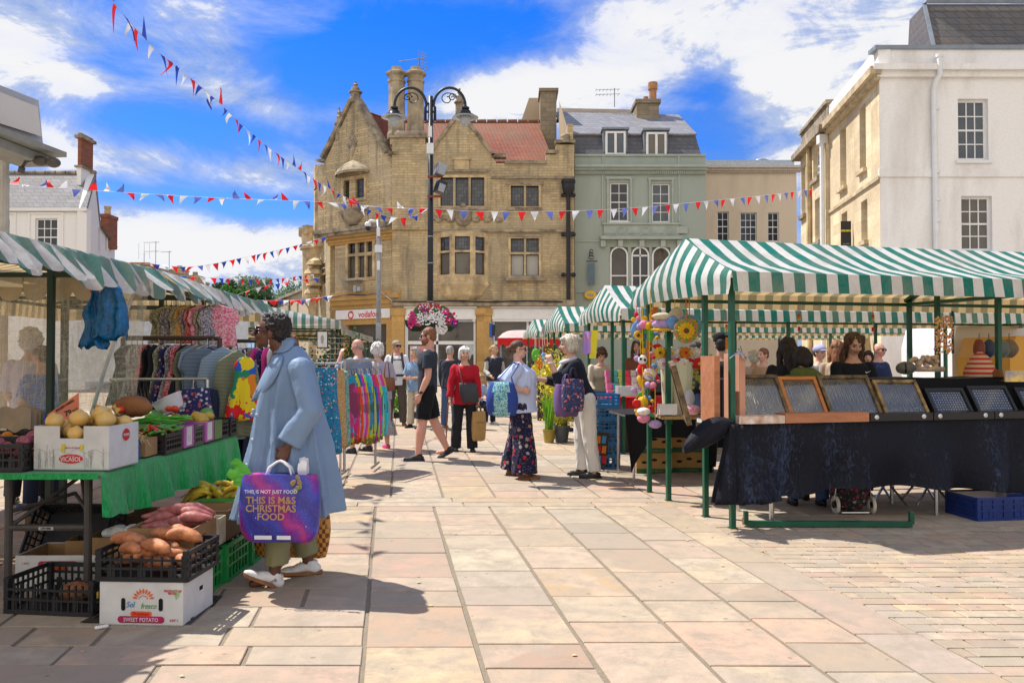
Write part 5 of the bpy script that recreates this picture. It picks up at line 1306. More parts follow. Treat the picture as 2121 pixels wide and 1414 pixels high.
def hair(root,j,mat,kind='short',vox=None,seed=0,name='hair'):
 s=j.s;c=j.headc;Q=j.hr;mb=MB()
 def e(p,r,rot=None):mb.ell(c+Q@(V(p)*s),tuple(v*s for v in r),(Q@Euler(rot).to_matrix())if rot else Q,14,10)
 def L(p):return c+Q@(V(p)*s)
 amp=.006
 if kind in('short','buzz'):
  e((0,.024,.042),(.081,.098,.084));e((0,.055,-.005),(.070,.060,.07))
  for x in(-1,1):e((x*.066,.002,.03),(.015,.045,.035))
  amp=.005 if kind=='short' else .002
 elif kind=='afro':
  e((0,.036,.056),(.086,.096,.082));e((0,.060,.0),(.076,.066,.078));e((0,-.012,.100),(.058,.040,.028))
  for x in(-1,1):e((x*.070,.014,.040),(.018,.040,.036))
  amp=.012
 elif kind=='bob':
  e((0,.022,.044),(.090,.104,.088));e((0,.062,-.02),(.086,.062,.10))
  for x in(-1,1):e((x*.080,.012,-.01),(.024,.058,.095));e((x*.045,-.062,.075),(.045,.03,.025),(0,0,x*.3))
  amp=.012
 elif kind=='curly':
  e((0,.030,.050),(.100,.108,.095));e((0,.060,-.02),(.092,.072,.09))
  for x in(-1,1):e((x*.080,.010,.01),(.03,.055,.07))
  e((0,-.045,.10),(.07,.04,.03));amp=.018
 elif kind=='long':
  e((0,.022,.044),(.088,.102,.088));e((0,.055,-.03),(.082,.060,.11))
  for x in(-1,1):mb.chain([L((x*.055,-.03,.09)),L((x*.085,-.005,.0)),L((x*.095,.01,-.12)),L((x*.09,-.02,-.24)),L((x*.08,-.04,-.33))],[.03*s,.03*s,.034*s,.033*s,.014*s])
  mb.chain([L((0,.07,0)),L((0,.085,-.16)),L((0,.085,-.33))],[.06*s,.07*s,.03*s]);amp=.012
 elif kind=='tied':
  e((0,.022,.040),(.080,.098,.082));e((0,.055,.0),(.070,.055,.06));mb.chain([L((0,.10,.03)),L((0,.135,.01)),L((0,.13,-.10))],[.028*s,.035*s,.014*s]);amp=.006
 elif kind=='bun':
  e((0,.024,.040),(.080,.098,.082));e((0,.055,.0),(.070,.055,.06));e((0,.112,.02),(.04,.036,.045));amp=.008
 elif kind=='rim':
  for x in(-1,1):e((x*.070,.02,-.005),(.010,.055,.03))
  e((0,.085,-.02),(.06,.025,.035));amp=.003
 if kind!='rim' and kind!='long':
  pass
 g=remesh(mb,vox or max(.006,j.vox*.8),2)
 sc={'afro':60,'curly':38,'buzz':60}.get(kind,26)
 for i,p in enumerate(g.v):
  st_=1 if kind in('afro','curly')else .3
  q=V((p.x,p.y,p.z*st_))*sc;n_=noise.noise(q+V((seed*5,0,0)))+.6*noise.noise(q*2.3);g.v[i]=p+g.nrm[i]*n_*amp
 return g.build(name,mat,root,world=False,smooth=True)
def beard(root,j,mat):
 mb=MB();c=j.headc;Q=j.hr;s=j.s
 def e(p,r):mb.ell(c+Q@(V(p)*s),tuple(v*s for v in r),Q,12,8)
 e((0,-.058,-.085),(.040,.034,.034));e((0,-.086,-.038),(.030,.012,.006))
 for x in(-1,1):e((x*.050,-.032,-.06),(.018,.036,.036));e((x*.066,-.004,-.03),(.010,.016,.04));e((x*.030,-.082,-.056),(.010,.010,.022))
 g=remesh(mb,.005,2);wrinkle(g,.003,60,(1,1,1),1,False);return g.build('beard',mat,root,world=False,smooth=True)
def glasses(root,j,frame,lens,big=1.0):
 c=j.headc;Q=j.hr;s=j.s;mb=MB();L=lambda p:c+Q@(V(p)*s)
 for x in(-1,1):
  mb.tube([L((x*.062,-.082,.010)),L((x*.077,-.06,.012)),L((x*.080,.01,.006))],.0045*s*big,6)
  pts=[L((x*(.032+.025*big*math.cos(a)),-.094+.012*abs(math.cos(a)if x*math.cos(a)*x>0 else 0),.004+.019*big*math.sin(a)))for a in[2*PI*k/14 for k in range(15)]]
  mb.tube(pts,.003*s*big,5,False)
 mb.tube([L((-.012,-.103,.010)),L((.012,-.103,.010))],.003*s,5)
 o=mb.build('sunglasses',frame,root,world=False,smooth=True)
 m=MB()
 for x in(-1,1):m.ell(L((x*.033,-.089,.004)),(.026*s*big,.008*s,.0185*s*big),Q,14,8)
 m.build('lenses',lens,o,world=False,smooth=True);return o
def tote(name,mat,label,cat,pts,w_,h_,d_,hand_pt,rz=0,handle=None,sag=.25,gap=.10,seed=0,parent=None,bulge=1,curve=.3):
 """soft bag hung from hand_pt (world); w along local x; d thickness"""
 t=thing(name,label,cat,tuple(hand_pt),rz)
 mb=MB();z1=-gap;n=24;rr=[]
 for k in range(11):
  v=k/10;z=z1-h_*v;ww=w_/2*(.93+.10*math.sin(PI*v))*(1 if v<.9 else 1-(v-.9)*curve*3);dd=d_/2*(.35+.65*math.sin(PI*min(1,v*.75+.12)))
  rr.append([V((math.copysign(abs(math.cos(2*PI*i/n))**.55,math.cos(2*PI*i/n))*ww,math.copysign(abs(math.sin(2*PI*i/n))**.75,math.sin(2*PI*i/n))*dd,z+.012*noise.noise(V((i*.4,v*3,seed)))-(sag*.04)*math.cos(2*PI*i/n)**2*(v<.1)))for i in range(n)])
 rr.append([V((p.x*.6,p.y*.5,p.z-.004))for p in rr[-1]])
 mb.rings(rr);b=mb.build('bag_body',mat,t,world=False,smooth=True,sharp=60)
 for sd in(-1,1):
  hb=MB();hb.tube([(-w_*.17,sd*d_*.18,z1-.02),(-w_*.13,sd*d_*.1,z1*.5),(-.02,sd*.008,-.008),(0,sd*.006,0),(.02,sd*.008,-.008),(w_*.13,sd*d_*.1,z1*.5),(w_*.17,sd*d_*.18,z1-.02)],.007,7);hb.build('handle',handle or mat,t,world=False,smooth=True)
 return t,b
def hang(root,j,q):
 return WM[root.name]@q
# ---------------------------------------------------------------- the people of the market
HW=hairmat('white_hair',(.42,.41,.39),(.80,.79,.77));HB=hairmat('black_hair',(.006,.005,.005),(.03,.022,.02),90);HG=hairmat('grey_hair',(.18,.17,.16),(.48,.46,.43))
HBR=hairmat('brown_hair',(.035,.018,.010),(.13,.07,.035));HGI=hairmat('ginger_hair',(.10,.035,.012),(.28,.11,.04));HBL=hairmat('blond_hair',(.25,.15,.06),(.55,.38,.18));HSB=hairmat('silver_blond_hair',(.35,.29,.21),(.68,.62,.52))
BLK=M('black_plastic',(.012,.012,.013),.3,.1);LENS=M('dark_lens',(.02,.008,.006),.06,.1,spec=.8);LENSB=M('blue_mirror_lens',(.03,.12,.30),.05,.2,spec=.9)
blackc=Mcloth('black_cotton',[(.018,.019,.024)]);navyc=Mcloth('navy_cotton',[(.018,.024,.05)]);charc=Mcloth('charcoal_tee',[(.022,.026,.034)],bump=.5)
tanl=M('brown_leather',(.22,.09,.04),.5,.3);blkl=M('black_leather',(.02,.02,.02),.35,.2,8,.2);whts=M('white_trainer',(.72,.70,.68),.5,.12,12,.25);gum=M('gum_sole',(.26,.12,.05),.7,.3,40,.6)
rubber=M('grey_rubber',(.25,.24,.23),.7);pale_w=Mcloth('white_shirt_cloth',[(.72,.72,.74)]);
cw,j=person('woman in a long pale blue coat and dark sunglasses walking with a purple bag',(X(600,5.0),5.0,0),R(-80),.0055,'f',SKD,sk=dict(H=1.685,lean=5,sh=.95,legs=((-5,2,6),(7,2,4)),arms=((4,14,14,2),(-13,17,42,-3)),head=(0,-5),neckf=24,shback=.11),body=dict(hands=(50,58),armr=.85,thumbs=(V((0,-1,0)),V((0,-1,.1))),legr=.8))
coatm=Mcloth('pale_blue_coat_cloth',[(.185,.27,.405)],bump=.3,rough=.5)
s=j.s;mb=MB();n=40;k_=5.0/F;Y_=lambda px:(px-600)*k_;rr=[]
prof=[(1064,494,704,.27),(1040,498,701,.268),(1000,507,695,.26),(950,516,687,.245),(900,526,676,.225),(860,532,668,.21),(820,538,662,.20),(785,546,656,.19),(760,556,650,.18),(742,566,642,.145),(729,575,634,.10),(718,586,622,.07)]
for q,(py,a,b,hx)in enumerate(prof):
 z=CH-(py-737)*k_;yc=(Y_(a)+Y_(b))/2;hy=(Y_(b)-Y_(a))/2;f_=max(0,1-q/8.5)
 rr.append([V(((hx+f_*.055*math.sin(11*t_+1-q*.1))*math.sin(t_),yc+(hy+f_*.045*math.sin(8*t_+2+q*.12)+f_*.02*math.sin(15*t_))*-math.cos(t_),z-.02*f_*math.cos(t_)))for t_ in[2*PI*i/n for i in range(n)]])
mb.rings(rr)
for i in(0,1):
 r0=.075;a,b,c=j.sh[i]+V(((1,-1)[i]*-.012,0,-.005)),j.el[i],j.el[i].lerp(j.wr[i],.90);mb.ell(a,(.070,.076,.070));mb.tube([a,a.lerp(b,.5),b+V((0,.01,0)),b.lerp(c,.5),c],[.074,.076,.074,.074,.076],16)
g_=remesh(mb,.0075,4);wrinkle(g_,.010,5,(1,1,.35),4);wrinkle(g_,.0025,15,(1,1,.6),8)
cz=CH-(1064-737)*k_
coat=g_.build('coat',coatm,cw,world=False,smooth=True)
mb=MB()
for r_,z0,dy in((.078,-.035,.0),(.070,.03,.012),(.066,.04,.014),(.092,.0,.02),(.105,-.045,.03)):
 rr_=None
def surf(px,py,off=.012):
 for q in range(len(prof)-1):
  if prof[q][0]>=py>=prof[q+1][0]or q==len(prof)-2:
   u=(prof[q][0]-py)/(prof[q][0]-prof[q+1][0]);a,b,hx=[prof[q][w_]*(1-u)+prof[q+1][w_]*u for w_ in(1,2,3)];break
 yc=(Y_(a)+Y_(b))/2;hy=(Y_(b)-Y_(a))/2;e=max(-.98,min(.98,(Y_(px)-yc)/hy));return(max(.02,hx*math.sqrt(1-e*e))+off,Y_(px),CH-(py-737)*k_)
nb=j.neck+V((0,.0,.0));ring=[]
for r_,dz,dy in((.072,-.05,.02),(.062,.005,.012),(.066,.016,.016),(.086,-.012,.026),(.108,-.06,.034)):
 ring.append([nb+V((r_*math.sin(t_),dy-r_*1.0*math.cos(t_),dz-.035*math.cos(t_)*1.0))for t_ in[R(38+i*284/24)for i in range(25)]])
mb.rings(ring,caps=False,closed=False);mb.build('collar',coatm,coat,world=False,smooth=True,solid=.006)
def cpt(py,fr_,side):
 for q in range(len(prof)-1):
  if prof[q][0]>=py>=prof[q+1][0]:
   u=(prof[q][0]-py)/(prof[q][0]-prof[q+1][0]);a,b,hx=[prof[q][w_]*(1-u)+prof[q+1][w_]*u for w_ in(1,2,3)];break
 z=CH-(py-737)*k_;yc=(Y_(a)+Y_(b))/2;hy=(Y_(b)-Y_(a))/2
 return V(((hx+.016)*math.sin(fr_)*side,yc-(hy+.016)*math.cos(fr_),z))
for side in(1,-1):
 for rows in([(735,571,590),(741,566,592),(755,559,590),(772,551,584),(790,543,574),(806,536,560),(820,530,544),(829,527,531)],[(700,588,606),(707,583,612),(716,578,610),(725,573,602),(731,569,590)]):
  mb=MB();mb.rings([[V(surf(a+(b-a)*i/6,py,.010+.012*math.sin(PI*(.25+i/8))))for i in range(7)]for py,a,b in rows],caps=False,closed=False)
  if side<0:mb.v=[V((-p.x,p.y,p.z))for p in mb.v]
  if len(rows)==5:mb.build('collar',coatm,coat,world=False,smooth=True,solid=.007)
  else:mb.build('lapel',coatm,coat,world=False,smooth=True,solid=.007)
 continue
 mb.build('lapel',coatm,coat,world=False,smooth=True,solid=.006)
btn=M('coat_button',(.30,.38,.48),.25)
for py,a in((848,.30),(856,.66),(905,.62),(955,.55),(857,.1)):
 mb=MB();p=cpt(py,a,1);mb.ell(p,(.010,.014,.014),n=12);mb.build('button',btn,coat,world=False,smooth=True)
mb=MB();pts=[cpt(py,1.25,1)+V((.003,0,0))for py in(905,925,945,962)];mb.tube(pts,[.004,.006,.006,.004],6);mb.build('pocket_welt',coatm,coat,world=False)
trousers(cw,j,Mcloth('olive_cropped_trousers',[(.24,.23,.12)]),1.80,.014,1.15,.009,.0,r=(.085,.062,.052),seed=2)
sh=shoes(cw,j,whts,gum,pitch=(0,-26),yaw=(0,14),r=.038)
for q_,o_ in enumerate(sh):
 m=MB();[m.tube([j.an[q_]+V((-.022,-.035-.018*k,.012-.011*k)),j.an[q_]+V((.022,-.035-.018*k,.012-.011*k))],.0035,5)for k in range(4)];m.build('laces',rubber,o_,world=False)
 m=MB();m.box(j.an[q_]+V((.037 if q_ else-.037,-.005,-.035)),(.006,.05,.02),rx=.5);m.build('side_stripe',rubber,o_,world=False)
hair(cw,j,HB,'afro',.006)
glasses(cw,j,M('plum_frame',(.06,.02,.035),.25),LENS,1.25)
mb=MB();e0=j.headc+j.hr@V((.079,.004,-.045));mb.tube([e0,e0+V((0,0,-.03))],.0015,5);mb.ell(e0+V((0,0,-.038)),(.007,.007,.009));mb.build('earring',M('pearl',(.8,.75,.7),.2),cw,world=False,smooth=True)
hp=hang(cw,j,j.wr[1]+j.fa[1]*.085*s)
def starcloth():
 m,t=newmat('purple_star_print');co=t.coord('Object');s_=t.sep(co)
 a=t.math('ADD',t.math('MULTIPLY',s_[0],1.5),t.math('ADD',s_[2],t.math('MULTIPLY',t.noise(co,5,3),.5)))
 w_=t.math('ABSOLUTE',t.math('SUBTRACT',t.math('FRACT',t.math('MULTIPLY',a,1.9)),.5))
 c=t.ramp(w_,[(0,(.04,.035,.24)),(.22,(.05,.06,.42)),(.34,(.16,.02,.28)),(.5,(.40,.03,.22))])
 sp_=t.ramp(t.vor(co,130),[(.12,1.),(.22,0.)]);c=t.mix(t.math('MULTIPLY',sp_,.5),c,(.35,.4,.8))
 st=t.ramp(t.vor(co,16),[(.03,1.),(.05,0.)]);c=t.mix(st,c,(.8,.8,.95))
 t.done(t.bsdf(c,.4,0,t.bump(t.noise(co,12,4),.3,.02),.4));MATS['star']=m;return m
bag,bb=tote('carrier_bag',starcloth(),'purple and blue starry carrier bag with gold lettering held by the woman in blue','shopping bag',None,.465,.39,.16,hp+V((.015,-.055,0)),R(-2),pale_w,gap=.075,seed=3)
gold=M('gold_lettering',(.42,.26,.12),.35,.1)
bl=WM[bag.name]
def bagtext(s_,z,size,mat,x=0,**kw):
 text(s_,size,mat,bb,bl@facing((x,-.104,z),(1,0,0),(0,0,1)),**kw)
bagtext('THIS IS NOT JUST FOOD',-.165,.028,pale_w,bold=.0001,x=-.02,shear=0)
bagtext('THIS IS M&S',-.215,.056,gold,bold=.0010,x=-.02);bagtext('CHRISTMAS',-.262,.056,gold,bold=.0010,x=-.02);bagtext('FOOD',-.309,.056,gold,bold=.0010,x=-.02)
m=MB();m.box((-.07,-.085,-.43),(.10,.004,.022));m.box((.05,-.085,-.43),(.08,.004,.022));m.build('label_strip',pale_w,bb,world=False)
m=MB()
for k in range(9):m.ell((.125+.022*math.cos(k*2.3),-.098,-.135+.03*math.sin(k*2.3)+.004*k),(.012,.004,.016),(0,k,0),6,4)
m.build('sprig_motif',M('sprig_green',(.08,.2,.05),.6,.6,30,col2=(.4,.15,.08)),bb,world=False)
lk=MB();base=hp+V((-.17,-.03,-.10));
for k in range(9):
 a=R(35+k*6);d_=V((-math.sin(a),rnd.uniform(-.15,.15),math.cos(a)));p0=base+V((.03+.006*k,rnd.uniform(-.02,.02),-.05))
 L_=rnd.uniform(.15,.23);side=V((math.cos(a),0,math.sin(a)))*rnd.uniform(.02,.034)
 lk.rings([[p0+d_*L_*u-side*w_+V((0,-.01*u,0)),p0+d_*L_*u+V((0,-.012,0)),p0+d_*L_*u+side*w_]for u,w_ in((0,.6),(.4,1),(.8,1),(1,.8))],caps=False,closed=False)
for k in range(3):lk.tube([base+V((.06,.0,-.07-k*.02)),base+V((-.05,-.01,-.035-k*.022))],.013,8)
single(lk,'leeks',M('leek_green',(.09,.42,.03),.45,.35,20,.3,stretch=(1,1,4)),'bunch of bright green leeks sticking out of the purple carrier bag','vegetables',tuple(base),world=True,smooth=True)
m=MB();
for k in range(5):m.grid(lambda u,v:(hp.x+.12+.05*u+.004*math.sin(9*u+k),hp.y-.06+.012*k+.01*math.sin(7*v+k),hp.z-.12+(.115-.02*abs(u-.5)+.006*k)*v),6,6)
single(m,'paper_bag',M('white_tissue',(.78,.78,.80),.7,.05,9,.6,30),'crumpled white paper bag poking out of the purple carrier bag','paper bag',tuple(hp),world=True,smooth=True)
wv,t=newmat('basket_weave');co=t.coord('Object');s_=t.sep(co);u_=t.math('FLOOR',t.math('MULTIPLY',s_[0],55));v_=t.math('FLOOR',t.math('MULTIPLY',s_[2],34));w_=t.math('MODULO',t.math('ADD',t.math('ABSOLUTE',u_),t.math('ABSOLUTE',v_)),2.)
c=t.mix(w_,(.55,.27,.04),t.mix(t.ramp(t.noise(co,12,2),[(.45,0.),(.55,1.)]),(.16,.03,.015),(.50,.25,.05)))
t.done(t.bsdf(c,.55,0,t.bump(t.math('FRACT',t.math('MULTIPLY',s_[2],34)),.8,.006)))
tote('woven_bag',wv,'orange and brown woven basket bag hanging behind the purple carrier bag','basket bag',None,.50,.36,.14,(X(606,5.22),5.22,Z(960,5.22)),R(-4),tanl,gap=.24,seed=5,curve=.05)
p,j=person('bearded man in black T-shirt and shorts with blue sunglasses standing side on',tuple(G(884,951)),R(-84),.0075,'m',SKP,False,sk=dict(H=1.80,lean=-3,sh=1.06,legs=((-13,4,12),(8,4,0)),arms=((0,8,10,2),(2,7,22,-2)),head=(-6,6)),body=dict(armr=1.18,legr=1.12,hands=(35,30)))
shirt(p,j,Mcloth('slate_navy_tee',[(.028,.036,.050)],bump=.6),.009,.62,.016,-.05,armr=1.2,amp=.009);trousers(p,j,Mcloth('black_cargo_cloth',[(.009,.010,.012)],bump=.5),.88,.012,.92,.009,.06,legr=1.12)
shoes(p,j,M('black_trainer',(.02,.02,.022),.6,.3,30,.5),M('dark_sole',(.03,.03,.03),.8),pitch=(28,0));hair(p,j,HGI,'buzz');beard(p,j,HGI);glasses(p,j,BLK,LENSB,1.05)
mb=MB();mb.tube([j.wr[1]-j.fa[1]*.035+V((math.sin(a)*.033,math.cos(a)*.033,.0))for a in[2*PI*k/12 for k in range(13)]],.008,6,False);mb.box(j.wr[1]-j.fa[1]*.035+V((.034,0,0)),(.012,.035,.035));mb.build('watch',BLK,p,world=False)
mb=MB();mb.box(j.hp[1].lerp(j.kn[1],.55)+V((.105,.0,0)),(.018,.15,.17));mb.build('cargo_pocket',MATS['black_cargo_cloth'],p,world=False)
mb=MB();mb.tube([j.neck+V((math.sin(a)*.07,-math.cos(a)*.07-.005,-.01-.045*math.cos(a)))for a in[2*PI*k/16 for k in range(17)]],.004,5,False);mb.build('neck_cord',tanl,p,world=False)
p,j=person('white haired woman in red top and black trousers walking with a stick',tuple(G(962,934)),R(6),.0075,'f',SK,sk=dict(H=1.54,lean=2,sh=.98,legs=((-2,4,4),(4,3,3)),arms=((6,14,14,-4),(3,10,6,-3)),head=(8,4)),body=dict(armr=.95,hands=(60,60)))
redc=Mcloth('crimson_jersey',[(.42,.012,.025)],bump=.5)
shirt(p,j,redc,.009,1.82,.022,-.16,amp=.011,flare=.04);trousers(p,j,blackc,1.98,.016,1.25,.009,.05,amp=.010);shoes(p,j,blkl,blkl,low=True);hair(p,j,HW,'bob')
hr_=hang(p,j,j.wr[0]+j.fa[0]*.08);hl_=hang(p,j,j.wr[1]+j.fa[1]*.08)
m=MB();m.tube([hr_+V((.05,.01,.035)),hr_+V((.02,0,.05)),hr_+V((-.01,0,.03)),hr_+V((-.02,0,0)),V((hr_.x-.05,hr_.y-.04,0))],[.011,.012,.012,.010,.008],8)
single(m,'walking_stick',M('varnished_stick',(.22,.07,.03),.35,.3),'brown wooden walking stick held by the woman in red','walking stick',tuple(hr_),world=True,smooth=True)
t_,b_=tote('carrier_bag',M('brown_paper_bag',(.40,.24,.08),.6,.15,8,.3,25),'mustard brown paper carrier bag in the hand of the woman in red','shopping bag',None,.23,.43,.10,hl_,R(35),tanl,gap=.08,seed=9)
text('HOTEL Chocolat',.026,tanl,b_,WM[t_.name]@facing((0,-.062,-.24),(1,0,0),(0,0,1)),name='lettering')
m=MB();c_=j.pel+V((.06,-.17,.03));n=20
m.rings([[c_+V((math.copysign(abs(math.cos(a))**.4,math.cos(a))*w_+z_*-.18,math.sin(a)*d_,z_))for a in[2*PI*k/n for k in range(n)]]for z_,w_,d_ in((.15,.115,.012),(.13,.125,.03),(-.02,.135,.04),(-.12,.12,.035),(-.14,.10,.015))])
sb2=m.build('shoulder_bag',M('black_bag_fabric',(.035,.037,.045),.6),p,world=False,smooth=True)
m=MB()
pts=[c_+V((-.10,0,.15)),j.chest+V((-.075,-.165,.03)),j.neck+V((-.085,-.06,-.04)),j.neck+V((-.09,.05,0))]
m.tube(pts,.014,6,flat=.4);m.tube([c_+V((.10,.02,.12)),j.waist+V((.17,-.02,.0)),j.waist+V((.17,.08,.08))],.012,6);m.build('strap',M('grey_strap',(.16,.17,.18),.7),sb2,world=False)
big=dict(FORM['big'])
p,j=person('large woman in light blue top and dark floral trousers with a round blue bag',tuple(G(1078,987)),R(84),.0075,big,SK,sk=dict(H=1.59,lean=-3,sh=1.2,hip=1.2,legs=((7,5,3),(-6,5,4)),arms=((-40,16,118,6),(-8,12,30,4)),head=(6,2),neckf=4),body=dict(armr=1.5,legr=1.3,full=1,hands=(55,30)))
shirt(p,j,Mcloth('light_blue_slub',[(.52,.60,.80)],bump=.3),.010,.85,.022,-.12,armr=1.45,amp=.008,flare=.05,loose=.03)
trousers(p,j,Mcloth('dark_floral_print',[(.012,.014,.045),(.40,.02,.03),(.02,.03,.09),(.36,.30,.27),(.30,.18,.16)],'floral',17),1.95,.016,1.5,.010,.05,legr=1.2,amp=.014,r=(.10,.085,.075))
shoes(p,j,tanl,gum,low=True,r=.05,name='sandal');hair(p,j,HBR,'tied');glasses(p,j,M('maroon_frame',(.15,.02,.02),.3),LENS,.95)
hp=hang(p,j,j.wr[0]+j.fa[0]*.03)
t=thing('shoulder_bag','big round blue patchwork bag slung at the side of the woman in light blue','handbag',(X(1040,8.82),8.80,Z(860,8.8)),R(-8))
m=MB();W_=.205;n=28
for q,(a0,a1,mi)in enumerate(((0,1,0),)):
 rr=[]
 for kk in range(11):
  v=kk/10;z=.0+.37*v;w_=W_*(.35+.65*math.sin(PI*(v*.62+.16))**.8)*(1-.25*v);d_=.11*(.3+.7*math.sin(PI*min(1,v*.8+.1)))
  rr.append([V((math.cos(2*PI*i/n)*w_,math.sin(2*PI*i/n)*d_,z))for i in range(n)])
 m.rings(rr)
m.mi=[1 if abs(sum((m.v[k].x for k in f))/len(f)+.0)<.085 else 0 for f in m.f]
bd=m.build('bag_body',[Mcloth('royal_blue_canvas',[(.03,.06,.28)]),Mcloth('teal_speckle',[(.02,.20,.30),(.35,.55,.55)],'speckle',70)],t,world=False,smooth=True)
m=MB();top=(WM[t.name].inverted()@hang(p,j,j.sh[0]+V((-.05,0,.06))))
m.tube([(-.10,0,.34),(-.02,.02,.42),tuple(top+V((-.04,0,.01))),tuple(top+V((.03,.0,.0))),(.10,.01,.42),(.13,0,.33)],.012,7,flat=.5);m.build('strap',MATS['royal_blue_canvas'],bd,world=False,smooth=True)
p,j=person('silver haired woman in dark top and cream trousers with a hand at her face',tuple(G(1212,987)),R(-86),.0075,'f',SK,sk=dict(H=1.68,lean=20,sh=1.0,legs=((4,3,6),(-5,2,2)),arms=((40,8,60,12),(42,4,118,8)),head=(-4,8),neckf=-2),body=dict(hands=(60,45)))
shirt(p,j,Mcloth('black_navy_knit',[(.014,.017,.026)]),.009,1.5,.016,-.02,amp=.007)
trousers(p,j,Mcloth('cream_denim',[(.72,.69,.64)],bump=.5),1.93,.014,1.12,.009,.10,amp=.008,r=(.10,.072,.055));shoes(p,j,blkl,blkl,low=True,r=.036);hair(p,j,HSB,'bob',seed=3)
m=MB();m.tube([j.neck+V((math.sin(a)*.075,-math.cos(a)*.085-.03,-.02-.03*math.cos(a)))for a in[2*PI*k/16 for k in range(17)]],.024,8,False);m.tube([j.neck+V((.03,-.10,-.04)),j.neck+V((.04,-.17,-.16)),j.neck+V((.03,-.19,-.3))],[.025,.03,.02],8,flat=.5);m.build('scarf',Mcloth('pale_grey_scarf',[(.5,.5,.56)]),p,world=False,smooth=True)
m=MB();m.tube([j.wr[1]+V((math.sin(a)*.034,math.cos(a)*.034,0))for a in[2*PI*k/12 for k in range(13)]],.007,6,False);m.build('bracelet',M('pearl',(1,1,1)),p,world=False)
hp=V((X(1178,8.93),8.92,Z(748+15,8.9)))
tote('carrier_bag',Mcloth('purple_jute',[(.16,.09,.24)],bump=.5),'purple jute shopping bag hanging from the arm of the silver haired woman','shopping bag',None,.30,.36,.20,(X(1174,8.95),8.98,Z(775,8.95)),R(30),M('purple_handle',(.12,.07,.2),.7),gap=.11,seed=2)
tote('carrier_bag',Mcloth('navy_coral_floral',[(.03,.045,.13),(.50,.10,.09),(.10,.14,.30),(.55,.22,.16)],'floral',26),'rounded navy bag with coral flowers in front of the purple jute bag','shopping bag',None,.25,.35,.14,(X(1187,8.7),8.72,Z(762,8.7)),R(20),navyc,gap=.12,seed=7)
p,j=person('bald man in grey blue shirt with a hand to his ear behind the scarf rack',(X(748,11.6),11.6,0),R(-120),.011,'stout',SKP,False,sk=dict(H=1.66,lean=6,sh=1.12,legs=((0,5,0),(2,5,0)),arms=((10,12,30,0),(62,6,120,20)),head=(0,8)),body=dict(armr=1.15,full=1))
shirt(p,j,Mcloth('grey_blue_linen',[(.20,.25,.36)]),None,.8,.022,-.12,armr=1.15,collar=True,loose=.02);trousers(p,j,navyc,.97,.02,1.1,None,.05);shoes(p,j,BLK,BLK);hair(p,j,HG,'rim')
p,j=person('curly white haired woman in lavender grey top and pink sandals behind the scarf rack',(X(785,12.0),12.0,0),R(-150),.011,'stout',SK,sk=dict(H=1.60,lean=7,sh=1.05,legs=((2,5,0),(-2,5,0)),arms=((12,12,50,0),(10,14,30,0)),head=(0,5)),body=dict(armr=1.1))
shirt(p,j,Mcloth('lavender_grey_cotton',[(.38,.37,.45)]),None,.95,.03,-.14,loose=.04,armr=1.15);trousers(p,j,Mcloth('pale_floral_trouser',[(.35,.33,.38),(.45,.15,.25),(.5,.45,.5)],'floral',18),1.6,.02,1.3);shoes(p,j,M('pink_sandal',(.55,.05,.15),.5),None,low=True,name='sandal');hair(p,j,HW,'curly')
tote('shoulder_bag',tanl,'brown leather bag at the side of the curly white haired woman','handbag',None,.24,.20,.09,(X(801,11.7),11.72,Z(750,11.7)),R(20),tanl,gap=.22)
p,j=person('man in white shirt and beige cap with backpack straps walking toward the camera',tuple(G(821,880)),R(14),.010,'m',SKP,False,sk=dict(H=1.72,lean=2,legs=((-4,5,6),(7,4,4)),arms=((6,12,24,6),(4,12,20,4)),head=(22,2)),body=dict(full=1))
shirt(p,j,pale_w,None,1.6,.022,-.12,collar=True,amp=.01);trousers(p,j,Mcloth('brown_walking_cloth',[(.10,.08,.065)]),1.95,.018,1.2,None,.03,amp=.01);shoes(p,j,tanl,gum);hair(p,j,HG,'buzz');glasses(p,j,BLK,LENS)
m=MB();c_=j.headc;s=j.s;m.ell(c_+j.hr@V((0,.015,.055))*s,(.088*s,.106*s,.075*s),j.hr,16,10);m.ell(c_+j.hr@V((0,-.10,.05))*s,(.068*s,.07*s,.012),j.hr,14,6);m.build('cap',Mcloth('beige_cap_cloth',[(.34,.28,.20)]),p,world=False,smooth=True)
m=MB()
for sd in(-1,1):m.tube([j.neck+V((sd*.10,.09,-.03)),j.neck+V((sd*.10,-.01,.035)),j.neck+V((sd*.10,-.115,-.06)),j.chest+V((sd*.115,-.155,-.02)),j.waist+V((sd*.15,-.08,.05)),j.waist+V((sd*.14,.1,.06))],.022,8,flat=.35)
m.tube([j.neck+V((-.10,-.135,-.10)),j.neck+V((.10,-.135,-.10))],.010,6);m.ell(j.chest+V((0,.20,-.02)),(.14,.09,.22));m.build('backpack',M('charcoal_nylon',(.05,.055,.07),.6),p,world=False,smooth=True)
m=MB();m.rings([[j.waist+V((math.cos(a)*.18,math.sin(a)*.14,z))for a in[2*PI*k/20 for k in range(20)]]for z in(-.07,-.03)],caps=False);m.build('belt',blkl,p,world=False,smooth=True)
p,j=person('grey haired woman in blue shirt and cream trousers with folded arms behind the bearded man',tuple(G(860,886)),R(-28),.010,'f',SK,sk=dict(H=1.56,lean=1,legs=((0,4,2),(4,4,2)),arms=((8,12,82,30),(8,12,78,34)),head=(-12,0)),body=dict())
shirt(p,j,Mcloth('denim_blue_shirt',[(.13,.24,.42),(.25,.36,.52)],'speckle',60),None,.85,.022,-.14,collar=True);trousers(p,j,Mcloth('cream_chino',[(.52,.46,.36)]),1.9,.016,1.15);shoes(p,j,BLK,BLK);hair(p,j,HG,'curly',seed=5)
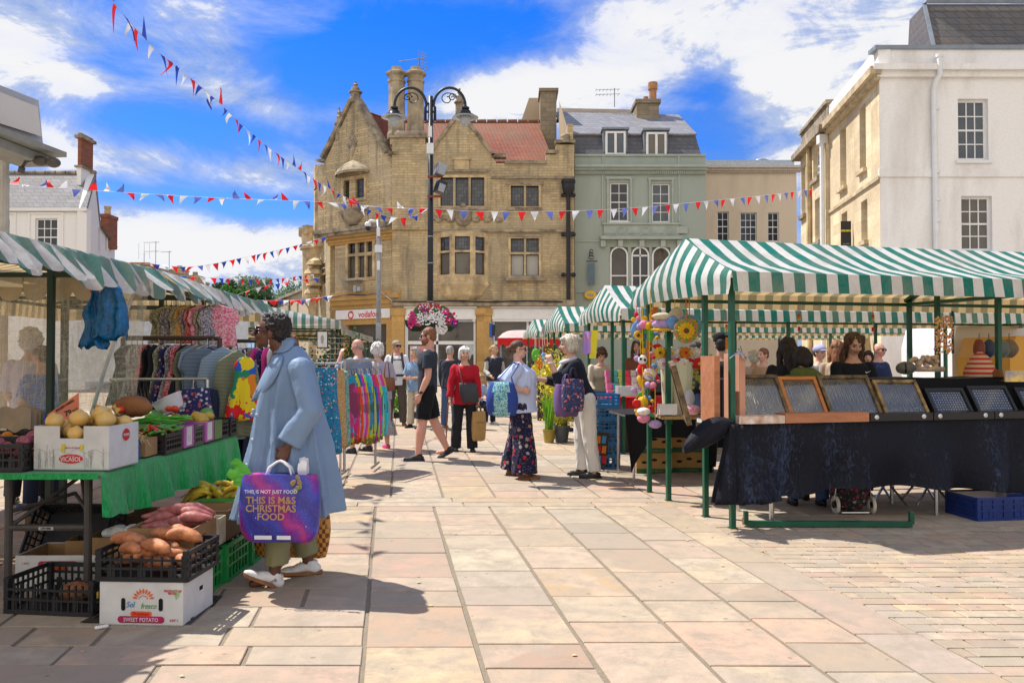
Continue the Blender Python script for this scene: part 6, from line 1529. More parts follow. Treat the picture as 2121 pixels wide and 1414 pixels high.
m=MB();m.ell(j.chest+V((0,.17,.02)),(.12,.07,.17));m.build('backpack',M('teal_nylon',(.02,.10,.14),.6),p,world=False,smooth=True)
p,j=person('grey haired man in dark quilted jacket seen from behind the bearded man',(X(932,15.5),15.5,0),R(160),.012,'m',SKP,False,sk=dict(H=1.60,arms=((4,8,14,2),(4,8,14,2))))
shirt(p,j,Mcloth('dark_quilt',[(.03,.035,.055)],bump=.9),None,1.9,.03,-.1,amp=.014);trousers(p,j,Mcloth('blue_denim',[(.06,.10,.20)]),1.95,.014,1.1);shoes(p,j,rubber,rubber);hair(p,j,HG,'short')
p,j=person('blond woman in black padded gilet and jeans in front of the shop window',tuple(G(1024,862)),R(20),.012,'f',SK,sk=dict(H=1.66,legs=((5,3,3),(-5,3,6)),arms=((4,12,60,10),(4,12,50,8)),head=(35,4)))
shirt(p,j,Mcloth('grey_marl',[(.42,.40,.38)]),None,1.85,.014,-.05,name='jumper');shirt(p,j,MATS['dark_quilt'],None,.12,.035,-.08,amp=.015,name='gilet');trousers(p,j,Mcloth('pale_denim',[(.30,.38,.48)]),1.95,.012,1.1);shoes(p,j,whts,whts);hair(p,j,HBL,'tied')
p,j=person('fair haired seated child in pale blue beside the red topped woman',(X(990,16.6),16.6,0),R(50),.012,'f',SK,sk=dict(H=1.30,lean=8,legs=((80,5,80),(80,5,80)),arms=((20,6,60,10),(20,6,60,10)),head=(0,20)))
shirt(p,j,Mcloth('pale_blue_top',[(.32,.42,.58)]),None,.8,.016,-.05);trousers(p,j,blackc,1.95,.012,1.1);shoes(p,j,whts,whts);hair(p,j,HBL,'curly')
m=MB();q0=(X(990,16.6),16.62);m.box((q0[0],q0[1],.36),(.42,.36,.04));[m.bar((q0[0]+a*.18,q0[1]+b*.15,0),(q0[0]+a*.18,q0[1]+b*.15,.34),.03)for a in(-1,1)for b in(-1,1)]
single(m,'stool',BLK,'low black stool under the seated fair haired child','stool',(q0[0],q0[1],0),world=True)
p,j=person('auburn curly haired shopper mostly hidden behind the woman in the blue coat',(X(598,8.4),8.4,0),R(170),.012,'f',SK,sk=dict(H=1.62))
shirt(p,j,navyc,None,.9,.016);trousers(p,j,blackc);shoes(p,j,BLK,BLK);hair(p,j,HGI,'curly',seed=8)
def folk(label,px,Y,rz,H,top,bottom,hr,form='f',skin=None,fem=True,sleeve=1.85,head=(0,0),arms=((10,8,40,8),(10,8,40,8)),lean=3,vox=.012,hs=0,ln=1.93):
 p,j=person(label,(X(px,Y),Y,0),R(rz),vox,form,skin,fem,sk=dict(H=H,lean=lean,arms=arms,head=head,legs=((0,4,1),(2,4,1))))
 shirt(p,j,top,None,sleeve,.018,-.1,amp=.008);trousers(p,j,bottom,ln,.014,1.1);shoes(p,j,BLK,BLK)
 if hr:hair(p,j,hr[0],hr[1],seed=hs)
 return p,j
denim=MATS['blue_denim']
folk('brown haired seller bending over her goods between the second and third right stalls',1238,13.2,10,1.56,Mcloth('cream_jumper',[(.5,.45,.36)]),blackc,(HBR,'curly'),lean=22,head=(0,35))
folk('long brown haired woman in russet coat behind the hanging crochet toys',1322,12.9,-20,1.66,Mcloth('russet_wool',[(.20,.08,.04)]),denim,(HBR,'long'))
p,j=folk('young man with dark hair and glasses looking right beside the crochet flowers',1438,11.0,75,1.60,blackc,denim,(HB,'short'),'m',SK,False);glasses(p,j,BLK,LENS,.8)
p,j=folk('man in black jacket and round black hat seen from behind under the striped stall',1494,9.6,165,1.64,blackc,blackc,(HB,'buzz'),'stout',SKT,False)
m=MB();s=j.s;m.lathe([(.06,.05),(.100,.055),(.104,.07),(.104,.13),(.09,.155),(.04,.165)],(0,0,0),18);m.v=[j.headc+v*s for v in m.v];m.build('hat',Mcloth('black_felt',[(.008,.008,.008)]),p,world=False,smooth=True)
folk('ginger haired boy in tan top behind the glass jars',1584,11.6,-60,1.52,Mcloth('tan_top',[(.36,.22,.12)]),denim,(HGI,'short'),'m',SK,False,sleeve=.6)
folk('white haired person in pale pink near the back of the right hand stalls',1563,13.4,200,1.48,Mcloth('pale_pink',[(.55,.42,.40)]),denim,(HW,'curly'),sleeve=.8)
p,j=folk('black haired woman in black top and grey patterned trousers at the jewellery counter',1636,7.85,168,1.60,blackc,Mcloth('grey_leaf_skirt',[(.25,.25,.27),(.5,.5,.5),(.12,.12,.14)],'floral',30),(HB,'long'),skin=SKT,lean=14,head=(0,25),vox=.010,ln=1.72)
p,j=folk('person in olive green fleece hoodie seen from behind at the jewellery counter',1672,7.5,176,1.50,Mcloth('olive_fleece',[(.10,.13,.035)],rough=1,bump=.9),denim,(HB,'bob'),'stout',lean=16,head=(0,20),vox=.010)
m=MB();m.ell(j.neck+V((0,.07,-.02)),(.15,.09,.075));m.ell(j.neck+V((0,.02,.015)),(.13,.09,.05));g_=remesh(m,.010,3);wrinkle(g_,.008,14);g_.build('hood',MATS['olive_fleece'],p,world=False,smooth=True)
p,j=folk('girl with long brown hair in dark sports jacket looking down behind the jewellery frames',1763,7.9,2,1.63,Mcloth('dark_track_jacket',[(.012,.014,.02)]),blackc,(HBR,'long'),lean=4,head=(2,22),vox=.0085,arms=((18,8,60,12),(18,8,60,12)))
m=MB();c_=j.chest+V((.085,-.155,.05));pts=[(-.03,.008),(-.018,-.004),(.03,.014),(-.016,-.012),(-.03,-.004)];m.add([c_+V((x,0,z))for x,z in pts],[(0,1,2,3,4)]);m.build('emblem',pale_w,p,world=False)
p,j=folk('bald man with sunglasses in navy shirt standing by the white van',1816,11.8,30,1.60,Mcloth('navy_tee',[(.015,.025,.07)]),denim,None,'stout',SKP,False,sleeve=.7);glasses(p,j,BLK,LENS)
p,j=folk('person in lavender cap behind the jewellery shoppers',1694,11.2,20,1.55,Mcloth('grey_top',[(.2,.2,.22)]),denim,(HB,'short'))
m=MB();m.ell(j.headc+V((0,.012,.055)),(.088,.106,.07));m.ell(j.headc+V((0,-.10,.04)),(.065,.06,.01));m.build('cap',Mcloth('lavender_cap_cloth',[(.36,.36,.5)]),p,world=False,smooth=True)
folk('woman with dark hair and pale shawl beside the navy shirted man',1797,12.4,-20,1.48,Mcloth('pale_shawl',[(.45,.36,.28)]),blackc,(HB,'bob'))
folk('auburn haired shopper behind the girl in the sports jacket',1733,10.3,150,1.60,Mcloth('sand_top',[(.4,.3,.2)]),denim,(HGI,'long'))
folk('shopper in teal top and blue hat seen between the striped stall posts',1168,15.0,90,1.62,Mcloth('teal_top',[(.02,.2,.24)]),blackc,(HBR,'bob'),sleeve=.8)
p,j=folk('white haired person in lavender top blurred behind the plastic sheet',62,7.6,200,1.66,Mcloth('lavender_top',[(.55,.53,.68)]),blackc,(HW,'curly'),sleeve=.9,vox=.012)
p,j=folk('person in bright blue T-shirt behind the plastic sheet with an arm forward',92,7.4,-110,1.50,Mcloth('bright_blue_tee',[(.06,.16,.52)]),navyc,(HBR,'short'),'m',SKP,False,sleeve=.7)
# ---------------------------------------------------------------- goods on the left
blackpl=M('black_crate_plastic',(.018,.018,.02),.45,.3,15,.2);greenpl=M('green_crate_plastic',(.015,.28,.07),.45,.2,15,.2);bluepl=M('blue_crate_plastic',(.02,.16,.36),.4,.2,12,.2);dkblue=M('dark_blue_plastic',(.01,.03,.16),.35,.2)
card=M('brown_card',(.34,.20,.09),.85,.2,6,.2);cardd=M('dark_card',(.13,.08,.045),.85,.3,6,.2);wcard=M('white_printed_card',(.62,.61,.59),.7,.12,9,.15);ink=M('print_grey',(.30,.30,.30),.7)
magenta=M('print_magenta',(.42,.01,.10),.5);orange=M('print_orange',(.75,.12,.015),.5);inkred=M('print_red',(.60,.01,.02),.5);inkblue=M('print_blue',(.04,.25,.55),.5);inkgreen=M('print_green',(.08,.30,.06),.5);dark=M('dark_hole',(.008,.007,.006),.9)
def crate(name,mat,label,loc,w,d,h,rz=0,tilt=None,group=None,cut=False,nv=9,cat='crate'):
 m=MB();x,y=w/2,d/2;b=.012
 m.b2((-x+.01,-y+.01,.004),(x-.01,y-.01,.014))
 for sx in(-1,1):
  for sy in(-1,1):m.box((sx*(x-.012),sy*(y-.012),h/2),(.028,.028,h))
 for z in(.012,h*.42,h*.70,h-.012):
  t_=.024 if z in(.012,h-.012)else .012
  for s_ in(-1,1):
   if not(cut and s_==-1 and z>h*.8):m.box((0,s_*y,z),(w,b,t_));
   m.box((s_*x,0,z),(b,d,t_))
 for k in range(nv):
  px=-x+w*(k+.5)/nv
  for s_ in(-1,1):
   if k%3==1:m.box((px,s_*(y-.002),h*.28),(w/nv*.8,.006,h*.5))
   m.box((px,s_*y,h*.5-.01),(.009,b*.8,h-.03))
 for k in range(int(nv*d/w)):
  py=-y+d*(k+.5)/int(nv*d/w)
  for s_ in(-1,1):m.box((s_*x,py,h*.5-.01),(b*.8,.009,h-.03))
 o=single(m,name,mat,label,cat,loc,rz,group)
 if tilt:o.rotation_euler=(tilt[0],tilt[1],rz)
 return o
def cardbox(name,mat,label,loc,w,d,h,rz=0,group=None,inner=None,holes=True,notch=False,cat='cardboard box'):
 t=thing(name,label,cat,loc,rz,group);m=MB();x,y,th=w/2,d/2,.006
 m.b2((-x,-y,0),(x,y,.006))
 if notch:
  for a,b_ in((-x,-x*.32),(x*.32,x)):m.b2((a,-y,0),(b_,-y+th,h))
  m.b2((-x*.32,-y,0),(x*.32,-y+th,h*.72))
 else:m.b2((-x,-y,0),(x,-y+th,h))
 m.b2((-x,y-th,0),(x,y,h));m.b2((-x,-y+th,0),(-x+th,y-th,h));m.b2((x-th,-y+th,0),(x,y-th,h))
 b=m.build('carton',[mat],t,world=False)
 if inner:
  m=MB();m.b2((-x+th,-y+th,.007),(x-th,y-th,.012));m.b2((-x+th,y-th-.002,.012),(x-th,y-th-.0005,h-.004));m.b2((-x+th+.0005,-y+th,.012),(-x+th+.002,y-th,h-.004));m.build('lining',inner,t,world=False)
 return t,b
def blobfruit(name,mat,label,cat,r,seed=0,grp=None,amp=.06,shape=(1,1,1),tip=0,nn=(18,12)):
 m=MB();m.ell((0,0,0),(r*shape[0],r*shape[1],r*shape[2]),n=nn[0],m=nn[1])
 for i,p in enumerate(m.v):
  q=p/r;k=1+amp*noise.noise(q*1.3+V((seed*7,0,0)))
  m.v[i]=p*k
  if tip and q.z>.75:m.v[i].z+=tip*r*(q.z-.75)*4;m.v[i].x*=.8;m.v[i].y*=.8
 return single(m,name,mat,label,cat,(0,0,-5),0,grp,smooth=True)
def place(proto,pts,label=None,sc=1,jitter=True,group=None):
 """first point moves the prototype itself"""
 for k,p in enumerate(pts):
  p,s_=(p[:3],p[3])if len(p)>3 else(p,1)
  rot=(rnd.uniform(-.5,.5),rnd.uniform(-.5,.5),rnd.uniform(0,6))if jitter else None
  if k==0:
   proto.location=p;proto.scale=(s_*sc,)*3
   if rot:proto.rotation_euler=rot
  else:dup(proto,p,label=label,group=group,scale=s_*sc,rot=rot)
# --- folding table under the green cloth
TX,TY0,TY1,TZ=-2.30,4.42,6.5,.74
t=thing('folding_table','white topped folding table with brown steel legs under the green cloth','table',(-3.0,5.4,0))
tabl=M('table_white',(.55,.53,.50),.6,.15,6,.15);legm=M('brown_steel',(.07,.06,.055),.5,.3,10)
m=MB();m.b2((-3.75,TY0+.08,TZ-.035),(TX-.02,TY1,TZ));m.build('tabletop',tabl,t)
for x in(X(22,4.62),X(186,4.62)):
 for y in(4.62,6.2):m=MB();m.tube([(x,y,0),(x,y,TZ-.035)],.022,10);m.build('leg',legm,t)
m=MB();x0,x1=X(22,4.62),X(186,4.62);m.tube([(x0,4.62,.41),(x1,4.62,.41)],.02,8);cb=m.build('crossbar',legm,t)
m=MB();m.box(((x0+x1)/2,4.598,.41),(.085,.006,.018));lbl=m.build('badge',M('badge_grey',(.45,.45,.45),.5),cb)
text('LIFETIME',.015,BLK,lbl,facing(((x0+x1)/2,4.594,.41),(1,0,0),(0,0,1)),bold=.0004)
for a,b in(((x0,4.62,.41),(x1-.18,5.0,.70)),((x1,4.62,.41),(x1-.25,5.0,.70)),((x0,4.62,.50),((x0+x1)/2,4.9,.56)),((x1,4.62,.50),((x0+x1)/2,4.9,.56))):m=MB();m.tube([a,b],.012,6);m.build('brace',legm,t)
gm,nt=newmat('green_baize');co=nt.coord('Object');c=nt.mix(nt.noise(co,30,5,.7),(.008,.30,.06),(.03,.52,.14));f_=nt.noise(nt.coord('Object',(1,1,.12)),90,3,.6)
c=nt.mix(nt.ramp(f_,[(.4,.5),(.65,0.)]),c,(.004,.10,.02));nt.done(nt.bsdf(c,.95,0,nt.bump(nt.math('ADD',f_,nt.noise(co,200,2)),.8,.008),.1,Sheen_Weight=.3))
m=MB()
def gc(u,v):
 y=TY0+.02+(TY1+.12-TY0)*u
 if v<.35:return(-3.75+(TX+3.75)*v/.35,y,TZ+.006+.002*math.sin(y*9))
 q=(v-.35)/.65;L_=.235+.09*u+.02*math.sin(u*9)+.012*noise.noise(V((u*30,0,0)))
 return(TX+.012+.03*q+.035*q*math.sin(y*17+math.sin(y*5))+.012*q*math.sin(y*41),y+.02*q*math.sin(y*11),TZ+.006-L_*q)
m.grid(gc,130,26)
m.grid(lambda u,v:(-3.75+(TX+3.75)*u,TY0+.018-.006*v,TZ+.006-.03*v),20,2)
single(m,'green_cloth',gm,'bright green grass like cloth draped over the vegetable table','tablecloth',(-3,5.4,.75),world=True,smooth=True)
# --- white onion box, with printing
bx_,by_=X(157,4.56),4.70
t,vb=cardbox('onion_box',wcard,'white printed cardboard box of large yellow onions on the green cloth',(bx_,by_,TZ+.012),.435,.33,.25,R(-2),inner=card,notch=True)
W_=WM[t.name];fc=lambda x,z,y=-.168:W_@facing((x,y,z),(1,0,0),(0,0,1))
def disc(mat,parent,mtx,rx,rz_,name='print'):
 m=MB();m.add([mtx@V((rx*math.cos(2*PI*k/28),rz_*math.sin(2*PI*k/28),0))for k in range(28)],[tuple(range(28))]);return m.build(name,mat,parent)
disc(wcard,vb,fc(0,.065),.074,.030);disc(inkred,vb,fc(0,.065,-.1685),.070,.027)
text('VICASOL',.036,wcard,vb,fc(0,.062,-.1695),bold=.0006,sx=.85);text('desde 1979',.009,wcard,vb,fc(0,.082,-.1695));text('Producto de España',.014,inkred,vb,fc(0,.128),shear=.3)
sd=W_@facing((.2195,.02,.185),(0,1,0),(0,0,1));disc(inkred,vb,sd,.042,.036);text('VICASOL',.020,wcard,vb,sd@Matrix.Translation((0,0,.002)),bold=.0006,sx=.85)
m=MB()
for k in range(26):
 x=rnd.choice((-1,1))*rnd.uniform(.08,.2);z=rnd.uniform(.005,.03);hh=rnd.uniform(.03,.12);m.bar(W_@V((x,-.1683,z)),W_@V((x+rnd.uniform(-.015,.015),-.1683,z+hh)),.0012,.0004)
 for q in range(3):m.bar(W_@V((x,-.1683,z+hh*(.5+.15*q))),W_@V((x+rnd.uniform(-.02,.02),-.1683,z+hh*(.62+.15*q))),.001,.0004)
m.tube([W_@V((-.21+.022*k,-.1683,.108+.012*math.sin(k*1.3)))for k in range(20)],.0006,4);m.build('line_drawing',ink,vb)
m=MB()
for x,z in((-.045,.125),(.062,.13)):m.box(tuple(W_@V((x,-.169,z))),(.018,.001,.045 if x<0 else .03),ry=.1)
m.build('tape',M('yellow_tape',(.65,.5,.02),.4),vb)
on=M('yellow_onion',(.62,.33,.06),.32,.35,9,.25,30,stretch=(3,3,.5),col2=(.60,.46,.18),spec=.5)
pz=TZ+.012
pr=blobfruit('onion',on,'large golden onion heaped in the white printed box','onion',.052,1,'onions in the white printed box',.04,(1,1,.9),.16)
place(pr,[(bx_+a,by_+b,pz+c,s_)for a,b,c,s_ in((-.15,-.08,.27,1.0),(-.02,-.06,.285,1.05),(.12,-.03,.275,1.08),(.0,-.13,.205,.88),(.065,.03,.30,1.1),(-.09,.06,.26,1),(.17,.09,.25,.9),(-.17,.07,.22,1),(-.09,-.02,.21,.95),(.1,-.1,.2,.8),(.06,.12,.25,1),(-.02,.12,.26,.9))])
m=MB()
for k in range(30):a=rnd.uniform(0,6);p0=V((bx_+.04+rnd.uniform(-.05,.14),by_+rnd.uniform(-.02,.08),pz+.30+rnd.uniform(-.05,.04)));m.add([p0,p0+V((math.cos(a)*.03,.01,math.sin(a)*.03)),p0+V((math.cos(a+1)*.02,-.012,math.sin(a+1)*.03))],[(0,1,2)])
tag(m.build('onion_skins',M('papery_skin',(.70,.42,.12),.4,trans=.4)),kind='stuff')
cdm=M('orange_card',(.70,.22,.12),.7);q=P(135,855,4.95)
t=thing('price_card','salmon orange handwritten price card behind the yellow onions','price card',tuple(q));m=MB();pts=[P(98,858,4.95),P(163,813,4.95),P(163,858,4.95),P(140,880,4.95),P(98,880,4.95)]
m.add(pts+[p+V((0,.003,0))for p in pts],[(0,4,3,2,1),(5,6,7,8,9)]+[(i,(i+1)%5,5+(i+1)%5,5+i)for i in range(5)]);cc_=m.build('card',cdm,t)
text('SPANISH ONION',.021,BLK,cc_,facing(q+V((-.002,-.003,.045)),(1,0,.62),(-.62,0,1)),bold=.0006,sx=.82);text('79',.045,BLK,cc_,facing(q+V((.02,-.003,-.0)),(1,0,.4),(-.4,0,1)),bold=.0008);text('each',.022,BLK,cc_,facing(q+V((.06,-.003,.02)),(1,0,.5),(-.5,0,1)),shear=.3)
crate('plastic_crate',blackpl,'black plastic crate of red onions left of the white onion box',(X(10,4.62),4.66,TZ+.012),.40,.36,.155,0)
ron=M('red_onion',(.18,.02,.05),.3,.4,8,.2,30,col2=(.35,.08,.12),stretch=(3,3,.5),spec=.6)
pr=blobfruit('red_onion',ron,'dark red onion in the black crate beside the white onion box','onion',.036,2,'red onions in the black crate',.05,(1,1,.9),.2)
place(pr,[(X(10,4.62)+rnd.uniform(-.15,.17),4.66+rnd.uniform(-.13,.13),TZ+.06+.022*k*.35)for k in range(13)]+[(X(62,4.6),4.58,TZ+.17),(X(45,4.6),4.62,TZ+.165),(X(75,4.7),4.68,TZ+.19)])
crate('plastic_crate',blackpl,'black plastic crate of oranges at the back of the vegetable table',(X(55,5.4),5.25,TZ+.012),.56,.38,.14,0)
orm=M('orange_peel',(.75,.25,.02),.4,.15,12,.25,200)
pr=blobfruit('orange',orm,'orange in the black crate behind the red onions','orange',.036,3,'oranges in the back crate',.02)
place(pr,[(X(55,5.4)+rnd.uniform(-.24,.24),5.25+rnd.uniform(-.15,.15),TZ+.05+.013*(k%8))for k in range(22)])
m=MB();c0=P(25,868,4.95)
for k in range(4):m.grid(lambda u,v:(c0.x-.1+.22*u,c0.y+.04*k+.02*math.sin(6*u+k),c0.z-.07+.15*v*(1-.3*abs(u-.5))+.015*math.sin(9*u+k)),8,6)
single(m,'paper_bags',M('kraft_paper',(.34,.26,.18),.8,.2,10,.6,30),'crumpled kraft paper bags at the left edge of the vegetable table','paper bags',tuple(c0),world=True,smooth=True)
def edge(y,dx=0):return(TX-.16+dx,y,TZ+.012)
crate('plastic_crate',bluepl,'small blue plastic crate just behind the white onion box',edge(4.98),.20,.16,.12)
t,b=cardbox('garlic_box',card,'open brown cardboard box with dry garlic tops beside the blue crate',edge(5.16),.26,.17,.12,0)
m=MB();c0=V(edge(5.08,.04))+V((0,0,.14))
for k in range(110):
 a=rnd.uniform(0,6.28);d_=V((math.cos(a),-abs(math.sin(a))*.8-.1,rnd.uniform(-.7,.8))).normalized();L_=rnd.uniform(.05,.11);p0=c0+V((rnd.uniform(-.06,.06),rnd.uniform(-.04,.05),rnd.uniform(-.03,.02)))
 m.tube([p0,p0+d_*L_*.6,p0+d_*L_+V((0,0,-.03))],[.004,.003,.001],4)
single(m,'garlic_bunch',M('dry_straw',(.60,.42,.20),.8,.3),'bunch of dry straw coloured garlic roots spilling over the table edge','garlic',tuple(c0),world=True)
c0=crate('plastic_crate',blackpl,'black plastic crate of chillies in the middle of the table edge',edge(5.40),.34,.27,.13)
chm=M('green_chilli',(.06,.28,.02),.25,.3,10,.1,spec=.6);chr_=M('red_chilli',(.55,.02,.01),.2,.2,10,.1,spec=.6);cho=M('orange_chilli',(.7,.2,.02),.25,.2,10,.1)
def pepper(mat,lab,r=.012,L=.10):
 m=MB();m.tube([(-L/2,0,0),(-L*.3,.005,.004),(0,.006,.004),(L*.3,0,0),(L/2,-.01,-.004)],[r,r*1.1,r,r*.7,r*.15],8);m.tube([(-L/2,0,0),(-L/2-.02,-.004,.006)],[.004,.003],5)
 return single(m,'chilli',mat,lab,'chilli',(0,0,-5),0,'chillies heaped in the middle crate',smooth=True)
for mt_,lab,n in((chm,'shiny green chilli heaped in the crate along the table edge',26),(chr_,'shiny red chilli heaped in the crate along the table edge',12),(cho,'orange chilli heaped in the crate along the table edge',6)):
 pr=pepper(mt_,lab);place(pr,[(edge(0)[0]+rnd.uniform(-.17,.15),5.42+rnd.uniform(-.22,.10),TZ+.13+rnd.uniform(0,.055))for _ in range(n)])
for i,(y,mt_,lab)in enumerate(((5.64,M('mauve_box',(.42,.10,.36),.6),'mauve and white fruit box on the table edge, nearer of the two'),(6.02,MATS['mauve_box'],'mauve and white fruit box on the table edge, farther of the two'))):
 t,b=cardbox('fruit_box',mt_,lab,edge(y),.36,.17,.155,0)
 m=MB();e_=V(edge(y))+V((.1805,0,0));m.box(e_+V((0,.0,.085)),(.001,.09,.13));m.box(e_+V((.0012,-.01,.12)),(.001,.03,.03));lb_=m.build('label_sticker',wcard,b)
 m=MB();[m.box(e_+V((.0022,.0,.05+.012*k)),(.0008,.05,.003))for k in range(4)];m.box(V(edge(y))+V((0,-.0862,.08)),(.30,.001,.10));m.build('print',wcard if i else M('mauve_light',(.6,.3,.5),.6),b)
crate('plastic_crate',M('grey_crate_plastic',(.06,.065,.06),.5,.2),'dark grey plastic crate between the two mauve boxes',edge(5.83),.34,.17,.14)
t,b=cardbox('fruit_box',M('sage_box',(.12,.20,.07),.6),'leaf green cardboard fruit box past the mauve boxes',edge(6.20),.36,.15,.15)
crate('plastic_crate',blackpl,'black plastic crate at the far end of the table edge',edge(6.36,0),.34,.15,.14);crate('plastic_crate',blackpl,'last black plastic crate overhanging the far table corner',edge(6.53,.0),.36,.15,.14)
m=MB();c0=V((TX-.22,5.75,TZ+.17))
for k in range(40):
 y=rnd.uniform(-.22,.3);x=rnd.uniform(-.14,.0);m.tube([c0+V((x-.12,y,rnd.uniform(-.01,.03))),c0+V((x+.02,y+rnd.uniform(-.02,.02),.02+rnd.uniform(0,.03))),c0+V((x+.17,y+rnd.uniform(-.05,.05),rnd.uniform(.0,.05)))],[.006,.005,.004],5)
single(m,'spring_onions',MATS['leek_green'],'long green spring onions lying across the boxes on the table','vegetables',tuple(c0),world=True)
celm=M('pale_celery',(.36,.48,.18),.4,.25,6,.2,stretch=(3,3,.4));m=MB()
for k in range(14):m.tube([c0+V((-.14+.02*(k%7),-.25+.012*k,.0)),c0+V((-.12+.02*(k%7),.1+.012*k,.01))],.012,6)
single(m,'celery',celm,'pale green celery sticks in a clear tray beside the spring onions','vegetables',tuple(c0),world=True)
ml=M('melon_green',(.10,.28,.05),.4,.2,8,.2);pr=blobfruit('melon',ml,'smooth green melon among the paper bags at the back of the table','melon',.06,4,'green melons at the back of the table',.03,(1.25,1,1))
place(pr,[(X(322,5.9),5.9,TZ+.20),(X(357,6.3),6.25,TZ+.28),(X(433,6.4),6.35,TZ+.20,.8)])
mg=M('mango',(.65,.28,.03),.35,.5,7,.15,col2=(.35,.32,.04));pr=blobfruit('mango',mg,'yellow and green mango at the far end of the table','mango',.042,5,'mangoes at the far end of the table',.05,(1.3,1,.9))
place(pr,[(edge(0)[0]+rnd.uniform(-.1,.1),y+rnd.uniform(-.03,.03),TZ+.165+.02*(k%2))for k,y in enumerate((6.08,6.14,6.2,6.26,6.33,6.05,6.4,6.3))])
m=MB();c0=P(275,842,5.5);m.ell(c0,(.13,.10,.07),n=20,m=12)
for i,p in enumerate(m.v):m.v[i]=p+(p-c0)*.35*noise.noise(p*14)
single(m,'paper_sack',M('rust_paper',(.25,.10,.03),.8,.3,10,.5,25),'crumpled rust brown paper sack behind the golden onions','paper sack',tuple(c0),world=True,smooth=True)
m=MB();m.T=Matrix.Translation(P(352,838,6.0))@Matrix.Rotation(R(-28),4,'Y');m.lathe([(.085,-.05),(.11,.05),(.115,.055),(.105,.05),(.08,-.045)],(0,0,0),22,caps=False);m.lathe([(.001,-.046),(.08,-.046)],(0,0,0),22,caps=False)
single(m,'plastic_bowl',M('clear_bowl',(.6,.6,.62),.15,.05,trans=.4),'tipped white plastic bowl with tomatoes behind the spring onions','bowl',tuple(P(352,838,6.0)),world=True,smooth=True)
tm=M('tomato',(.6,.04,.01),.2,.1,6,.05);pr=blobfruit('tomato',tm,'red tomato in the tipped white bowl','tomato',.03,6,'tomatoes in the white bowl',.03,(1,1,.85));place(pr,[P(350,845,5.93),P(362,847,5.93),P(340,846,5.95),P(250,848,5.4),P(262,843,5.5)])
# --- on the ground: sweet potatoes, crates, banana crates
q=G(296,1295);bw,bd_,bh=.445,.36,.225
t,sb=cardbox('sweet_potato_box',wcard,'upright white sweet potato carton under the black crate of sweet potatoes',(q.x,q.y+bd_/2,0),bw,bd_,bh,R(-3),inner=card)
W_=WM[t.name];fc=lambda x,z,y=-.183:W_@facing((x,y,z),(1,0,0),(0,0,1))
def pill(mat,parent,mtx,w,h,dz=0):m=MB();r=h/2;m.add([mtx@V((sx*(w/2-r)+r*math.cos(a),r*math.sin(a),dz))for sx,a0 in((1,-90),(-1,90))for a in[R(a0+18*k)for k in range(11)]],[tuple(range(22))]);return m.build('print',mat,parent)
pill(magenta,sb,fc(-.0,.032),.25,.036);text('SWEET POTATO',.028,wcard,sb,fc(0,.031,-.184),bold=.0003,sx=.86,space=1.05)
pill(orange,sb,fc(.0,.062),.115,.026,-.0004);text('Premium',.024,inkred,sb,fc(0,.062,-.1842),bold=.0006);text('CAT 1',.016,magenta,sb,fc(.175,.030),bold=.0004)
text('Sol',.042,inkblue,sb,fc(-.058,.108),bold=.0003,shear=.25,sx=.85);text('fresco',.042,inkgreen,sb,fc(.040,.102),bold=.0,shear=.25,sx=.8)
m=MB()
for k in range(9):a=R(12+k*19.5);m.add([fc(.012+math.cos(a)*.030,.135+math.sin(a)*.026)@V((0,0,0)),fc(.012+math.cos(a-.14)*.047,.135+math.sin(a-.14)*.045)@V((0,0,0)),fc(.012+math.cos(a)*.062,.135+math.sin(a)*.060)@V((0,0,0)),fc(.012+math.cos(a+.14)*.047,.135+math.sin(a+.14)*.045)@V((0,0,0))],[(0,1,2,3)])
m.tube([fc(.012+math.cos(a)*.024,.135+math.sin(a)*.021)@V((0,0,.0005))for a in[R(8+16*k)for k in range(11)]],.002,5);m.build('sun_logo',orange,sb)
for x in(-.095,.105):m=MB();mt_=fc(x,.110,-.1835);r=.011;m.add([mt_@V((r*math.cos(a),s_*.022+r*math.sin(a),0))for s_,a0 in((1,0),(-1,180))for a in[R(a0+20*k)for k in range(10)]],[tuple(range(20))]);m.build('hand_hole',dark,sb)
text('PRODUCT OF\nBRAZIL',.015,inkred,sb,fc(.168,.175),bold=.0003);m=MB();m.add([fc(.185+x,.165+z)@V((0,0,-.0003))for x,z in((-.02,.005),(-.005,.025),(.02,.015),(.018,-.008),(0,-.03),(-.006,-.008))],[(0,1,2,3,4,5)]);m.build('map_logo',M('pale_green_print',(.3,.5,.25),.7),sb)
m=MB();m.box(tuple(W_@V((.2232,.03,.14))),(.001,.04,.022),rz=R(-3));m.build('hand_hole',dark,sb)
zc=bh+.002;cq=(q.x+.0,q.y+bd_/2+.01,zc)
crate('plastic_crate',blackpl,'black plastic crate heaped with sweet potatoes on the white carton',cq,.49,.38,.16,R(-3),cut=True)
spm=M('sweet_potato_skin',(.50,.19,.07),.6,.3,22,.9,26,col2=(.27,.09,.04),bdist=.006);
def tuber(mat,lab,grp,L=.092,r=.040,seed=0):
 m=MB();pts=[];rs=[]
 for k in range(13):u=k/12;pts.append((L*(u-.5)*2,.02*math.sin(u*5+seed),.015*math.sin(u*4)));rs.append(max(.004,r*math.sin(PI*min(1,u*.94+.03))**.6*(1+.12*math.sin(u*9+seed))))
 m.tube(pts,rs,14)
 for i,p in enumerate(m.v):m.v[i]=p*(1+.10*noise.noise(p*22+V((seed,0,0))))
 return single(m,'sweet_potato',mat,lab,'sweet potato',(0,0,-5),0,grp,smooth=True)
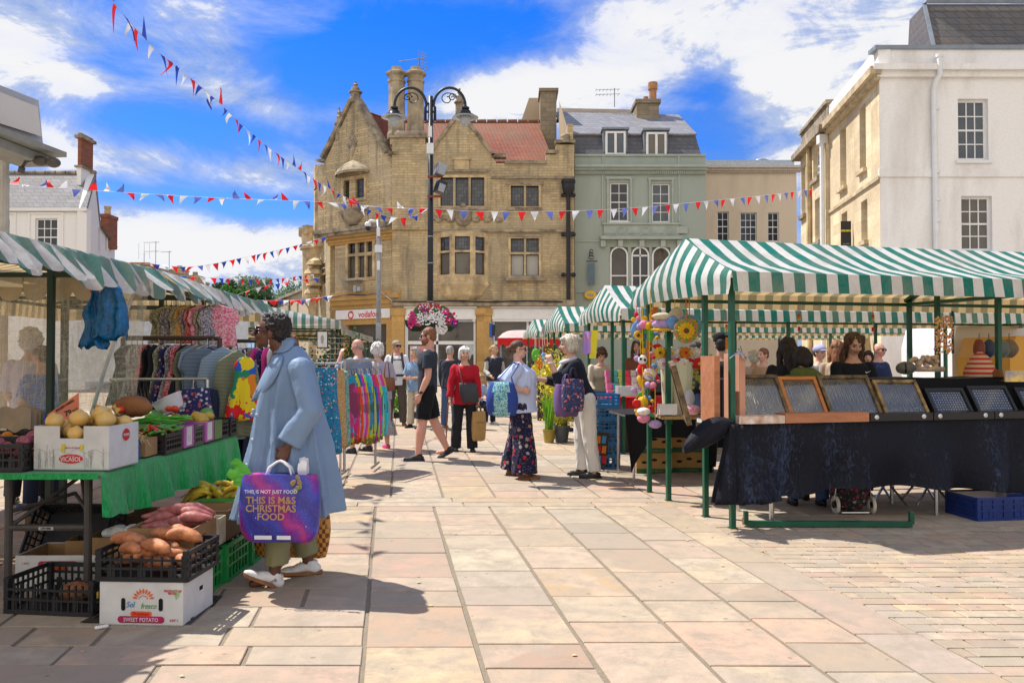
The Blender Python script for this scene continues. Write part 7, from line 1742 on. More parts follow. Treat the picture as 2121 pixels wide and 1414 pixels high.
def scat(pr,lst,rots=True):
 for k,(p,rz,s_)in enumerate(lst):
  if k==0:pr.location=p;pr.rotation_euler=(rnd.uniform(-.2,.2),rnd.uniform(-.25,.25),rz);pr.scale=(s_,)*3
  else:dup(pr,p,scale=s_,rot=(rnd.uniform(-.2,.2),rnd.uniform(-.25,.25),rz))
pr=tuber(spm,'fat orange sweet potato heaped in the black crate on the white carton','sweet potatoes in the upper black crate')
Yc=cq[1];scat(pr,[((X(262,4.3),Yc-.02,zc+.175),.1,1.0),((X(268,4.2),Yc-.12,zc+.15),-.3,.85),((X(322,4.2),Yc-.13,zc+.16),-.1,1.0),((X(368,4.25),Yc+.0,zc+.19),.15,1.05),((X(320,4.3),Yc+.05,zc+.19),2.9,.9),((X(296,4.2),Yc-.11,zc+.12),1.2,.75),((X(250,4.3),Yc+.1,zc+.14),.5,1),((X(345,4.3),Yc+.11,zc+.18),-.4,1)]+[((q.x+rnd.uniform(-.15,.15),Yc+rnd.uniform(-.11,.11),zc+rnd.uniform(.05,.1)),rnd.uniform(-.4,.4),.9)for _ in range(8)])
pr=tuber(M('purple_potato_skin',(.36,.11,.10),.55,.5,22,.8,26,bdist=.006),'long pinkish red sweet potato heaped behind the orange ones','pink sweet potatoes behind the orange ones',.12,.032,3)
scat(pr,[((X(388,4.75)+a,4.72+b,.42+c),r_,1)for a,b,c,r_ in((-.1,0,.03,.3),(-.03,.02,.06,.25),(.05,.0,.05,-.2),(.07,-.05,.03,-.3),(-.06,.08,.05,.2),(.03,.08,.06,-.1),(-.14,.06,.02,.4),(0,-.03,.0,.1),(-.1,-.05,-.02,.2))])
q=G(103,1276);crate('plastic_crate',blackpl,'empty looking black plastic crate on the paving at the bottom left',(q.x,q.y+.2,0),.52,.36,.19,R(-7),nv=13,cut=True)
m=MB();c0=V((q.x+.02,q.y+.22,.07));m.ell(c0,(.09,.07,.055),n=20,m=12);single(m,'net_of_nuts',M('brown_net',(.30,.12,.05),.8,.6,60,.9,90,col2=(.1,.04,.02)),'brown net of produce inside the bottom left black crate','net bag',tuple(c0),world=True,smooth=True)
lm_=blobfruit('lemon',M('lemon_peel',(.75,.5,.02),.35,.1,9,.2,200),'yellow lemon in the right corner of the bottom left crate','lemon',.035,2,None,.03,(1.2,1,1));lm_.location=(q.x+.17,q.y+.15,.06)
q=G(112,1228);t,ub=cardbox('sweet_potato_box',wcard,'upside down printed white sweet potato carton under the table',(q.x,q.y+.2,0),.50,.34,.215,R(1),inner=card)
W_=WM[t.name];fu=lambda x,z,y=-.173:W_@facing((x,y,z),(-1,0,0),(0,0,-1))@Matrix.Scale(1,4)
def facu(x,z,y=-.173):
 m4=Matrix.Identity(4);r_,u_,n_=V((-1,0,0)),V((0,0,-1)),V((0,-1,0))
 for i in range(3):m4[i][0],m4[i][1],m4[i][2],m4[i][3]=r_[i],u_[i],n_[i],(x,y,z)[i]
 return W_@m4
pill(magenta,ub,facu(.0,.165),.23,.034);text('SWEET POTATO',.026,wcard,ub,facu(0,.165,-.174),bold=.0006,sx=.86);pill(orange,ub,facu(.02,.136),.09,.022);text('CAT 1',.016,magenta,ub,facu(-.19,.17))
o=crate('plastic_crate',blackpl,'black plastic crate leaning tilted under the folding table',(X(180,5.2),5.15,.22),.52,.36,.17,R(-6),tilt=(R(62),0),nv=12)
gp=[(G(405,1258).x+-.005,G(405,1258).y)]
for i,(y,lab)in enumerate(((4.72,'lower green plastic crate nearest the camera in the ground row'),(5.14,'middle green plastic crate of the ground row'),(5.56,'far green plastic crate of the ground row next to the white trainers'))):
 crate('plastic_crate',greenpl,lab,(-1.98+.02*i,y,0),.40,.40,.235 if i else .22,0,nv=7,group='green plastic crates in the ground row')
t,b=cardbox('produce_box',card,'tall plain brown carton holding the pink sweet potatoes',(-1.99,4.70,.225),.38,.34,.20,0)
m=MB();m.box((-1.799,4.66,.35),(.002,.07,.03));m.build('hand_hole',cardd,b)
t,b=cardbox('produce_box',cardd,'dark brown notched carton on the middle green crate',(-1.97,5.16,.24),.38,.30,.19,0,inner=card)
t,b=cardbox('produce_box',M('pineapple_box',(.38,.40,.42),.6,.5,6,col2=(.45,.3,.08)),'grey and yellow printed fruit carton between brown cartons',(-1.965,4.93,.24),.36,.12,.17,0)
t,b=cardbox('produce_box',M('green_print_box',(.10,.32,.06),.6),'green carton with red apple print on the far green crate',(-1.955,5.42,.24),.38,.18,.18,0)
m=MB();[m.ell((-1.763,5.38+.05*k,.29+.05*(k%2)),(.003,.018,.018))for k in range(3)];m.build('print',inkred,b)
crate('plastic_crate',blackpl,'black plastic crate heaped with ripe bananas on the far green crate',(-2.05,5.70,.24),.50,.32,.14,0)
bnm=M('ripe_banana',(.72,.46,.02),.45,.9,14,.2,30,col2=(.10,.06,.015))
m=MB();pts=[];rs=[]
for k in range(11):a=R(-50+k*10);pts.append((.10*math.sin(a),0,.10*math.cos(a)-.08));rs.append(.016*math.sin(PI*min(1,max(0,k/10*.86+.07)))**.45)
m.tube(pts,rs,9);m.tube([pts[0],(pts[0][0]-.012,0,pts[0][2]-.012)],.005,5)
pr=single(m,'banana',bnm,'ripe spotted banana heaped in the black crate under the table','banana',(0,0,-5),0,'ripe bananas in the black crate',smooth=True)
for k in range(34):
 p_=(-2.05+rnd.uniform(-.21,.21),5.70+rnd.uniform(-.14,.13),.36+.09*(1-abs(k-17)/17)+rnd.uniform(-.01,.03));rt_=(rnd.uniform(-.9,.9),rnd.uniform(-.5,.5),rnd.uniform(-.8,.8)+(PI if k%3==0 else 0))
 if k==0:pr.location=p_;pr.rotation_euler=rt_;pr.scale=(1.2,)*3
 else:dup(pr,p_,scale=1.2,rot=rt_)
for i,(x,y,w_,d_,h_,z,mt_,lab)in enumerate(((-2.55,5.2,.5,.4,.25,0,card,'large open brown carton deep under the table'),(-2.5,5.75,.45,.35,.28,0,cardd,'dark brown carton at the back under the green drape'),(-2.42,4.98,.34,.26,.30,0,card,'brown carton with crumpled paper beside the table leg'),(-3.1,5.7,.5,.4,.3,0,cardd,'shadowed carton at the far left under the table'))):
 cardbox('produce_box',mt_,lab,(x,y,z),w_,d_,h_,rnd.uniform(-.1,.1),inner=card)
m=MB();[m.ell((-2.42+.06*(k%3-1),4.98+.05*(k//3-1),.31),(.05,.045,.03),(k,k,0),8,6)for k in range(7)];m.add([V((-2.30,4.9,.30)),V((-2.24,4.9,.30)),V((-2.2,4.9,.43))],[(0,1,2)]);single(m,'crumpled_paper',M('white_paper',(.7,.7,.7)),'crumpled white paper in the brown carton beside the table leg','paper',(-2.4,5,.3),world=True)
m=MB();c0=V((X(505,6.0),6.0,.42));m.ell(c0,(.10,.08,.06));[m.ell(c0+V((rnd.uniform(-.09,.09),rnd.uniform(-.06,.06),.04+rnd.uniform(0,.03))),.03)for k in range(16)]
single(m,'broccoli',M('broccoli_green',(.03,.16,.03),.8,.5,40,.8,60),'dark green broccoli heads next to the bananas','vegetables',tuple(c0),world=True,smooth=True)
def bluebag(lab,px,py0,py1,w0,w1,Y,seed):
 t=thing('plastic_bags',lab,'plastic bags',tuple(P(px,py0,Y)),0,'blue plastic bags hanging from the stall beam');m=MB();n=36;rr=[]
 z0,z1=Z(py0,Y),Z(py1,Y)
 for k in range(14):
  v=k/13;w_=w0*(.35+.75*min(1,v*3.2))if v<.3 else w0+(w1-w0)*(v-.3)/.7;w_=w_ if v>=.3 else max(.015,w0*(v/.3)**.6)
  rr.append([V((X(px,Y)+math.cos(a)*w_*(1+.06*math.sin(5*a+seed)),Y+math.sin(a)*(.035+.03*v)*(1+.4*math.sin(7*a+seed*2)),z0+(z1-z0)*v+.02*v*math.sin(4*a+seed)))for a in[2*PI*i/n for i in range(n)]])
 m.rings(rr,caps=False);m.v=[p+V((0,1,0))*.03*noise.noise(p*13+V((seed,0,0)))+V((.03*noise.noise(p*9+V((0,seed,0))),.012*noise.noise(p*40),0))for p in m.v]
 m.build('bag',M('blue_polythene',(.008,.19,.46),.22,.35,12,.9,20,trans=.35,bdist=.02,spec=.6),t,smooth=True,solid=.002)
 m=MB();m.tube([P(px,py0-22,Y),P(px+1,py0+4,Y)],.003,5);m.ell(P(px,py0+3,Y),(.03,.02,.02));m.build('string',inkred,t)
bluebag('smaller bundle of blue plastic bags, left of the pair',195,600,718,.055,.095,5.5,1);bluebag('larger puffed out bundle of blue plastic bags, right of the pair',233,590,700,.095,.115,5.45,4)
# ---------------------------------------------------------------- clothes rails
steel=M('chrome_rail',(.55,.55,.55),.25,.1,5,.05,metal=.9);dkrail=M('dark_rail',(.05,.03,.025),.4,.2);whang=M('pale_hanger',(.6,.55,.45),.5)
def gar(label,mat,px,py0,py1,Y,w,rz,kind='top',th=.035,group='garments on the clothes rails',cat='garment',name='garment'):
 o=P(px,py0,Y);h=o.z-P(px,py1,Y).z;t=thing(name,label,cat,tuple(o),rz,group);sd=rnd.random()*30
 pr={'top':[(0,.14),(.03,.34),(.13,.84),(.4,1),(.5,.80),(1,.84)],'dress':[(0,.3),(.04,.42),(.12,.6),(.35,.52),(.6,.75),(1,1)],'skirt':[(0,.72),(.05,.74),(.3,.80),(.6,.92),(1,1)],'scarf':[(0,.25),(.1,.5),(.4,.8),(.8,.9),(1,.6)]}[kind]
 m=MB();rr=[];n=26;N=16
 for k in range(N+1):
  v=k/N
  for q in range(len(pr)-1):
   if pr[q][0]<=v<=pr[q+1][0]:f=(v-pr[q][0])/(pr[q+1][0]-pr[q][0]);hw=(pr[q][1]*(1-f)+pr[q+1][1]*f)*w/2;break
  rr.append([V((math.cos(a)*hw*(1+.05*math.sin(5*v+sd)),math.sin(a)*(th*(.5+.8*v))+.6*th*v*math.sin(math.cos(a)*9+sd+2*v),-h*v-(.03*h*abs(math.sin(a*2+sd))if k==N else 0)+(.012*math.sin(a+sd))))for a in[2*PI*i/n for i in range(n)]])
 m.rings(rr);m.build('cloth',mat,t,world=False,smooth=True)
 m=MB();m.tube([(-w*.2,0,-.03),(0,0,.01),(w*.2,0,-.03)],.006,5);m.tube([(0,0,.01),(0,0,.05),(.0,.015,.075),(0,.03,.06)],.003,5);m.build('hanger',whang if rnd.random()<.6 else BLK,t,world=False)
 return t
def rail(label,a,b,legs,mat,r=.016,name='clothes_rail'):
 t=thing(name,label,'clothes rail',(a[0],a[1],0));m=MB();m.tube([a,b],r,8);m.build('rail',mat,t)
 for p in legs:
  m=MB();m.tube([p,(p[0],p[1],.05)],r,8);m.tube([(p[0],p[1]-.25,.05),(p[0],p[1]+.25,.05)],r,6);m.build('upright',mat,t)
def CL(n,*c,kind='plain',s=30):return MATS.get(n)or Mcloth(n,list(c),kind,s)
olv=CL('olive_print',(.14,.14,.08),(.42,.40,.30),kind='speckle',s=70);gry=CL('grey_print',(.10,.10,.14),(.45,.42,.42),kind='speckle',s=70);ocr=CL('ochre_print',(.45,.20,.04),(.5,.38,.2),kind='speckle',s=60);pnk=CL('pink_print',(.62,.10,.20),(.70,.45,.48),kind='speckle',s=60);red_=CL('red_print',(.5,.03,.06),(.6,.3,.3),kind='speckle',s=60)
bst=CL('blue_rib_stripe',(.04,.06,.11),(.20,.26,.34),kind='stripe',s=85);ost=CL('olive_rib_stripe',(.08,.09,.05),(.24,.25,.17),kind='stripe',s=85);lst=CL('light_blue_rib',(.12,.18,.26),(.28,.36,.44),kind='stripe',s=75);wdot=CL('white_dotted',(.55,.52,.48),(.15,.13,.12),kind='speckle',s=45);nfl=CL('navy_floral',(.02,.03,.12),(.5,.5,.55),(.4,.1,.1),kind='floral',s=30)
multi=CL('bright_patchwork',(.6,.02,.02),(.02,.22,.12),(.65,.5,.02),(.02,.10,.45),(.6,.2,.02),kind='patch',s=7);blks=blackc
ya=8.0;mats=[olv,olv,gry,gry,olv,ocr,gry,red_,pnk,olv,gry,pnk]
for k,mt_ in enumerate(mats):px=345+k*9.8;gar(f'{ordw(k)} patterned top from the left hung high under the canvas above the dark rail',mt_,px,634,708+(k>7)*10,ya,.42,R(62 if k<11 else 22),group='patterned tops hung high under the canvas')
a,b=P(255,700,7.2),P(455,700,7.2);rail('thick dark clothes rail packed with hangers behind the vegetable table',a,b,[b,a],dkrail,.022)
mats=[blks,blks,wdot,wdot,red_,blks,blks,olv,nfl,gry,red_,blks,ost,lst,ost,bst,bst,bst]
for k,mt_ in enumerate(mats):
 px=262+k*11.2;gar(f'{ordw(k)} garment from the left on the thick dark rail',mt_,px,716,836+(18 if k in(2,3)else rnd.uniform(-8,22)),7.2+rnd.uniform(-.03,.03),.46,R(70 if k<15 else 35),'top' if k>11 else 'dress',.02)
gar('slate blue ribbed top at the right end of the dark rail',bst,432,722,830,7.1,.48,R(24));gar('light blue ribbed tunic turned to the aisle by the dark rail end',lst,462,722,905,7.05,.46,R(28),'top',.05);gar('olive ribbed long top at the aisle corner of the clothes stall',ost,492,728,900,7.0,.44,R(40),'top',.05)
gar('bright red yellow and green patchwork top hanging at the aisle corner',multi,508,742,868,6.9,.34,R(30),'dress',.04)
a,b=P(228,786,6.75),P(430,785,6.75);rail('chrome clothes rail in front of the dark rail',a,b,[b],steel,.014)
gar('navy skirt with white leaf print clipped to the chrome rail',nfl,400,806,870,6.7,.36,R(8),'skirt');gar('plain navy skirt clipped at the end of the chrome rail',navyc,425,806,872,6.8,.3,R(40),'skirt')
for k in range(7):
 m=MB();o=P(262+k*7,800,6.75);m.tube([(0,0,.06),(0,0,.0),(.09,-.16,-.07),(.11,-.2,-.10)],[.003,.004,.011,.009],6);m.tube([(0,0,0),(-.08,.16,-.06)],[.004,.01],6);single(m,'clothes_hanger',BLK,'empty black plastic hanger on the chrome rail behind the yellow onions','clothes hanger',tuple(o),0,'empty black hangers on the chrome rail',smooth=True)
a,b=P(478,706,8.6),P(605,706,8.6);rail('dark rail of trousers and dresses behind the woman in blue',a,b,[b,a],dkrail,.02)
wcl=CL('white_linen',(.6,.58,.62));pk2=CL('fuchsia',(.55,.05,.25));
for k,mt_ in enumerate([wcl,wcl,nfl,olv,pk2,nfl,pk2,wcl,gry,nfl]):gar(f'{ordw(k)} long garment from the left on the rail behind the woman in blue',mt_,486+k*11.5,722,850+rnd.uniform(-10,15),8.6,.42,R(72),'dress',.022)
for k,(px,py,mt_)in enumerate(((482,968,wcl),(505,975,navyc),(528,960,navyc))):gar(f'{ordw(k)} pair of long trousers hanging low beside the vegetable table corner',mt_,px,850,py,7.3,.30,R(55),'skirt',.03)
a,b=P(640,752,8.7),P(706,752,8.7);rail('short rail of long skirts right of the woman in blue',a,b,[b],steel,.012)
pais=CL('blue_paisley',(.015,.17,.34),(.02,.28,.42),(.45,.10,.06),(.03,.05,.25),(.4,.48,.5),kind='floral',s=36)
gar('long turquoise blue paisley skirt facing the aisle',pais,672,762,935,8.5,.36,R(4),'skirt',.05);gar('rust orange patterned skirt edge on behind the blue one',ocr,702,765,925,8.65,.3,R(70),'skirt',.02);gar('sea green patterned skirt edge on at the rail end',CL('sea_green_print',(.05,.25,.2),(.3,.42,.35),kind='speckle',s=50),709,770,922,8.8,.3,R(66),'skirt',.02)
a=P(714,746,9.3);b=P(778,746,9.9);rail('square chrome rack of bright scarves at the edge of the aisle',a,b,[a,b],M('worn_chrome',(.42,.40,.36),.35,.2,20,.1,metal=.7),.016,'scarf_rack')
gar('lilac cotton top at the near end of the scarf rack',CL('lilac',(.50,.42,.62)),718,778,900,9.55,.42,R(20),'top',.04)
cols_=[(.55,.03,.20),(.65,.06,.02),(.5,.3,.42),(.60,.05,.30),(.7,.3,.02),(.02,.25,.42),(.45,.5,.03),(.02,.12,.4),(.55,.04,.3),(.35,.55,.05),(.02,.4,.5),(.1,.45,.55)]
names_=['magenta','orange red','dusty pink','hot pink','amber','turquoise','lime','royal blue','cerise','yellow green','cyan','aqua']
for k,c_ in enumerate(cols_):
 mt_=CL('scarf_'+names_[k],c_,tuple(v*.35+.03 for v in c_),cols_[(k+5)%12],c_,kind='patch',s=6);px=728+k*5.6;Y_=9.4+k*.05
 gar(f'{names_[k]} patterned silk scarf on the chrome rack',mt_,px,776,905+rnd.uniform(-22,10),Y_,.30,R(48),'scarf',.035,'bright silk scarves on the chrome rack','scarf','scarf')
t=thing('framed_print','framed black and white leaf print hung on the mesh panel behind the woman in blue','picture',tuple(P(668,703,13.5)));m=MB();c0=P(668,703,13.5);m.box(c0,(.16*1.2,.02,.25*1.2));m.build('frame',BLK,t);m=MB();m.box(c0+V((0,-.012,0)),(.16,.004,.26));m.build('mount',wcard,t);m=MB();m.ell(c0+V((0,-.016,.0)),(.028,.003,.075));m.build('leaf',ink,t)
m=MB();[m.tube([P(640+9*k,700,14),P(640+9*k,755,14)],.002,4)for k in range(9)];[m.tube([P(640,700+11*k,14),P(712,700+11*k,14)],.002,4)for k in range(6)];single(m,'mesh_panel',greystl,'wire mesh display panel at the front of the third left stall','display panel',tuple(P(668,755,14)),world=True)
t=thing('cork_board','plain brown board propped behind the clothes stall above the rail','board',tuple(P(435,670,9)));m=MB();m.box(P(430,670,9.4),(.55,.02,.36));m.build('board',card,t)
# ---------------------------------------------------------------- right hand stall: jewellery counter
wp=lambda x,y,z=0:stallpt(O1,RZ,x,y,z)
T1=Matrix.Translation((O1[0],O1[1],0))@Matrix.Rotation(RZ,4,'Z')
t=thing('jewellery_table','long trestle table hidden beneath the dark velvet cloth','table',(O1[0],O1[1],0),RZ);m=MB();m.b2((.05,-.02,.80),(5.6,.75,.835));m.build('tabletop',tabl,t,world=False)
for x in(.4,2.0,3.6,5.2):
 for y in(.08,.65):m=MB();m.tube([(x,y,0),(x,y,.8)],.02,6);m.build('leg',steel,t,world=False)
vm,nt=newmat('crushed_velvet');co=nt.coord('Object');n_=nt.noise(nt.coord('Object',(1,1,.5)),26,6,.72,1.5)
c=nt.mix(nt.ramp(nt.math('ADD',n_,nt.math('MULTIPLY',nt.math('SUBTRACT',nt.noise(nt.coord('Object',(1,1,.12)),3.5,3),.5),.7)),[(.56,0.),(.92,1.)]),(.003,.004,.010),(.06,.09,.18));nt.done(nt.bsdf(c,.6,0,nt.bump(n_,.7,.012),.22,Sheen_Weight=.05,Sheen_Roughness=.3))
m=MB();
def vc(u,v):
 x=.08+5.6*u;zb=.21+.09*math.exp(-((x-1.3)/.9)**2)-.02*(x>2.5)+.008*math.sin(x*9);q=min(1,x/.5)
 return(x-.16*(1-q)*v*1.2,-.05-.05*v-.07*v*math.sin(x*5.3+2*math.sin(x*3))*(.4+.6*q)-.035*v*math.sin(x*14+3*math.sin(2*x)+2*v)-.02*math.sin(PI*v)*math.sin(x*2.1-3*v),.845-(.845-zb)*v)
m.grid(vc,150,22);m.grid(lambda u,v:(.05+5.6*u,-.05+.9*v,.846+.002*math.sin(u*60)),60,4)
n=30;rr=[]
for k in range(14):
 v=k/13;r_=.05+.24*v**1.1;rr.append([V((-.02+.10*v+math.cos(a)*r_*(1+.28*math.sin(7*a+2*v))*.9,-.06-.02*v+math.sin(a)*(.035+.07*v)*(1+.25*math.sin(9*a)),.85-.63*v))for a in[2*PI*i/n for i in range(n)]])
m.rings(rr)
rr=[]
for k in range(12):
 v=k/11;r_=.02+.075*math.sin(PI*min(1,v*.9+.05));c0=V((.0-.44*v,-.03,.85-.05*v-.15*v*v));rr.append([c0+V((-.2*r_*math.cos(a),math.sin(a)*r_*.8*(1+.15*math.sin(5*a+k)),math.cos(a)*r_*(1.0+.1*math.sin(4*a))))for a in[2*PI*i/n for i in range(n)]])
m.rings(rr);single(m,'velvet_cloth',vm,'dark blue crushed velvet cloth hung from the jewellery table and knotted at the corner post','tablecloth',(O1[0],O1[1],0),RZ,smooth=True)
m=MB();m.b2((.1,.34,.85),(5.6,.74,1.19));m.grid(lambda u,v:(.1+5.5*u,.33+.42*v,1.195+.008*math.sin(u*40)-.03*(u>.75)),40,2);single(m,'display_riser',Mcloth('black_velour',[(.008,.008,.010)]),'black cloth covered riser behind the leaning jewellery frames','display stand',(O1[0],O1[1],0),RZ)
chainm=M('silver_chain',(.50,.48,.40),.45,.5,90,.5,200,metal=.6);feltm=M('grey_felt',(.10,.10,.095),.9);wood1=M('worn_brown_frame',(.14,.09,.04),.6,.7,18,.4,30,stretch=(1,1,1),col2=(.02,.015,.01));wood2=M('orange_pine',(.42,.15,.03),.5,.3,8,.3,40,stretch=(1,1,6));cedar=M('cedar_board',(.42,.17,.08),.65,.25,6,.3,40,stretch=(.6,4,4));wornw=M('chipped_white_board',(.55,.50,.44),.7,.8,9,.3,30,col2=(.30,.12,.05))
gz,nt=newmat('case_glass');a_=nt.n.new('ShaderNodeBsdfTransparent');b_=nt.n.new('ShaderNodeBsdfGlossy');b_.inputs['Roughness'].default_value=.03;x_=nt.n.new('ShaderNodeMixShader');x_.inputs[0].default_value=.07;nt.l.new(a_.outputs[0],x_.inputs[1]);nt.l.new(b_.outputs[0],x_.inputs[2]);nt.done(x_.outputs[0])
def jframe(label,x0,w,h,mat,kind,base=.875,y0=.03,lean=32,fw=.03):
 c=wp(x0+w/2,y0,base);t=thing('necklace_display',label,'display case',tuple(c),RZ,'jewellery display frames on the counter');Tl=Matrix.Rotation(-R(lean),4,'X')
 m=MB();m.T=Tl
 for q in(((-w/2,-.02,0),(-w/2+fw,.02,h)),((w/2-fw,-.02,0),(w/2,.02,h)),((-w/2+fw,-.02,0),(w/2-fw,.02,fw)),((-w/2+fw,-.02,h-fw),(w/2-fw,.02,h))):m.b2(*q)
 m.build('frame',mat,t,world=False);m=MB();m.T=Tl;m.b2((-w/2+fw,.008,fw),(w/2-fw,.016,h-fw));m.build('backing',feltm if kind=='chain' else BLK,t,world=False)
 m=MB();m.T=Tl;a,b=-w/2+fw,w/2-fw
 if kind=='chain':
  for k in range(11):
   x=a+(b-a)*(k+.6)/11.5;l=(h-2*fw)*rnd.uniform(.6,.88);d=rnd.uniform(.006,.014);zt=h-fw-.015
   m.tube([(x-d,.002,zt),(x-d*.8,.0,zt-l*.6),(x+rnd.uniform(-.006,.006),-.001,zt-l),(x+d*.8,0,zt-l*.6),(x+d,.002,zt)],.0022,4)
   if k%2:m.ell((x,-.002,zt-l-.008),(.005,.003,.009),n=6,m=4)
  for k in range(20):m.ell((a+(b-a)*rnd.random(),0,fw+rnd.uniform(.01,.07)),(.005,.003,.004),n=6,m=4)
 else:
  for i in range(13):
   for k in range(9):m.ell((a+(b-a)*(i+.5)/13,0,fw+(h-2*fw)*(k+.5)/9),(.0075,.005,.0055),n=6,m=4)
 m.build('necklaces' if kind=='chain' else 'rings',chainm,t,world=False,smooth=True)
 m=MB();m.T=Tl;m.b2((a,-.012,fw),(b,-.010,h-fw));m.build('glass',gz,t,world=False)
 return t
for lab,x0,w,mt_,k_,h_ in(('leftmost dark worn frame of silver necklaces, the first on the counter',.12,.43,wood1,'chain',.42),('bright orange pine frame of silver necklaces',.55,.36,wood2,'chain',.40),('wide worn brown frame of necklaces right of the orange pine one',.93,.50,wood1,'chain',.41),('mottled gold brown frame of necklaces with a coiled bracelet',1.46,.44,M('mottled_gold',(.26,.17,.06),.5,.8,16,.4,30,col2=(.05,.03,.015)),'chain',.36),('black tray of rings leaning just right of the gold frame',1.95,.40,BLK,'ring',.27),('wider black tray of rings near the right edge',2.40,.42,BLK,'ring',.29),('further black tray of rings cut by the picture edge',2.9,.45,BLK,'ring',.27)):jframe(lab,x0,w,h_,mt_,k_)
for lab,x0,x1,mt_ in(('chipped white painted board under the leftmost frame',.02,.42,wornw),('reddish cedar board under the middle frames',.425,1.20,cedar)):m=MB();m.b2((x0,-.10,.852),(x1,.05,.915 if x0<.1 else .93));single(m,'wooden_case',mt_,lab,'wooden case',(O1[0],O1[1],0),RZ)
for k in range(3):
 t=thing('black_case',f'{ordw(k)} flat black case with round steel clasps from the cedar board','case',tuple(wp(1.22+.62*k,0,0)),RZ);m=MB();m.b2((0,-.09,.852),(.61,.22,.915));m.build('shell',BLK,t,world=False)
 for x in(.06,.52):m=MB();m.ell((x,-.092,.885),(.022,.006,.022),n=14);m.build('clasp',steel,t,world=False)
for lab,x,y0,y1,mt_,zt in(('tall pink cedar board standing at the corner post',-.13,.05,.30,cedar,1.40),('second tall pinkish board standing just right of the post',.06,-.02,.25,M('pink_board',(.5,.25,.16),.7,.2,4,.3),1.42)):m=MB();m.b2((x,y0,.86),(x+.05,y1,zt));single(m,'case_board',mt_,lab,'wooden case',(O1[0],O1[1],0),RZ)
m=MB();m.T=Matrix.Translation((-.32,.15,.86))@Matrix.Rotation(R(-16),4,'Y')@Matrix.Rotation(R(70),4,'Z');[m.b2(*q)for q in(((-.18,-.02,0),(-.14,.02,.5)),((.14,-.02,0),(.18,.02,.5)),((-.14,-.02,0),(.14,.02,.04)),((-.14,-.02,.46),(.14,.02,.5)),((-.14,.0,.04),(.14,.01,.46)))]
single(m,'necklace_display',wood1,'worn gilt frame leaning edge on between the stall posts','display case',(O1[0],O1[1],0),RZ)
m=MB();[m.tube([(-.03+.02*k,-.02,1.38+.02*k),(.05,-.05-.01*k,1.44-.012*k),(.12,-.02,1.35+.01*k)],.005,5)for k in range(6)];single(m,'clamp_cluster',steel,'cluster of steel spring clamps gripping the corner post','clamps',(O1[0],O1[1],0),RZ)
c0=G(1768,1064);t=thing('shopping_trolley','dark floral two wheeled shopping trolley with white wheels under the jewellery table','shopping trolley',tuple(c0));m=MB();m.lathe([(.10,.03),(.15,.08),(.17,.2),(.16,.62),(.1,.66)],tuple(c0+V((0,.1,0))),18);m.build('bag',CL('dark_rose_print',(.02,.02,.02),(.3,.02,.06),(.1,.14,.12),(.28,.2,.2),kind='floral',s=24),t,smooth=True)
for dx in(-.17,.17):m=MB();ctr=c0+V((dx,.02,.08));m.tube([ctr+V((.02*(dx<0),math.cos(a)*.065,math.sin(a)*.065))for a in[2*PI*k/16 for k in range(17)]],.017,8,False);w_=m.build('wheel',M('white_tyre',(.62,.56,.46),.7),t,smooth=True);m=MB();m.ell(ctr,(.01,.035,.035));m.build('hub',BLK,w_)
m=MB();m.tube([c0+V(p)for p in((-.17,.02,.08),(-.12,-.04,.02),(.12,-.04,.02),(.17,.02,.08),(.14,.0,.3),(-.14,0,.3),(-.17,.02,.08))],.007,6);m.build('chassis',steel,t)
for lab,px in(('folding metal stool legs under the velvet cloth, left of the pair',1842),('folding metal stool legs under the velvet cloth, right of the pair',1935)):
 t=thing('folding_stool',lab,'stool',tuple(G(px,1046)),0,'folding stools behind the jewellery table');
 for a_,b_ in(((-.16,0,0),(.16,.1,.45)),((.16,0,0),(-.16,.1,.45)),((-.16,.3,0),(.16,.2,.45)),((.16,.3,0),(-.16,.2,.45))):m=MB();m.tube([a_,b_],.012,6);m.build('leg',steel,t,world=False)
 m=MB();m.box((0,.15,.46),(.36,.3,.03));m.build('seat',BLK,t,world=False)
c0=G(2080,1080);crate('plastic_crate',dkblue,'dark blue plastic crate under the right end of the jewellery table',(c0.x+.05,c0.y+.25,0),.60,.40,.20,R(8),nv=6);m=MB();m.T=Matrix.Translation((c0.x+.05,c0.y+.25,.0))@Matrix.Rotation(R(8),4,'Z');m.b2((-.295,-.196,.01),(.295,.19,.19));b_=single(m,'stored_stock',dkblue,'dark blue liner with round stickers inside the blue crate','crate liner',(0,0,0),world=True)
# ---------------------------------------------------------------- crochet end of that stall
def stuffed(name,lab,cat,blobs,grp=None,hookz=None,strap=None):
 """one soft or knitted thing: blobs = [(material, centre px,py,Y, radii, rot)] -> first is the body, others parts"""
 c0=P(*blobs[0][1]);t=thing(name,lab,cat,tuple(c0),0,grp)
 for i,bl_ in enumerate(blobs):
  m=MB();r_=bl_[2];m.ell(P(*bl_[1]),r_,bl_[3]if len(bl_)>3 else None,16,10)
  for q,p in enumerate(m.v):m.v[q]=p+(p-P(*bl_[1]))*.10*noise.noise(p*60)
  m.build(['body','detail'][i>0],bl_[0],t,smooth=True)
 if hookz:m=MB();m.tube([P(blobs[0][1][0],hookz,blobs[0][1][2]),c0+V((0,0,blobs[0][2][2]*.8))],.004,5);m.build('cord',strap or wool_y,t)
 return t
Wl=lambda n,c_:M('wool_'+n,c_,.95,.25,40,.9,120,bdist=.006)
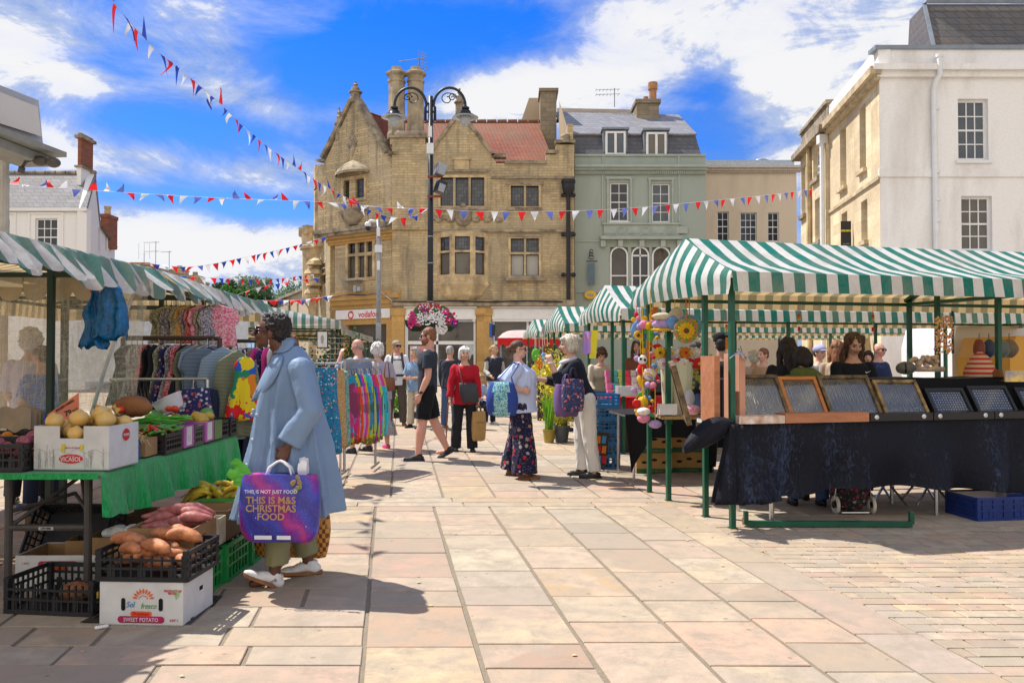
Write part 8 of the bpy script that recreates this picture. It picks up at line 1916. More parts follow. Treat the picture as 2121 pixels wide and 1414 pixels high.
wool_y=Wl('yellow',(.70,.42,.02));wool_b=Wl('blue',(.14,.28,.55));wool_l=Wl('lilac',(.42,.30,.55));wool_p=Wl('pink',(.68,.22,.33));wool_r=Wl('red',(.55,.015,.02));wool_w=Wl('white',(.75,.72,.68));wool_g=Wl('green',(.12,.42,.05));wool_k=Wl('black',(.01,.01,.01));wool_br=Wl('brown',(.16,.06,.02));wool_o=Wl('orange',(.65,.2,.02));cream=Wl('cream',(.62,.55,.40))
Yc=7.85
def petals(m,c,r,n,w_,y=-.012,off=0):
 for k in range(n):a=2*PI*k/n+off;m.ell(c+V((math.cos(a)*r,y,math.sin(a)*r)),(w_*1.5,.005,w_),(0,-a,0),8,6)
for lab,dx,dy,mt_,ys in(('round crochet mandala with a yellow sunflower in front of the posts',0,0,Wl('tan',(.45,.24,.09)),0),('blue backed round crochet mandala half hidden behind the sunflower one',7,-8,wool_b,.05)):
 c0=P(1421+dx,685+dy,7.5+ys);t=thing('crochet_disc',lab,'crochet decoration',tuple(c0));m=MB();m.ell(c0,(.120,.012,.120),n=28);m.build('disc',mt_,t,smooth=True)
 m=MB();petals(m,c0,.088,8,.014);m.build('leaves',wool_g,t,smooth=True);m=MB();petals(m,c0,.060,14,.016,-.018);petals(m,c0,.04,10,.012,-.022,.2);m.build('petals',wool_y,t,smooth=True);m=MB();m.ell(c0+V((0,-.022,0)),(.024,.01,.024));m.build('centre',wool_br,t,smooth=True);m=MB();m.tube([c0+V((0,0,.11)),c0+V((0,0,.30))],.006,5);m.build('cord',wool_o,t)
g_='crochet toys strung at the end of the near right stall'
stuffed('crochet_bag','blue crochet phone bag with two sunflowers in the hanging crochet','crochet bag',[(wool_b,(1324,685,7.9),(.085,.02,.11)),(wool_y,(1322,694,7.86),(.045,.012,.045)),(wool_br,(1322,694,7.85),(.02,.012,.02)),(wool_y,(1312,662,7.86),(.025,.012,.025))],g_,600,wool_b)
stuffed('crochet_bag','lilac and pink crochet bag with handles under the canvas edge','crochet bag',[(wool_l,(1378,672,7.6),(.13,.04,.05)),(cream,(1372,655,7.58),(.10,.035,.035)),(wool_b,(1392,668,7.57),(.06,.035,.07)),(wool_y,(1370,683,7.57),(.11,.03,.015))],g_,630)
stuffed('crochet_bag','large cream crochet bag behind the sunflower discs','crochet bag',[(cream,(1398,660,7.7),(.075,.03,.12),(0,.35,0))],g_,620)
stuffed('crochet_toy','green and yellow crochet frog dangling high in the string of toys','crochet toy',[(wool_g,(1347,690,7.8),(.035,.03,.09)),(wool_y,(1343,675,7.78),(.04,.03,.04)),(wool_p,(1334,672,7.8),(.05,.04,.045))],g_,600)
stuffed('crochet_toy','black and white crochet panda face in the string of toys','crochet toy',[(wool_w,(1331,745,7.8),(.045,.035,.05)),(wool_k,(1327,743,7.765),(.012,.008,.014)),(wool_k,(1336,745,7.765),(.012,.008,.014)),(wool_k,(1324,735,7.8),(.016,.012,.016)),(wool_r,(1330,765,7.8),(.05,.035,.06))],g_,640)
stuffed('crochet_toy','rainbow striped crochet pouch in the string of toys','crochet toy',[(M('rainbow_stripe',(.5,.6,.5),.9,.5,30,.8,90,col2=(.65,.35,.4)),(1345,775,7.75),(.065,.03,.06),(0,.5,0)),(wool_y,(1345,775,7.74),(.06,.026,.012),(0,.5,0)),(wool_b,(1350,783,7.735),(.06,.026,.01),(0,.5,0))],g_,650)
stuffed('crochet_toy','pair of pink and lilac pompoms under the rainbow pouch','crochet toy',[(wool_p,(1353,797,7.7),(.032,.03,.032)),(wool_l,(1342,796,7.72),(.03,.03,.03))],g_,760)
stuffed('crochet_toy','yellow banana shaped crochet toy left of the pompoms','crochet toy',[(wool_y,(1327,790,7.8),(.03,.03,.065),(0,-.4,0))],g_,700)
stuffed('crochet_toy','yellow knitted bird toy with red wing low in the string of toys','crochet toy',[(wool_y,(1331,832,7.75),(.055,.045,.05)),(wool_r,(1319,835,7.72),(.045,.02,.04)),(wool_y,(1324,850,7.72),(.05,.03,.025))],g_,760)
stuffed('crochet_toy','dark knitted doll hanging between the toys and the post','crochet toy',[(wool_k,(1350,820,7.9),(.03,.03,.10)),(wool_r,(1349,845,7.9),(.03,.03,.03))],g_,720)
stuffed('crochet_toy','pink and white crochet cupcake at the bottom of the string','crochet toy',[(wool_p,(1333,866,7.7),(.062,.055,.045)),(wool_w,(1333,852,7.69),(.066,.055,.04))],g_,800)
stuffed('crochet_toy','lilac crochet basket hanging lowest beside the green post','crochet toy',[(wool_l,(1357,878,7.7),(.065,.055,.04))],g_,800)
CN=dict(red=wool_r,yellow=wool_y,pink=wool_p,lilac=wool_l,green=wool_g,blue=wool_b,white=wool_w,orange=wool_o)
for k in range(26):
 a_,b_=list(CN)[k%8],list(CN)[(k*3+2)%8];px,py=1318+(k*17)%46-6*(k>18),652+k*8.2
 stuffed('crochet_charm',f'small {a_} and {b_} crochet charm, {ordw(k % 20)} down the string of toys','crochet toy',[(CN[a_],(px,py,7.9-.01*(k%5)),(.022+.01*(k%3),.02,.03)),(CN[b_],(px+4,py+6,7.87),(.02,.018,.018))],g_,py-20,CN[b_])
m=MB();[m.tube([P(1352+k*2,636,7.9),P(1344+3*math.sin(k),700,7.85),P(1335+k*2.5,740+9*k,7.85)],.005,4)for k in range(7)]
single(m,'wool_cords',wool_o,'tangle of coloured wool cords holding the crochet toys','cords',tuple(P(1345,640,7.9)),world=True)
m=MB();c0=P(1405,862,7.9);m.box(c0,(.42,.5,.02));[m.tube([c0+V((-.2,-.25+.02*k,.012)),c0+V((.2,-.25+.02*k,.012))],.008,5)for k in range(20)];single(m,'wicker_tray',M('wicker',(.42,.28,.12),.8,.5,40,.8,60),'flat wicker tray across the green crossbars','tray',tuple(c0),world=True)
vase=M('cream_ribbed_vase',(.60,.60,.42),.5,.08,3,.1)
for lab,px,r_,h_ in(('slim pale cream flower bucket of crochet blooms, left of the pair',1383,.07,.50),('wide pale cream flower bucket of crochet blooms, right of the pair',1412,.115,.52)):m=MB();c0=P(px,858,7.9);m.rings([[c0+V((math.cos(a)*r_*q*(1+.02*math.cos(14*a)),math.sin(a)*r_*q*(1+.02*math.cos(14*a)),z*h_))for a in[2*PI*k/56 for k in range(56)]]for z,q in((0,.66),(.9,1),(1,1.05))]);single(m,'flower_bucket',vase,lab,'bucket',tuple(c0),world=True,smooth=True,sharp=50)
FL_=[(wool_y,'golden',wool_br),(wool_r,'red',wool_y),(wool_w,'white',wool_w),(wool_p,'pink',wool_w),(cream,'cream',wool_y),(wool_r,'deep red',wool_r),(wool_o,'orange',wool_r),(wool_w,'blush',wool_p)]
for k in range(16):
 px,py=1366+(k*37)%84,738+(k*23)%46-8;mt_,nm_,ce=FL_[k%8];c0=P(px,py,7.82+.02*(k%3));t=thing('crochet_flower',f'{nm_} crochet flower {["high", "low"][k > 7]} in the bunch above the cream buckets','crochet flower',tuple(c0),0,'crochet flowers in the cream buckets');m=MB();petals(m,c0,.030,9,.02,0);m.ell(c0,(.034,.03,.034));m.build('petals',mt_,t,smooth=True);m=MB();m.ell(c0+V((0,-.03,0)),(.016,.01,.016));m.build('centre',ce,t,smooth=True)
m=MB();[m.ell(P(1452+rnd.uniform(-18,22),745+rnd.uniform(-12,60),8.1),(.018,.02,.018),n=8,m=6)for _ in range(90)];tag(m.build('foliage',M('mixed_posy',(.12,.30,.05),.8,.9,25,.8,40,col2=(.6,.4,.1))),kind='stuff')
m=MB();c0=P(1382,858,7.7);m.box(c0+V((0,0,.05)),(.17,.12,.10));single(m,'white_box',wcard,'small white display box on the wicker tray','box',tuple(c0),world=True)
stuffed('gift_bag','clear cellophane bag of red and pink sweets tied at the top','gift bag',[(M('sweets',(.55,.05,.12),.3,.9,60,.5,80,col2=(.7,.65,.7)),(1432,848,7.6),(.085,.06,.05)),(M('cellophane',(.7,.7,.72),.1,.1,trans=.5),(1428,825,7.6),(.05,.04,.09))])
m=MB();m.box(P(1452,885,7.9),(.10,.01,.12));single(m,'paper_notice',M('grey_paper',(.36,.34,.31),.8),'grey paper notice pegged below the wicker tray','notice',tuple(P(1452,885,7.9)),world=True)
for lab,px,py in(('rainbow wooden hanger with an orange tassel near the corner post',1505,685),('rainbow wooden hanger beside the middle of the counter',1655,663),('rainbow wooden hanger further right above the navy shirted man',1808,664)):
 c0=P(px,py,7.3);t=thing('rainbow_hanger',lab,'hanging ornament',tuple(c0),0,'rainbow ornaments hanging in the right stall')
 for k,mt_ in enumerate((wool_r,wool_o,wool_y,wool_g,wool_b)):m=MB();m.lathe([(.006,.04-.02*k+.018),(.02,.04-.02*k)],tuple(c0),10);m.build('bead',mt_,t)
 m=MB();m.tube([c0+V((0,0,.06)),c0+V((0,0,.16))],.0015,4);m.tube([c0+V((0,0,-.06)),c0+V((0,0,-.10 if px>1600 else-.17))],.012,6);m.build('tassel',wool_o if px<1600 else wool_r,t)
stuffed('handbag','boxy grey handbag on the riser near the navy shirted man','handbag',[(M('grey_leather',(.13,.13,.11),.5),(1876,762,7.9),(.10,.05,.065)),(BLK,(1876,762,7.86),(.012,.012,.05))])
for k,(px,c_,nm_)in enumerate(((2028,(.22,.05,.03),'russet'),(2048,(.03,.05,.10),'navy'),(2072,(.14,.17,.16),'grey green'),(2090,(.2,.15,.1),'taupe'))):stuffed('handbag',f'{nm_} handbag hanging from the rail at the right of the stall','handbag',[(M('leather_'+nm_,c_,.5),(px,722,8.2+.1*k),(.10 if k>1 else .06,.05,.10))],'handbags hanging at the right',690,BLK)
m=MB();c0=P(1955,690,7.9);m.b2(c0+V((.085,0,-.2)),c0+V((.10,.02,.22)))
pn=single(m,'hair_clip_panel',BLK,'hanging panel crowded with bright fabric flower hair clips','display panel',tuple(c0),world=True)
m=MB();[m.ell(c0+V((rnd.uniform(-.09,.085),rnd.uniform(-.02,.02),rnd.uniform(-.2,.17))),(.012,.01,.012),n=6,m=4)for _ in range(170)];o_=m.build('flower_clips',M('clip_colours',(.65,.5,.1),.7,.9,28,.5,col2=(.6,.15,.25)),pn,smooth=True);tag(o_,kind='stuff')
m=MB();c0=P(1930,755,7.9);m.b2(c0+V((-.13,0,-.07)),c0+V((.13,.2,-.02)));[m.ell(c0+V((rnd.uniform(-.13,.13),rnd.uniform(0,.2),rnd.uniform(-.02,.08))),.025,n=7,m=5)for _ in range(40)];single(m,'trinket_basket',M('trinkets',(.55,.35,.06),.6,.9,30,.5,col2=(.35,.35,.55)),'gold basket of small coloured trinkets on the riser','basket',tuple(c0),world=True,smooth=True)
m=MB();c0=P(2030,765,7.7);m.lathe([(.16,-.15),(.14,0),(.08,.12),(.02,.17)],tuple(c0),16);single(m,'knitted_poncho',CL('red_cream_knit',(.45,.04,.03),(.5,.38,.25),kind='stripe',s=22),'red and cream striped knitted poncho on a stand','clothing',tuple(c0),world=True,smooth=True)
m=MB();c0=P(2062,782,7.6);m.lathe([(.13,-.03),(.12,-.02),(.07,0),(.06,.06),(.03,.08)],tuple(c0),16);single(m,'brown_hat',wool_br,'soft brown brimmed hat beside the striped poncho','hat',tuple(c0),world=True,smooth=True)
m=MB();m.box(P(2108,779,7.3),(.24,.02,.10));single(m,'printed_card',M('yellow_blue_card',(.65,.42,.03),.5,.9,9,.1,col2=(.03,.15,.4)),'yellow and blue printed card box at the right edge','box',tuple(P(2108,779,7.3)),world=True)
def van(name,lab,cat,x0,y0,L,W_,Hh,mat,side=True):
 t=thing(name,lab,cat,(x0,y0,0));m=MB();pr=[(0,.35),(L,.35),(L,Hh*.8),(L-.1,Hh),(.5,Hh),(.2,Hh*.95),(0,Hh*.55)];pr=[(L-a,z)for a,z in pr];m.prism(pr,y0,y0+W_,Matrix.Translation((x0,0,0)));m.build('body',mat,t)
 for wx in(.8,L-.8):m=MB();m.ell((x0+wx,y0+.05,.33),(.33,.14,.33),n=20);w_=m.build('wheel',BLK,t,smooth=True);m=MB();m.ell((x0+wx,y0-.07,.33),(.16,.03,.16),n=14);m.build('rim',greystl,w_)
 m=MB();m.b2((x0+L*.70,y0-.012,Hh*.58),(x0+L*.88,y0-.004,Hh*.86));m.build('window',gl,t)
 m=MB();m.b2((x0+L*.34,y0-.02,.45),(x0+L*.343,y0+.004,Hh*.93));m.b2((x0+L*.66,y0-.02,.45),(x0+L*.663,y0+.004,Hh*.93));m.build('door_seam',BLK,t)
 for z in(.62,.52):m=MB();m.b2((x0+L*.36,y0-.035,Hh*z),(x0+L*.38,y0-.004,Hh*z+.06));m.build('handle',BLK,t)
van('white_van','tall white panel van parked behind the right hand stalls','van',X(1972,14.6),14.6,4.8,1.9,1.95,M('van_white',(.72,.72,.72),.3,.03))
van('orange_van','yellow orange van at the far right behind the hanging handbags','van',X(2092,12.8),12.8,4.5,1.5,1.72,M('van_orange',(.55,.28,.03),.35,.05))
# ---------------------------------------------------------------- between the rows
c0=(X(1400,9.2),9.2);t=thing('crochet_table','table with hanging black cloth above the banana boxes','table',(c0[0],c0[1],0),R(8));m=MB();m.b2((-.66,-.3,.72),(.75,.5,.75));m.build('tabletop',tabl,t,world=False)
for x in(-.58,.6):
 for y in(-.25,.4):m=MB();m.tube([(x,y,0),(x,y,.72)],.015,6);m.build('leg',steel,t,world=False)
m=MB();n=60;m.grid(lambda u,v:(-.70+1.5*u+.06*(1-u)*v,-.32-.04*v+.03*math.sin(u*40)*v,.757-v*(.26+.38*max(0,1-u*7))),n,8);m.grid(lambda u,v:(-.70+1.5*u,-.32+.9*v,.757),20,4);single(m,'black_cloth',MATS['black_velour'],'plain black cloth hanging in a point at the left corner of the crochet table','tablecloth',(c0[0],c0[1],0),R(8),smooth=True)
gp_=M('print_dark_green',(.02,.12,.05),.6);bc=M('banana_box_card',(.45,.27,.09),.8,.2)
for lab,px,z in(('lower left brown fruit box with green printed base under the crochet table',1356,0),('lower right brown fruit box with green printed base under the crochet table',1432,0),('upper left brown fruit box under the crochet table',1356,.245),('upper right brown fruit box printed 1000 under the crochet table',1432,.245)):
 x_=X(px,9.5);t,b=cardbox('fruit_box',bc,lab,(x_,9.72+(px>1400)*.1,z),.43,.36,.24,0);y_=9.54+(px>1400)*.1-.002;L_=facing((x_,y_,z),(1,0,0),(0,0,1))
 m=MB();m.b2((x_-.215,y_-.001,z),(x_+.215,y_,z+.055));m.build('print',gp_,b)
 for dx in(-.12,.12,0):m=MB();m.ell((x_+dx,y_,z+.13+.03*(dx==0)),(.035,.002,.016),n=12,m=6);m.build('hand_hole',dark,b)
 text('1000' if z and px>1400 else 'Premium Bananas',.05 if z and px>1400 else .028,gp_ if z and px>1400 else bc,b,L_@Matrix.Translation((-.1 if z and px>1400 else 0,.2 if z and px>1400 else .027,.003)))
x_=X(1254,9.9)
for k in range(6):crate('plastic_crate',bluepl,f'light blue plastic crate, {ordw(k)} from the ground in the stack by the cream trousers',(x_,10.1,k*.155),.24+.10,.36,.152,R(4),nv=6,group='stack of light blue crates')
t=thing('patterned_bag','black bag with bright orange faces leaning on the blue crates','shopping bag',tuple(P(1245,930,9.7)));m=MB();c0=P(1245,930,9.75);m.box(c0,(.15,.05,.42),ry=.12);m.build('bag_body',BLK,t)
for k in range(6):m=MB();m.box(c0+V((-.033+.066*(k%2)+.0,-.028,.12-.12*(k//2))),(.05,.003,.09),ry=.12);m.build('panel',[wool_o,inkblue,wool_r][k%3],t)
c0=(X(1300,12.0),11.9);t=thing('gift_table','table of little boxed gifts with pink and red cloths under the second stall','table',(c0[0],c0[1],0),R(11));m=MB();m.b2((-.55,-.3,.0),(.9,.5,.78));m.build('tabletop',Mcloth('dark_brown_cloth',[(.06,.04,.035)]),t,world=False);m=MB();m.b2((-.45,-.31,.60),(.9,.4,.80));m.build('runner',wool_r,t,world=False)
GC=[(.6,.15,.3),(.1,.4,.45),(.5,.55,.1),(.65,.05,.08),(.6,.58,.55),(.65,.3,.4)]
for k in range(24):m=MB();m.box((0,0,.045),(.085,.08,.088));m.box((0,-.041,.05),(.05,.002,.05));r_,q_=divmod(k,6);single(m,'gift_box',M(f'gift{k % 6}',GC[k%6],.5,.3,30),f'{["pink", "teal", "lime", "red", "white", "rose"][k % 6]} little gift box, {ordw(r_)} tier from the bottom of the gift display','gift box',(X(1262+13*q_,11.9),11.85+r_*.08,.81+r_*.095),R(11),'small boxed gifts on the second stall')
m=MB();m.b2((X(1280,11.3),11.3,.83),(X(1322,11.3),11.6,.97));single(m,'clear_storage_box',M('clear_box',(.62,.62,.62),.2,.1,trans=.4),'clear plastic storage box at the front of the gift table','storage box',(0,0,0),world=True)
t=thing('banner','yellow and purple printed banner tied at the end of the second stall','banner',tuple(P(1222,712,11.4)));m=MB();m.grid(lambda u,v:(X(1207+18*u,11.4),11.4+.03*math.sin(6*u),Z(686+46*v,11.4)),6,6);m.build('purple_panel',M('purple_print',(.20,.16,.5),.6,.9,14,.1,col2=(.6,.25,.3)),t);m=MB();m.grid(lambda u,v:(X(1225+14*u-5*v,11.38),11.38,Z(684+58*v,11.4)),4,4);m.build('yellow_panel',M('yellow_print',(.7,.6,.02),.6,.1),t)
def pot(lab,px,Y,r_,h_,mat):m=MB();m.lathe([(r_*.75,0),(r_,h_*.9),(r_*1.08,h_*.9),(r_*1.08,h_),(r_*.9,h_),(r_*.85,h_*.85),(.01,h_*.85)],(X(px,Y),Y,0),18);t=thing('potted_plant',lab,'plant',(X(px,Y),Y,0));m.build('pot',mat,t,smooth=True,sharp=40);return t
potg=M('grey_pot',(.10,.11,.12),.6);poty=M('mustard_pot',(.36,.26,.05),.6)
lfg=M('bright_leaf',(.16,.38,.03),.5,.3,8,.1,trans=.3);ygr=M('yellow_haze',(.66,.58,.06),.8,.3,20,trans=.4)
def blades(t,px,Y,z0,n,L0,L1,w_,sp,mat,name='foliage'):
 m=MB()
 for k in range(n):
  a=rnd.uniform(0,6.28);L_=rnd.uniform(L0,L1);s_=rnd.uniform(.2,1)*sp;b_=V((X(px,Y)+rnd.uniform(-.06,.06),Y+rnd.uniform(-.05,.05),z0));d_=V((math.cos(a)*s_,math.sin(a)*s_,1)).normalized();sd_=V((-math.sin(a),math.cos(a),0))*w_
  m.rings([[b_+d_*L_*u-sd_*q+V((0,0,-s_*u*u*.15)),b_+d_*L_*u+sd_*q+V((0,0,-s_*u*u*.15))]for u,q in((0,.7),(.5,1),(1,.08))],caps=False,closed=False)
 m.build(name,mat,t)
def specks(t,px,Y,z,rr,n,s_,mat,name='blossom'):
 m=MB()
 for _ in range(n):p=V((X(px,Y),Y,z))+V((rnd.gauss(0,rr[0]),rnd.gauss(0,rr[1]),rnd.gauss(0,rr[2])));d_=V((rnd.uniform(-1,1),rnd.uniform(-1,1),rnd.uniform(-1,1)))*s_;e_=V((rnd.uniform(-1,1),rnd.uniform(-1,1),rnd.uniform(-1,1)))*s_;m.add([p-d_,p+e_,p+d_,p-e_],[(0,1,2,3)])
 m.build(name,mat,t)
t=pot('yellow iris with long green leaves in a mustard pot between the chatting women',1137,12.9,.10,.22,poty);blades(t,1137,12.9,.2,26,.45,.85,.016,.35,lfg);specks(t,1136,12.9,1.1,(.03,.03,.12),90,.03,M('iris_yellow',(.75,.6,.02),.5))
t=pot('airy yellow green grass plume in a grey pot beside the iris',1163,13.0,.13,.26,potg);blades(t,1163,13,.24,60,.2,.4,.006,.5,M('ygleaf',(.30,.33,.05),.6));specks(t,1165,13,.45,(.10,.08,.10),900,.014,ygr)
t=pot('tall hazy yellow grass in a dark pot behind the iris',1150,13.6,.13,.24,potg);blades(t,1150,13.6,.2,70,.7,1.2,.004,.35,MATS['ygleaf']);specks(t,1148,13.3,.95,(.15,.12,.25),2600,.017,ygr)
t=thing('planting_bed','low bed of green leafy plants behind the white shirted man','plant',(X(838,18),18,0));m=MB();m.b2((X(815,18),18,0),(X(865,18),18.5,.12));m.build('edging',BLK,t);specks(t,838,18.2,.4,(.25,.12,.18),900,.04,lfg,'foliage');specks(t,842,18.2,.35,(.22,.12,.15),60,.03,wool_r)
t=thing('planting_bed','dark leafy shrub display behind the bald man','plant',(X(700,20),20,0));m=MB();m.b2((X(660,20),20,0),(X(735,20),20.6,.4));m.build('edging',BLK,t);specks(t,700,20.3,1.0,(.40,.2,.4),1500,.05,M('dark_leaf',(.05,.16,.03),.6,.5,9,.1,trans=.2),'foliage')
for k,(px,py,c_)in enumerate(((1110,735,wool_g),(1117,750,wool_o),(1128,742,wool_b),(1108,770,wool_y),(1124,780,wool_b),(1134,725,wool_br))):stuffed('handbag',f'{["green", "orange", "denim blue", "yellow", "blue", "tan"][k]} woven bag on the end of the third right hand stall','handbag',[(c_,(px,py,16.4),(.09,.04,.14))],'woven bags on the third stall',690,wool_w)
for lab,px,Y,w_,z0,z1,mt_ in(('long dark clothed trestle table in the second stall',1560,12.2,5.0,0,.85,MATS['black_velour']),('dark clothed table in the third stall',1400,17.3,6.0,0,.85,MATS['dark_brown_cloth']),('bottle green backing cloth in the far stall',1330,22.3,5.0,0,.9,Mcloth('bottle_green',[(.01,.06,.04)])),('clear sided stock boxes on the back table',1600,12.3,1.2,.86,1.1,M('jar_green',(.35,.42,.3),.3,.6,12))):m=MB();m.b2((X(px,Y)-w_/2,Y,z0),(X(px,Y)+w_/2,Y+.6,z1));single(m,'stall_table',mt_,lab,'table',(X(px,Y),Y,z0),world=True)
# ---------------------------------------------------------------- lamp post, poles, signs
Yp=20.0;xl_=X(891,Yp);t=thing('lamp_post','tall black double armed lamp post with scrolls, speakers and a flower basket','street lamp',(xl_,Yp,0))
m=MB();m.tube([(xl_,Yp,0),(xl_,Yp,Z(200,Yp))],[.085,.06],14);m.tube([(xl_,Yp,0),(xl_,Yp,.9)],.12,14);m.build('post',blackiron,t,smooth=True)
for k,py in enumerate((490,545,625)):m=MB();m.lathe([(.085,Z(py+1,Yp)),(.085,Z(py-1,Yp))],(xl_,Yp,0),12);m.build('band',greystl,t)
def arc(cx,cy,rx,ry,a0,a1,n=16):return[P(cx+rx*math.cos(R(a0+(a1-a0)*k/n)),cy-ry*math.sin(R(a0+(a1-a0)*k/n)),Yp)for k in range(n+1)]
for s_,cx in((-1,850),(1,931)):
 m=MB();m.tube([P(891+s_*10,250,Yp),P(891+s_*10,222,Yp)]+(arc(cx,220,33,38,0,180)if s_<0 else arc(cx,220,33,38,180,0))+[P(cx+s_*33,222,Yp)],.035,8)
 for py in(215,232):m.tube([P(891,py,Yp),P(891+s_*10,py,Yp)],.03,6)
 am=m.build('arm',blackiron,t,smooth=True)
 m=MB();m.tube([P(cx-s_*(30-30*math.cos(a)*(1-a/9))*.6+s_*14,205-14*math.sin(a)*(1-a/12),Yp)for a in[k*.45 for k in range(20)]],.014,5);m.tube([P(cx+s_*6+9*(1-k/22)*math.cos(k*.5),202-9*(1-k/22)*math.sin(k*.5),Yp)for k in range(22)],.014,5);m.build('scroll',blackiron,am)
 c0=P(cx+s_*33,235,Yp);m=MB();m.lathe([(.05,.18),(.1,.15),(.1,.11),(.06,.10),(.13,.06),(.15,0),(.17,-.02),(.24,-.05),(.24,-.07)],tuple(c0),18);lt=m.build('lantern',BLK,t,smooth=True,sharp=40)
 m=MB();m.lathe([(.19,-.07),(.33,-.10),(.33,-.11),(.13,-.08)],tuple(c0),18,caps=False);m.lathe([(.13,-.07),(.14,-.16),(.11,-.26),(.04,-.33),(.01,-.34)],tuple(c0),16);m.build('glass_shade',M('milky_glass',(.62,.64,.66),.1,.1,trans=.4),lt,smooth=True)
for py,mt_ in((352,greystl),(388,BLK)):m=MB();m.box(P(912,py,19.8),(.22,.3,.28),rz=.4,ry=.3);sp_=m.build('floodlight',mt_,t);m=MB();m.box(P(915,py+1,19.62),(.16,.02,.2),rz=.4,ry=.3);m.build('lens',greystl,sp_)
for py in(366,407):m=MB();m.bar(P(886,py,19.9),P(916,py,19.8),.05);m.build('bracket',M('rusty_bracket',(.25,.06,.03),.8),t)
for py,h_,w_ in((273,.26,.09),(308,.26,.17)):m=MB();m.box(P(891,py,19.88),(w_,.1,h_));m.build('control_box',whitepaint,t)
fb=thing('flower_baskets','ring of hanging baskets with white, magenta and red flowers on the lamp post','hanging basket',(xl_,Yp,Z(665,Yp)))
m=MB();[m.lathe([(.30,.02),(.26,-.12),(.12,-.26)],tuple(P(px,665,Yp)+V((0,y,0))),14)for px,y in((862,0),(893,-.3),(925,0))];m.build('basket',M('basket_green',(.02,.04,.015),.9),fb)
def fl(name,pts,n,s_,mat):
 m=MB()
 for _ in range(n):
  px,py,rx,ry=rnd.choice(pts);a=rnd.uniform(0,6.28);q=math.sqrt(rnd.random());p=P(px+rx*q*math.cos(a),py+ry*q*math.sin(a),Yp-(.15 if name=='foliage' else .5)+rnd.uniform(-.35,.25));d_=V((rnd.uniform(-1,1),rnd.uniform(-.4,.4),rnd.uniform(-1,1))).normalized()*s_;e_=V((-d_.z,rnd.uniform(-.3,.3)*s_,d_.x));m.add([p-d_,p-e_,p+d_,p+e_],[(0,1,2,3)])
 o_=m.build(name,mat,fb)
 tag(o_,kind='stuff')
fl('foliage',[(893,650,38,20),(866,660,15,14),(922,662,16,16)],1100,.05,M('basket_leaf',(.05,.15,.02),.6,.5,20,trans=.2));fl('white_flowers',[(893,646,32,18),(880,660,20,14),(905,658,18,12),(915,678,12,14)],620,.024,M('petal_white',(.75,.74,.72),.6));fl('magenta_flowers',[(856,655,13,12),(858,668,14,12),(935,660,14,14),(922,645,8,5)],230,.028,M('petal_magenta',(.6,.01,.20),.6));fl('red_flowers',[(893,632,12,6),(905,635,8,6),(872,636,8,6),(884,645,14,8)],80,.028,M('petal_red',(.45,.01,.03),.6));fl('purple_flowers',[(875,640,12,10),(940,670,8,6),(900,650,20,10)],70,.025,M('petal_purple',(.12,.02,.25),.6))
Yq=22.0;xq=X(784,Yq);t=thing('camera_pole','slim grey pole with a white dome security camera left of the lamp post','security camera pole',(xq,Yq,0));m=MB();m.tube([(xq,Yq,0),(xq,Yq,Z(520,Yq)),(xq-.02,Yq,Z(455,Yq))],[.07,.06,.05],10);m.build('pole',greystl,t,smooth=True)
m=MB();m.tube([P(782,459,Yq),P(768,457,Yq),P(763,461,Yq)],.04,8);cam_=m.build('camera_arm',whitepaint,t,smooth=True);m=MB();m.ell(P(762,465,Yq),(.09,.09,.08));m.build('camera_housing',whitepaint,cam_,smooth=True);m=MB();m.ell(P(762,472,Yq),(.075,.075,.09));m.build('camera_dome',BLK,cam_,smooth=True)
for py,w_,h_ in((515,.2,.2),(480,.08,.25),(550,.08,.25),(665+20,.14,.45)):m=MB();m.box(P(784,py,Yq-.08),(w_,.08,h_));m.build('equipment_box',greystl if py>600 else whitepaint,t)
t=thing('street_sign','narrow blue and black sign on a grey post left of the red stall','sign',(X(1020,24),24,0));m=MB();m.tube([(X(1020,24),24,0),P(1020,668,24)],.04,8);m.build('post',greystl,t);m=MB();m.box(P(1017,684,23.95),(.10,.2,.42));m.build('blue_panel',M('sign_blue',(.02,.12,.5),.5),t);m=MB();m.box(P(1023,684,23.9),(.09,.2,.34));m.build('black_panel',BLK,t)
t=thing('signboard','blank cream illuminated signboard on a grey shelf at the top left','sign',(X(20,9),9,3));b,c=P(80,208,9.25),P(90,308,9.25);a,d=V((-6.06,7.4,b.z+.05)),V((-6.02,7.4,c.z));n_=(b-a).cross(d-a).normalized()*.18;n_=n_ if n_.x<0 else-n_
m=MB();m.add([a,b,c,d,a+n_,b+n_,c+n_,d+n_],[(0,1,2,3),(7,6,5,4),(1,0,4,5),(2,1,5,6),(3,2,6,7),(0,3,7,4)]);m.build('casing',M('grey_casing',(.42,.42,.42),.5,.1),t)
q=lambda u,v:a.lerp(b,u).lerp(d.lerp(c,u),v)-n_*.35
m=MB();m.add([q(.02,.16),q(.955,.2),q(.965,.80),q(.02,.80)],[(0,1,2,3)]);m.build('face_panel',M('cream_panel',(.66,.60,.52),.4,.06,2,.05),t)
m=MB();e=[V((-5.85,7.0,Z(322,9.5))),P(98,322,9.5)];m.bar(e[0],e[1],.5,.06);m.bar(e[0]+V((0,0,-.09)),e[1]+V((-.12,0,-.09)),.4,.1);m.build('ledge',M('ledge_grey',(.30,.28,.24),.7),t)
m=MB();p0=P(75,328,9.2);m.ell(p0+V((.05,0,-.03)),(.09,.07,.06));m.ell(p0+V((.2,0,-.05)),(.08,.07,.06));m.tube([p0,p0+V((-.12,0,-.04)),p0+V((-.17,0,-.12))],.018,6);m.tube([p0+V((-.16,0,-.10)),p0+V((-.18,0,-.17))],.035,8);m.build('lamp',M('bronze',(.10,.08,.06),.5),t,smooth=True)
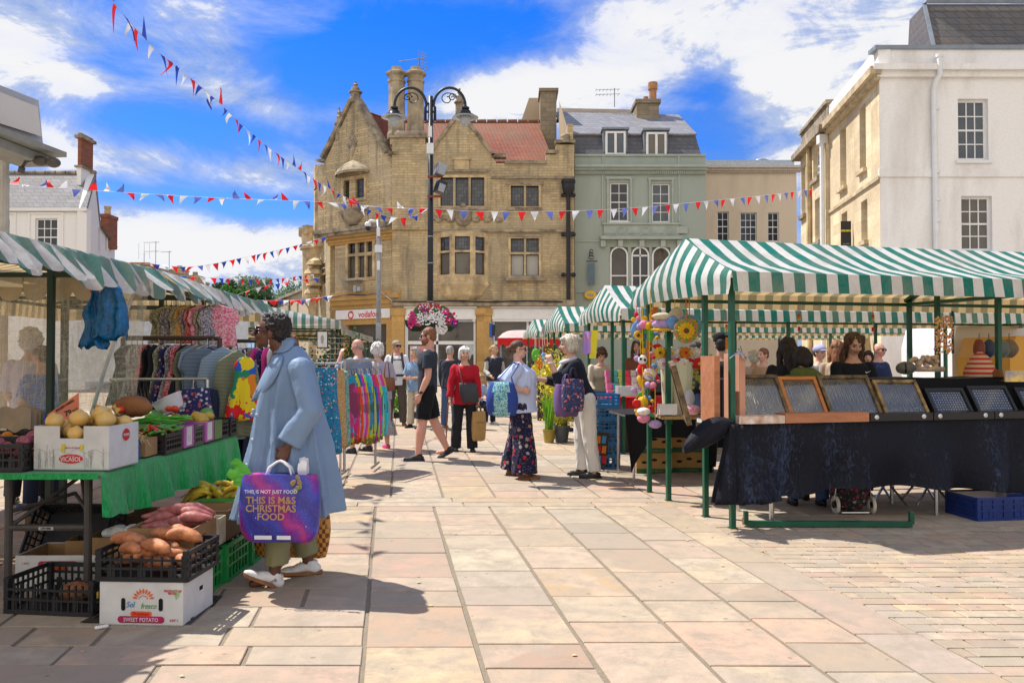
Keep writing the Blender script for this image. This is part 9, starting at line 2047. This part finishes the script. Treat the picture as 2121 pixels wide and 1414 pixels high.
t=thing('porch_column','fluted cream column carrying the signboard at the left edge','column',(X(4,9.4),9.4,0));m=MB();x_=X(2,9.4);m.rings([[V((x_+math.cos(k*2*PI/48)*r_*(1+.04*math.cos(12*k*2*PI/48)),9.4+math.sin(k*2*PI/48)*r_*(1+.04*math.cos(12*k*2*PI/48)),z))for k in range(48)]for r_,z in((.07,0),(.065,Z(375,9.4)),(.075,Z(372,9.4)),(.06,Z(368,9.4)),(.06,Z(340,9.4)),(.09,Z(330,9.4)),(.12,Z(322,9.4)))]);m.build('shaft',M('column_cream',(.50,.45,.37),.7,.2),t,smooth=True,sharp=40)
# ---------------------------------------------------------------- bunting
bf=[M('bunting_red',(.72,.015,.02),.6,.05,trans=.3),M('bunting_white',(.75,.76,.80),.6,.05,trans=.3),M('bunting_blue',(.02,.06,.42),.6,.05,trans=.3)];bf2=bf[:2]+[M('bunting_pale_blue',(.12,.16,.52),.6,.05,trans=.3)]
cordm=M('white_cord',(.6,.6,.62),.7)
def bunting(lab,pts,n,size,order=(0,1,2),wild=.3,bm=bf,up=0,colr=None):
 """pts = pixel x, y, depth along the cord"""
 W_=[P(*p)for p in pts];seg=[(W_[i+1]-W_[i]).length for i in range(len(W_)-1)];tot=sum(seg)
 def at(s_):
  d_=s_*tot
  for i,L_ in enumerate(seg):
   if d_<=L_ or i==len(seg)-1:
    u=d_/L_;a_,b_=W_[i],W_[i+1];p_=W_[i-1]if i else a_*2-b_;q_=W_[i+2]if i+2<len(W_)else b_*2-a_
    return .5*((2*a_)+(b_-p_)*u+(2*p_-5*a_+4*b_-q_)*u*u+(3*a_-p_-3*b_+q_)*u**3)
   d_-=L_
 size*=.78;n=int(n*1.08)
 t=thing('bunting',lab,'bunting',tuple(W_[0]));m=MB();m.tube([at(k/60)for k in range(61)],max(.004,size*.02),4);m.build('cord',cordm,t)
 for k in range(n):
  s0=(k+.5+rnd.uniform(-.12,.12))/n;a_=at(s0-size*.5/tot);b_=at(s0+size*.5/tot);w_=(b_-a_);wl=rnd.uniform(-1,1)*wild;dn=V((w_.normalized().x*wl*1.2,rnd.uniform(-1,1)*wild,-1+1.7*(rnd.random()<up)+abs(wl)*.5)).normalized()*size*1.25;cu=V((rnd.uniform(-.2,.2),rnd.uniform(-.6,.6),rnd.uniform(-.1,.3)))*size*wild
  m=MB();mid=a_.lerp(b_,.5);N=5
  m.rings([[a_+(mid-a_)*(i/N)+dn*(i/N)+cu*math.sin(PI*i/N),mid+dn*(i/N)+cu*1.6*math.sin(PI*i/N),b_+(mid-b_)*(i/N)+dn*(i/N)+cu*math.sin(PI*i/N+.5)*.7]for i in range(N+1)],caps=False,closed=False);m.build('flag',bm[order[k%len(order)]],t,smooth=True)
bunting('string of twisted bunting sweeping down from the top left to the lamp post',[(225,-8,7),(255,30,7.6),(330,110,9),(440,200,11),(530,285,13.2),(640,365,16),(715,408,18),(790,445,19.5),(850,450,20),(889,430,20)],46,.24,(2,0,2,1,0,2,1),.9,up=.12)
bunting('nearly level bunting from the left edge to the lamp post',[(-60,372,19),(60,385,19),(200,395,19.5),(450,410,20),(660,418,20),(800,430,20),(890,432,20)],35,.24,(0,1,2),.8,bf2,.3)
bunting('bunting from the lamp post across the stone and green buildings',[(892,432,20),(1000,438,20.2),(1180,437,20.8),(1320,430,21.6),(1450,418,22.6),(1580,405,24),(1700,390,26)],36,.27,(0,1,2),.28,bf2,.05)
bunting('far bunting rising from the left rooftops to the stone building',[(300,545,34),(400,552,34),(520,530,36),(600,512,38),(676,490,39)],24,.36,(0,2,1,0,2),.7)
bunting('lower far bunting sagging above the distant trees',[(330,568,34),(450,576,36),(560,578,39),(650,568,42)],20,.36,(1,0,2,0),.7)
bunting('far bunting slanting down over the low stone building',[(420,640,38),(520,600,39),(590,585,40),(660,575,41)],12,.36,(0,1,0,2),.7)
bunting('lowest far bunting above the third left stall',[(520,622,38),(580,622,38),(630,620,38),(690,612,38)],14,.34,(0,2,1,0),.6)
# ---------------------------------------------------------------- distant trees
def tree(lab,px,Y,py0,rad,n,mat,seed=1,flat=.8,name='tree'):
 t=thing(name,lab,'tree',(X(px,Y),Y,0),0,'trees beyond the rooftops');zt=Z(py0,Y);c0=V((X(px,Y),Y,zt-rad*flat));m=MB();m.tube([(c0.x,Y,0),(c0.x,Y,c0.z),(c0.x,Y,c0.z+rad*.5)],[.35,.22,.06],8)
 for k in range(6):a=k*1.1;m.tube([(c0.x,Y,c0.z-rad*.4),c0+V((math.cos(a)*rad*.7,math.sin(a)*rad*.5,rad*.3))],[.12,.03],5)
 m.build('trunk',M('bark',(.10,.075,.05),.9),t);m=MB();r2=random.Random(seed);cl=[(c0+V((r2.uniform(-1,1)*rad*.8,r2.uniform(-1,1)*rad*.6,r2.uniform(-.7,.75)*rad*flat)),r2.uniform(.18,.38)*rad)for _ in range(26)]
 for _ in range(n):
  c_,r_=r2.choice(cl);d_=V((r2.gauss(0,1),r2.gauss(0,1),r2.gauss(0,1))).normalized()*r_*(r2.random()**.4);p=c_+d_;s_=r2.uniform(.08,.16);u_=V((r2.uniform(-1,1),r2.uniform(-1,1),r2.uniform(-1,1))).normalized()*s_;v_=u_.cross(V((r2.uniform(-1,1),r2.uniform(-1,1),r2.uniform(-1,1))).normalized()).normalized()*s_*.6;m.add([p-u_,p+v_,p+u_,p-v_],[(0,1,2,3)])
 m.build('crown',mat,t)
lf1=M('leaf_mid_green',(.07,.20,.03),.6,.4,3,.1,trans=.3);lf2=M('leaf_dark',(.03,.075,.02),.6,.4,3,.1,trans=.2);lf3=M('leaf_silver',(.20,.30,.17),.6,.3,3,.1,trans=.3)
tree('dark rounded tree behind the chimneys on the left of the three',450,62,582,1.8,5000,lf2,2);tree('bright green tree in the middle of the distant group',490,60,592,1.6,5000,lf1,3);tree('silvery pale tree nearest the low stone building',558,64,577,2.7,8000,lf3,4,.75);tree('small dark conical tree in front of the silvery one',535,58,606,1.0,2500,lf2,5,1.2)
bpy.data.scenes.remove(TMP)
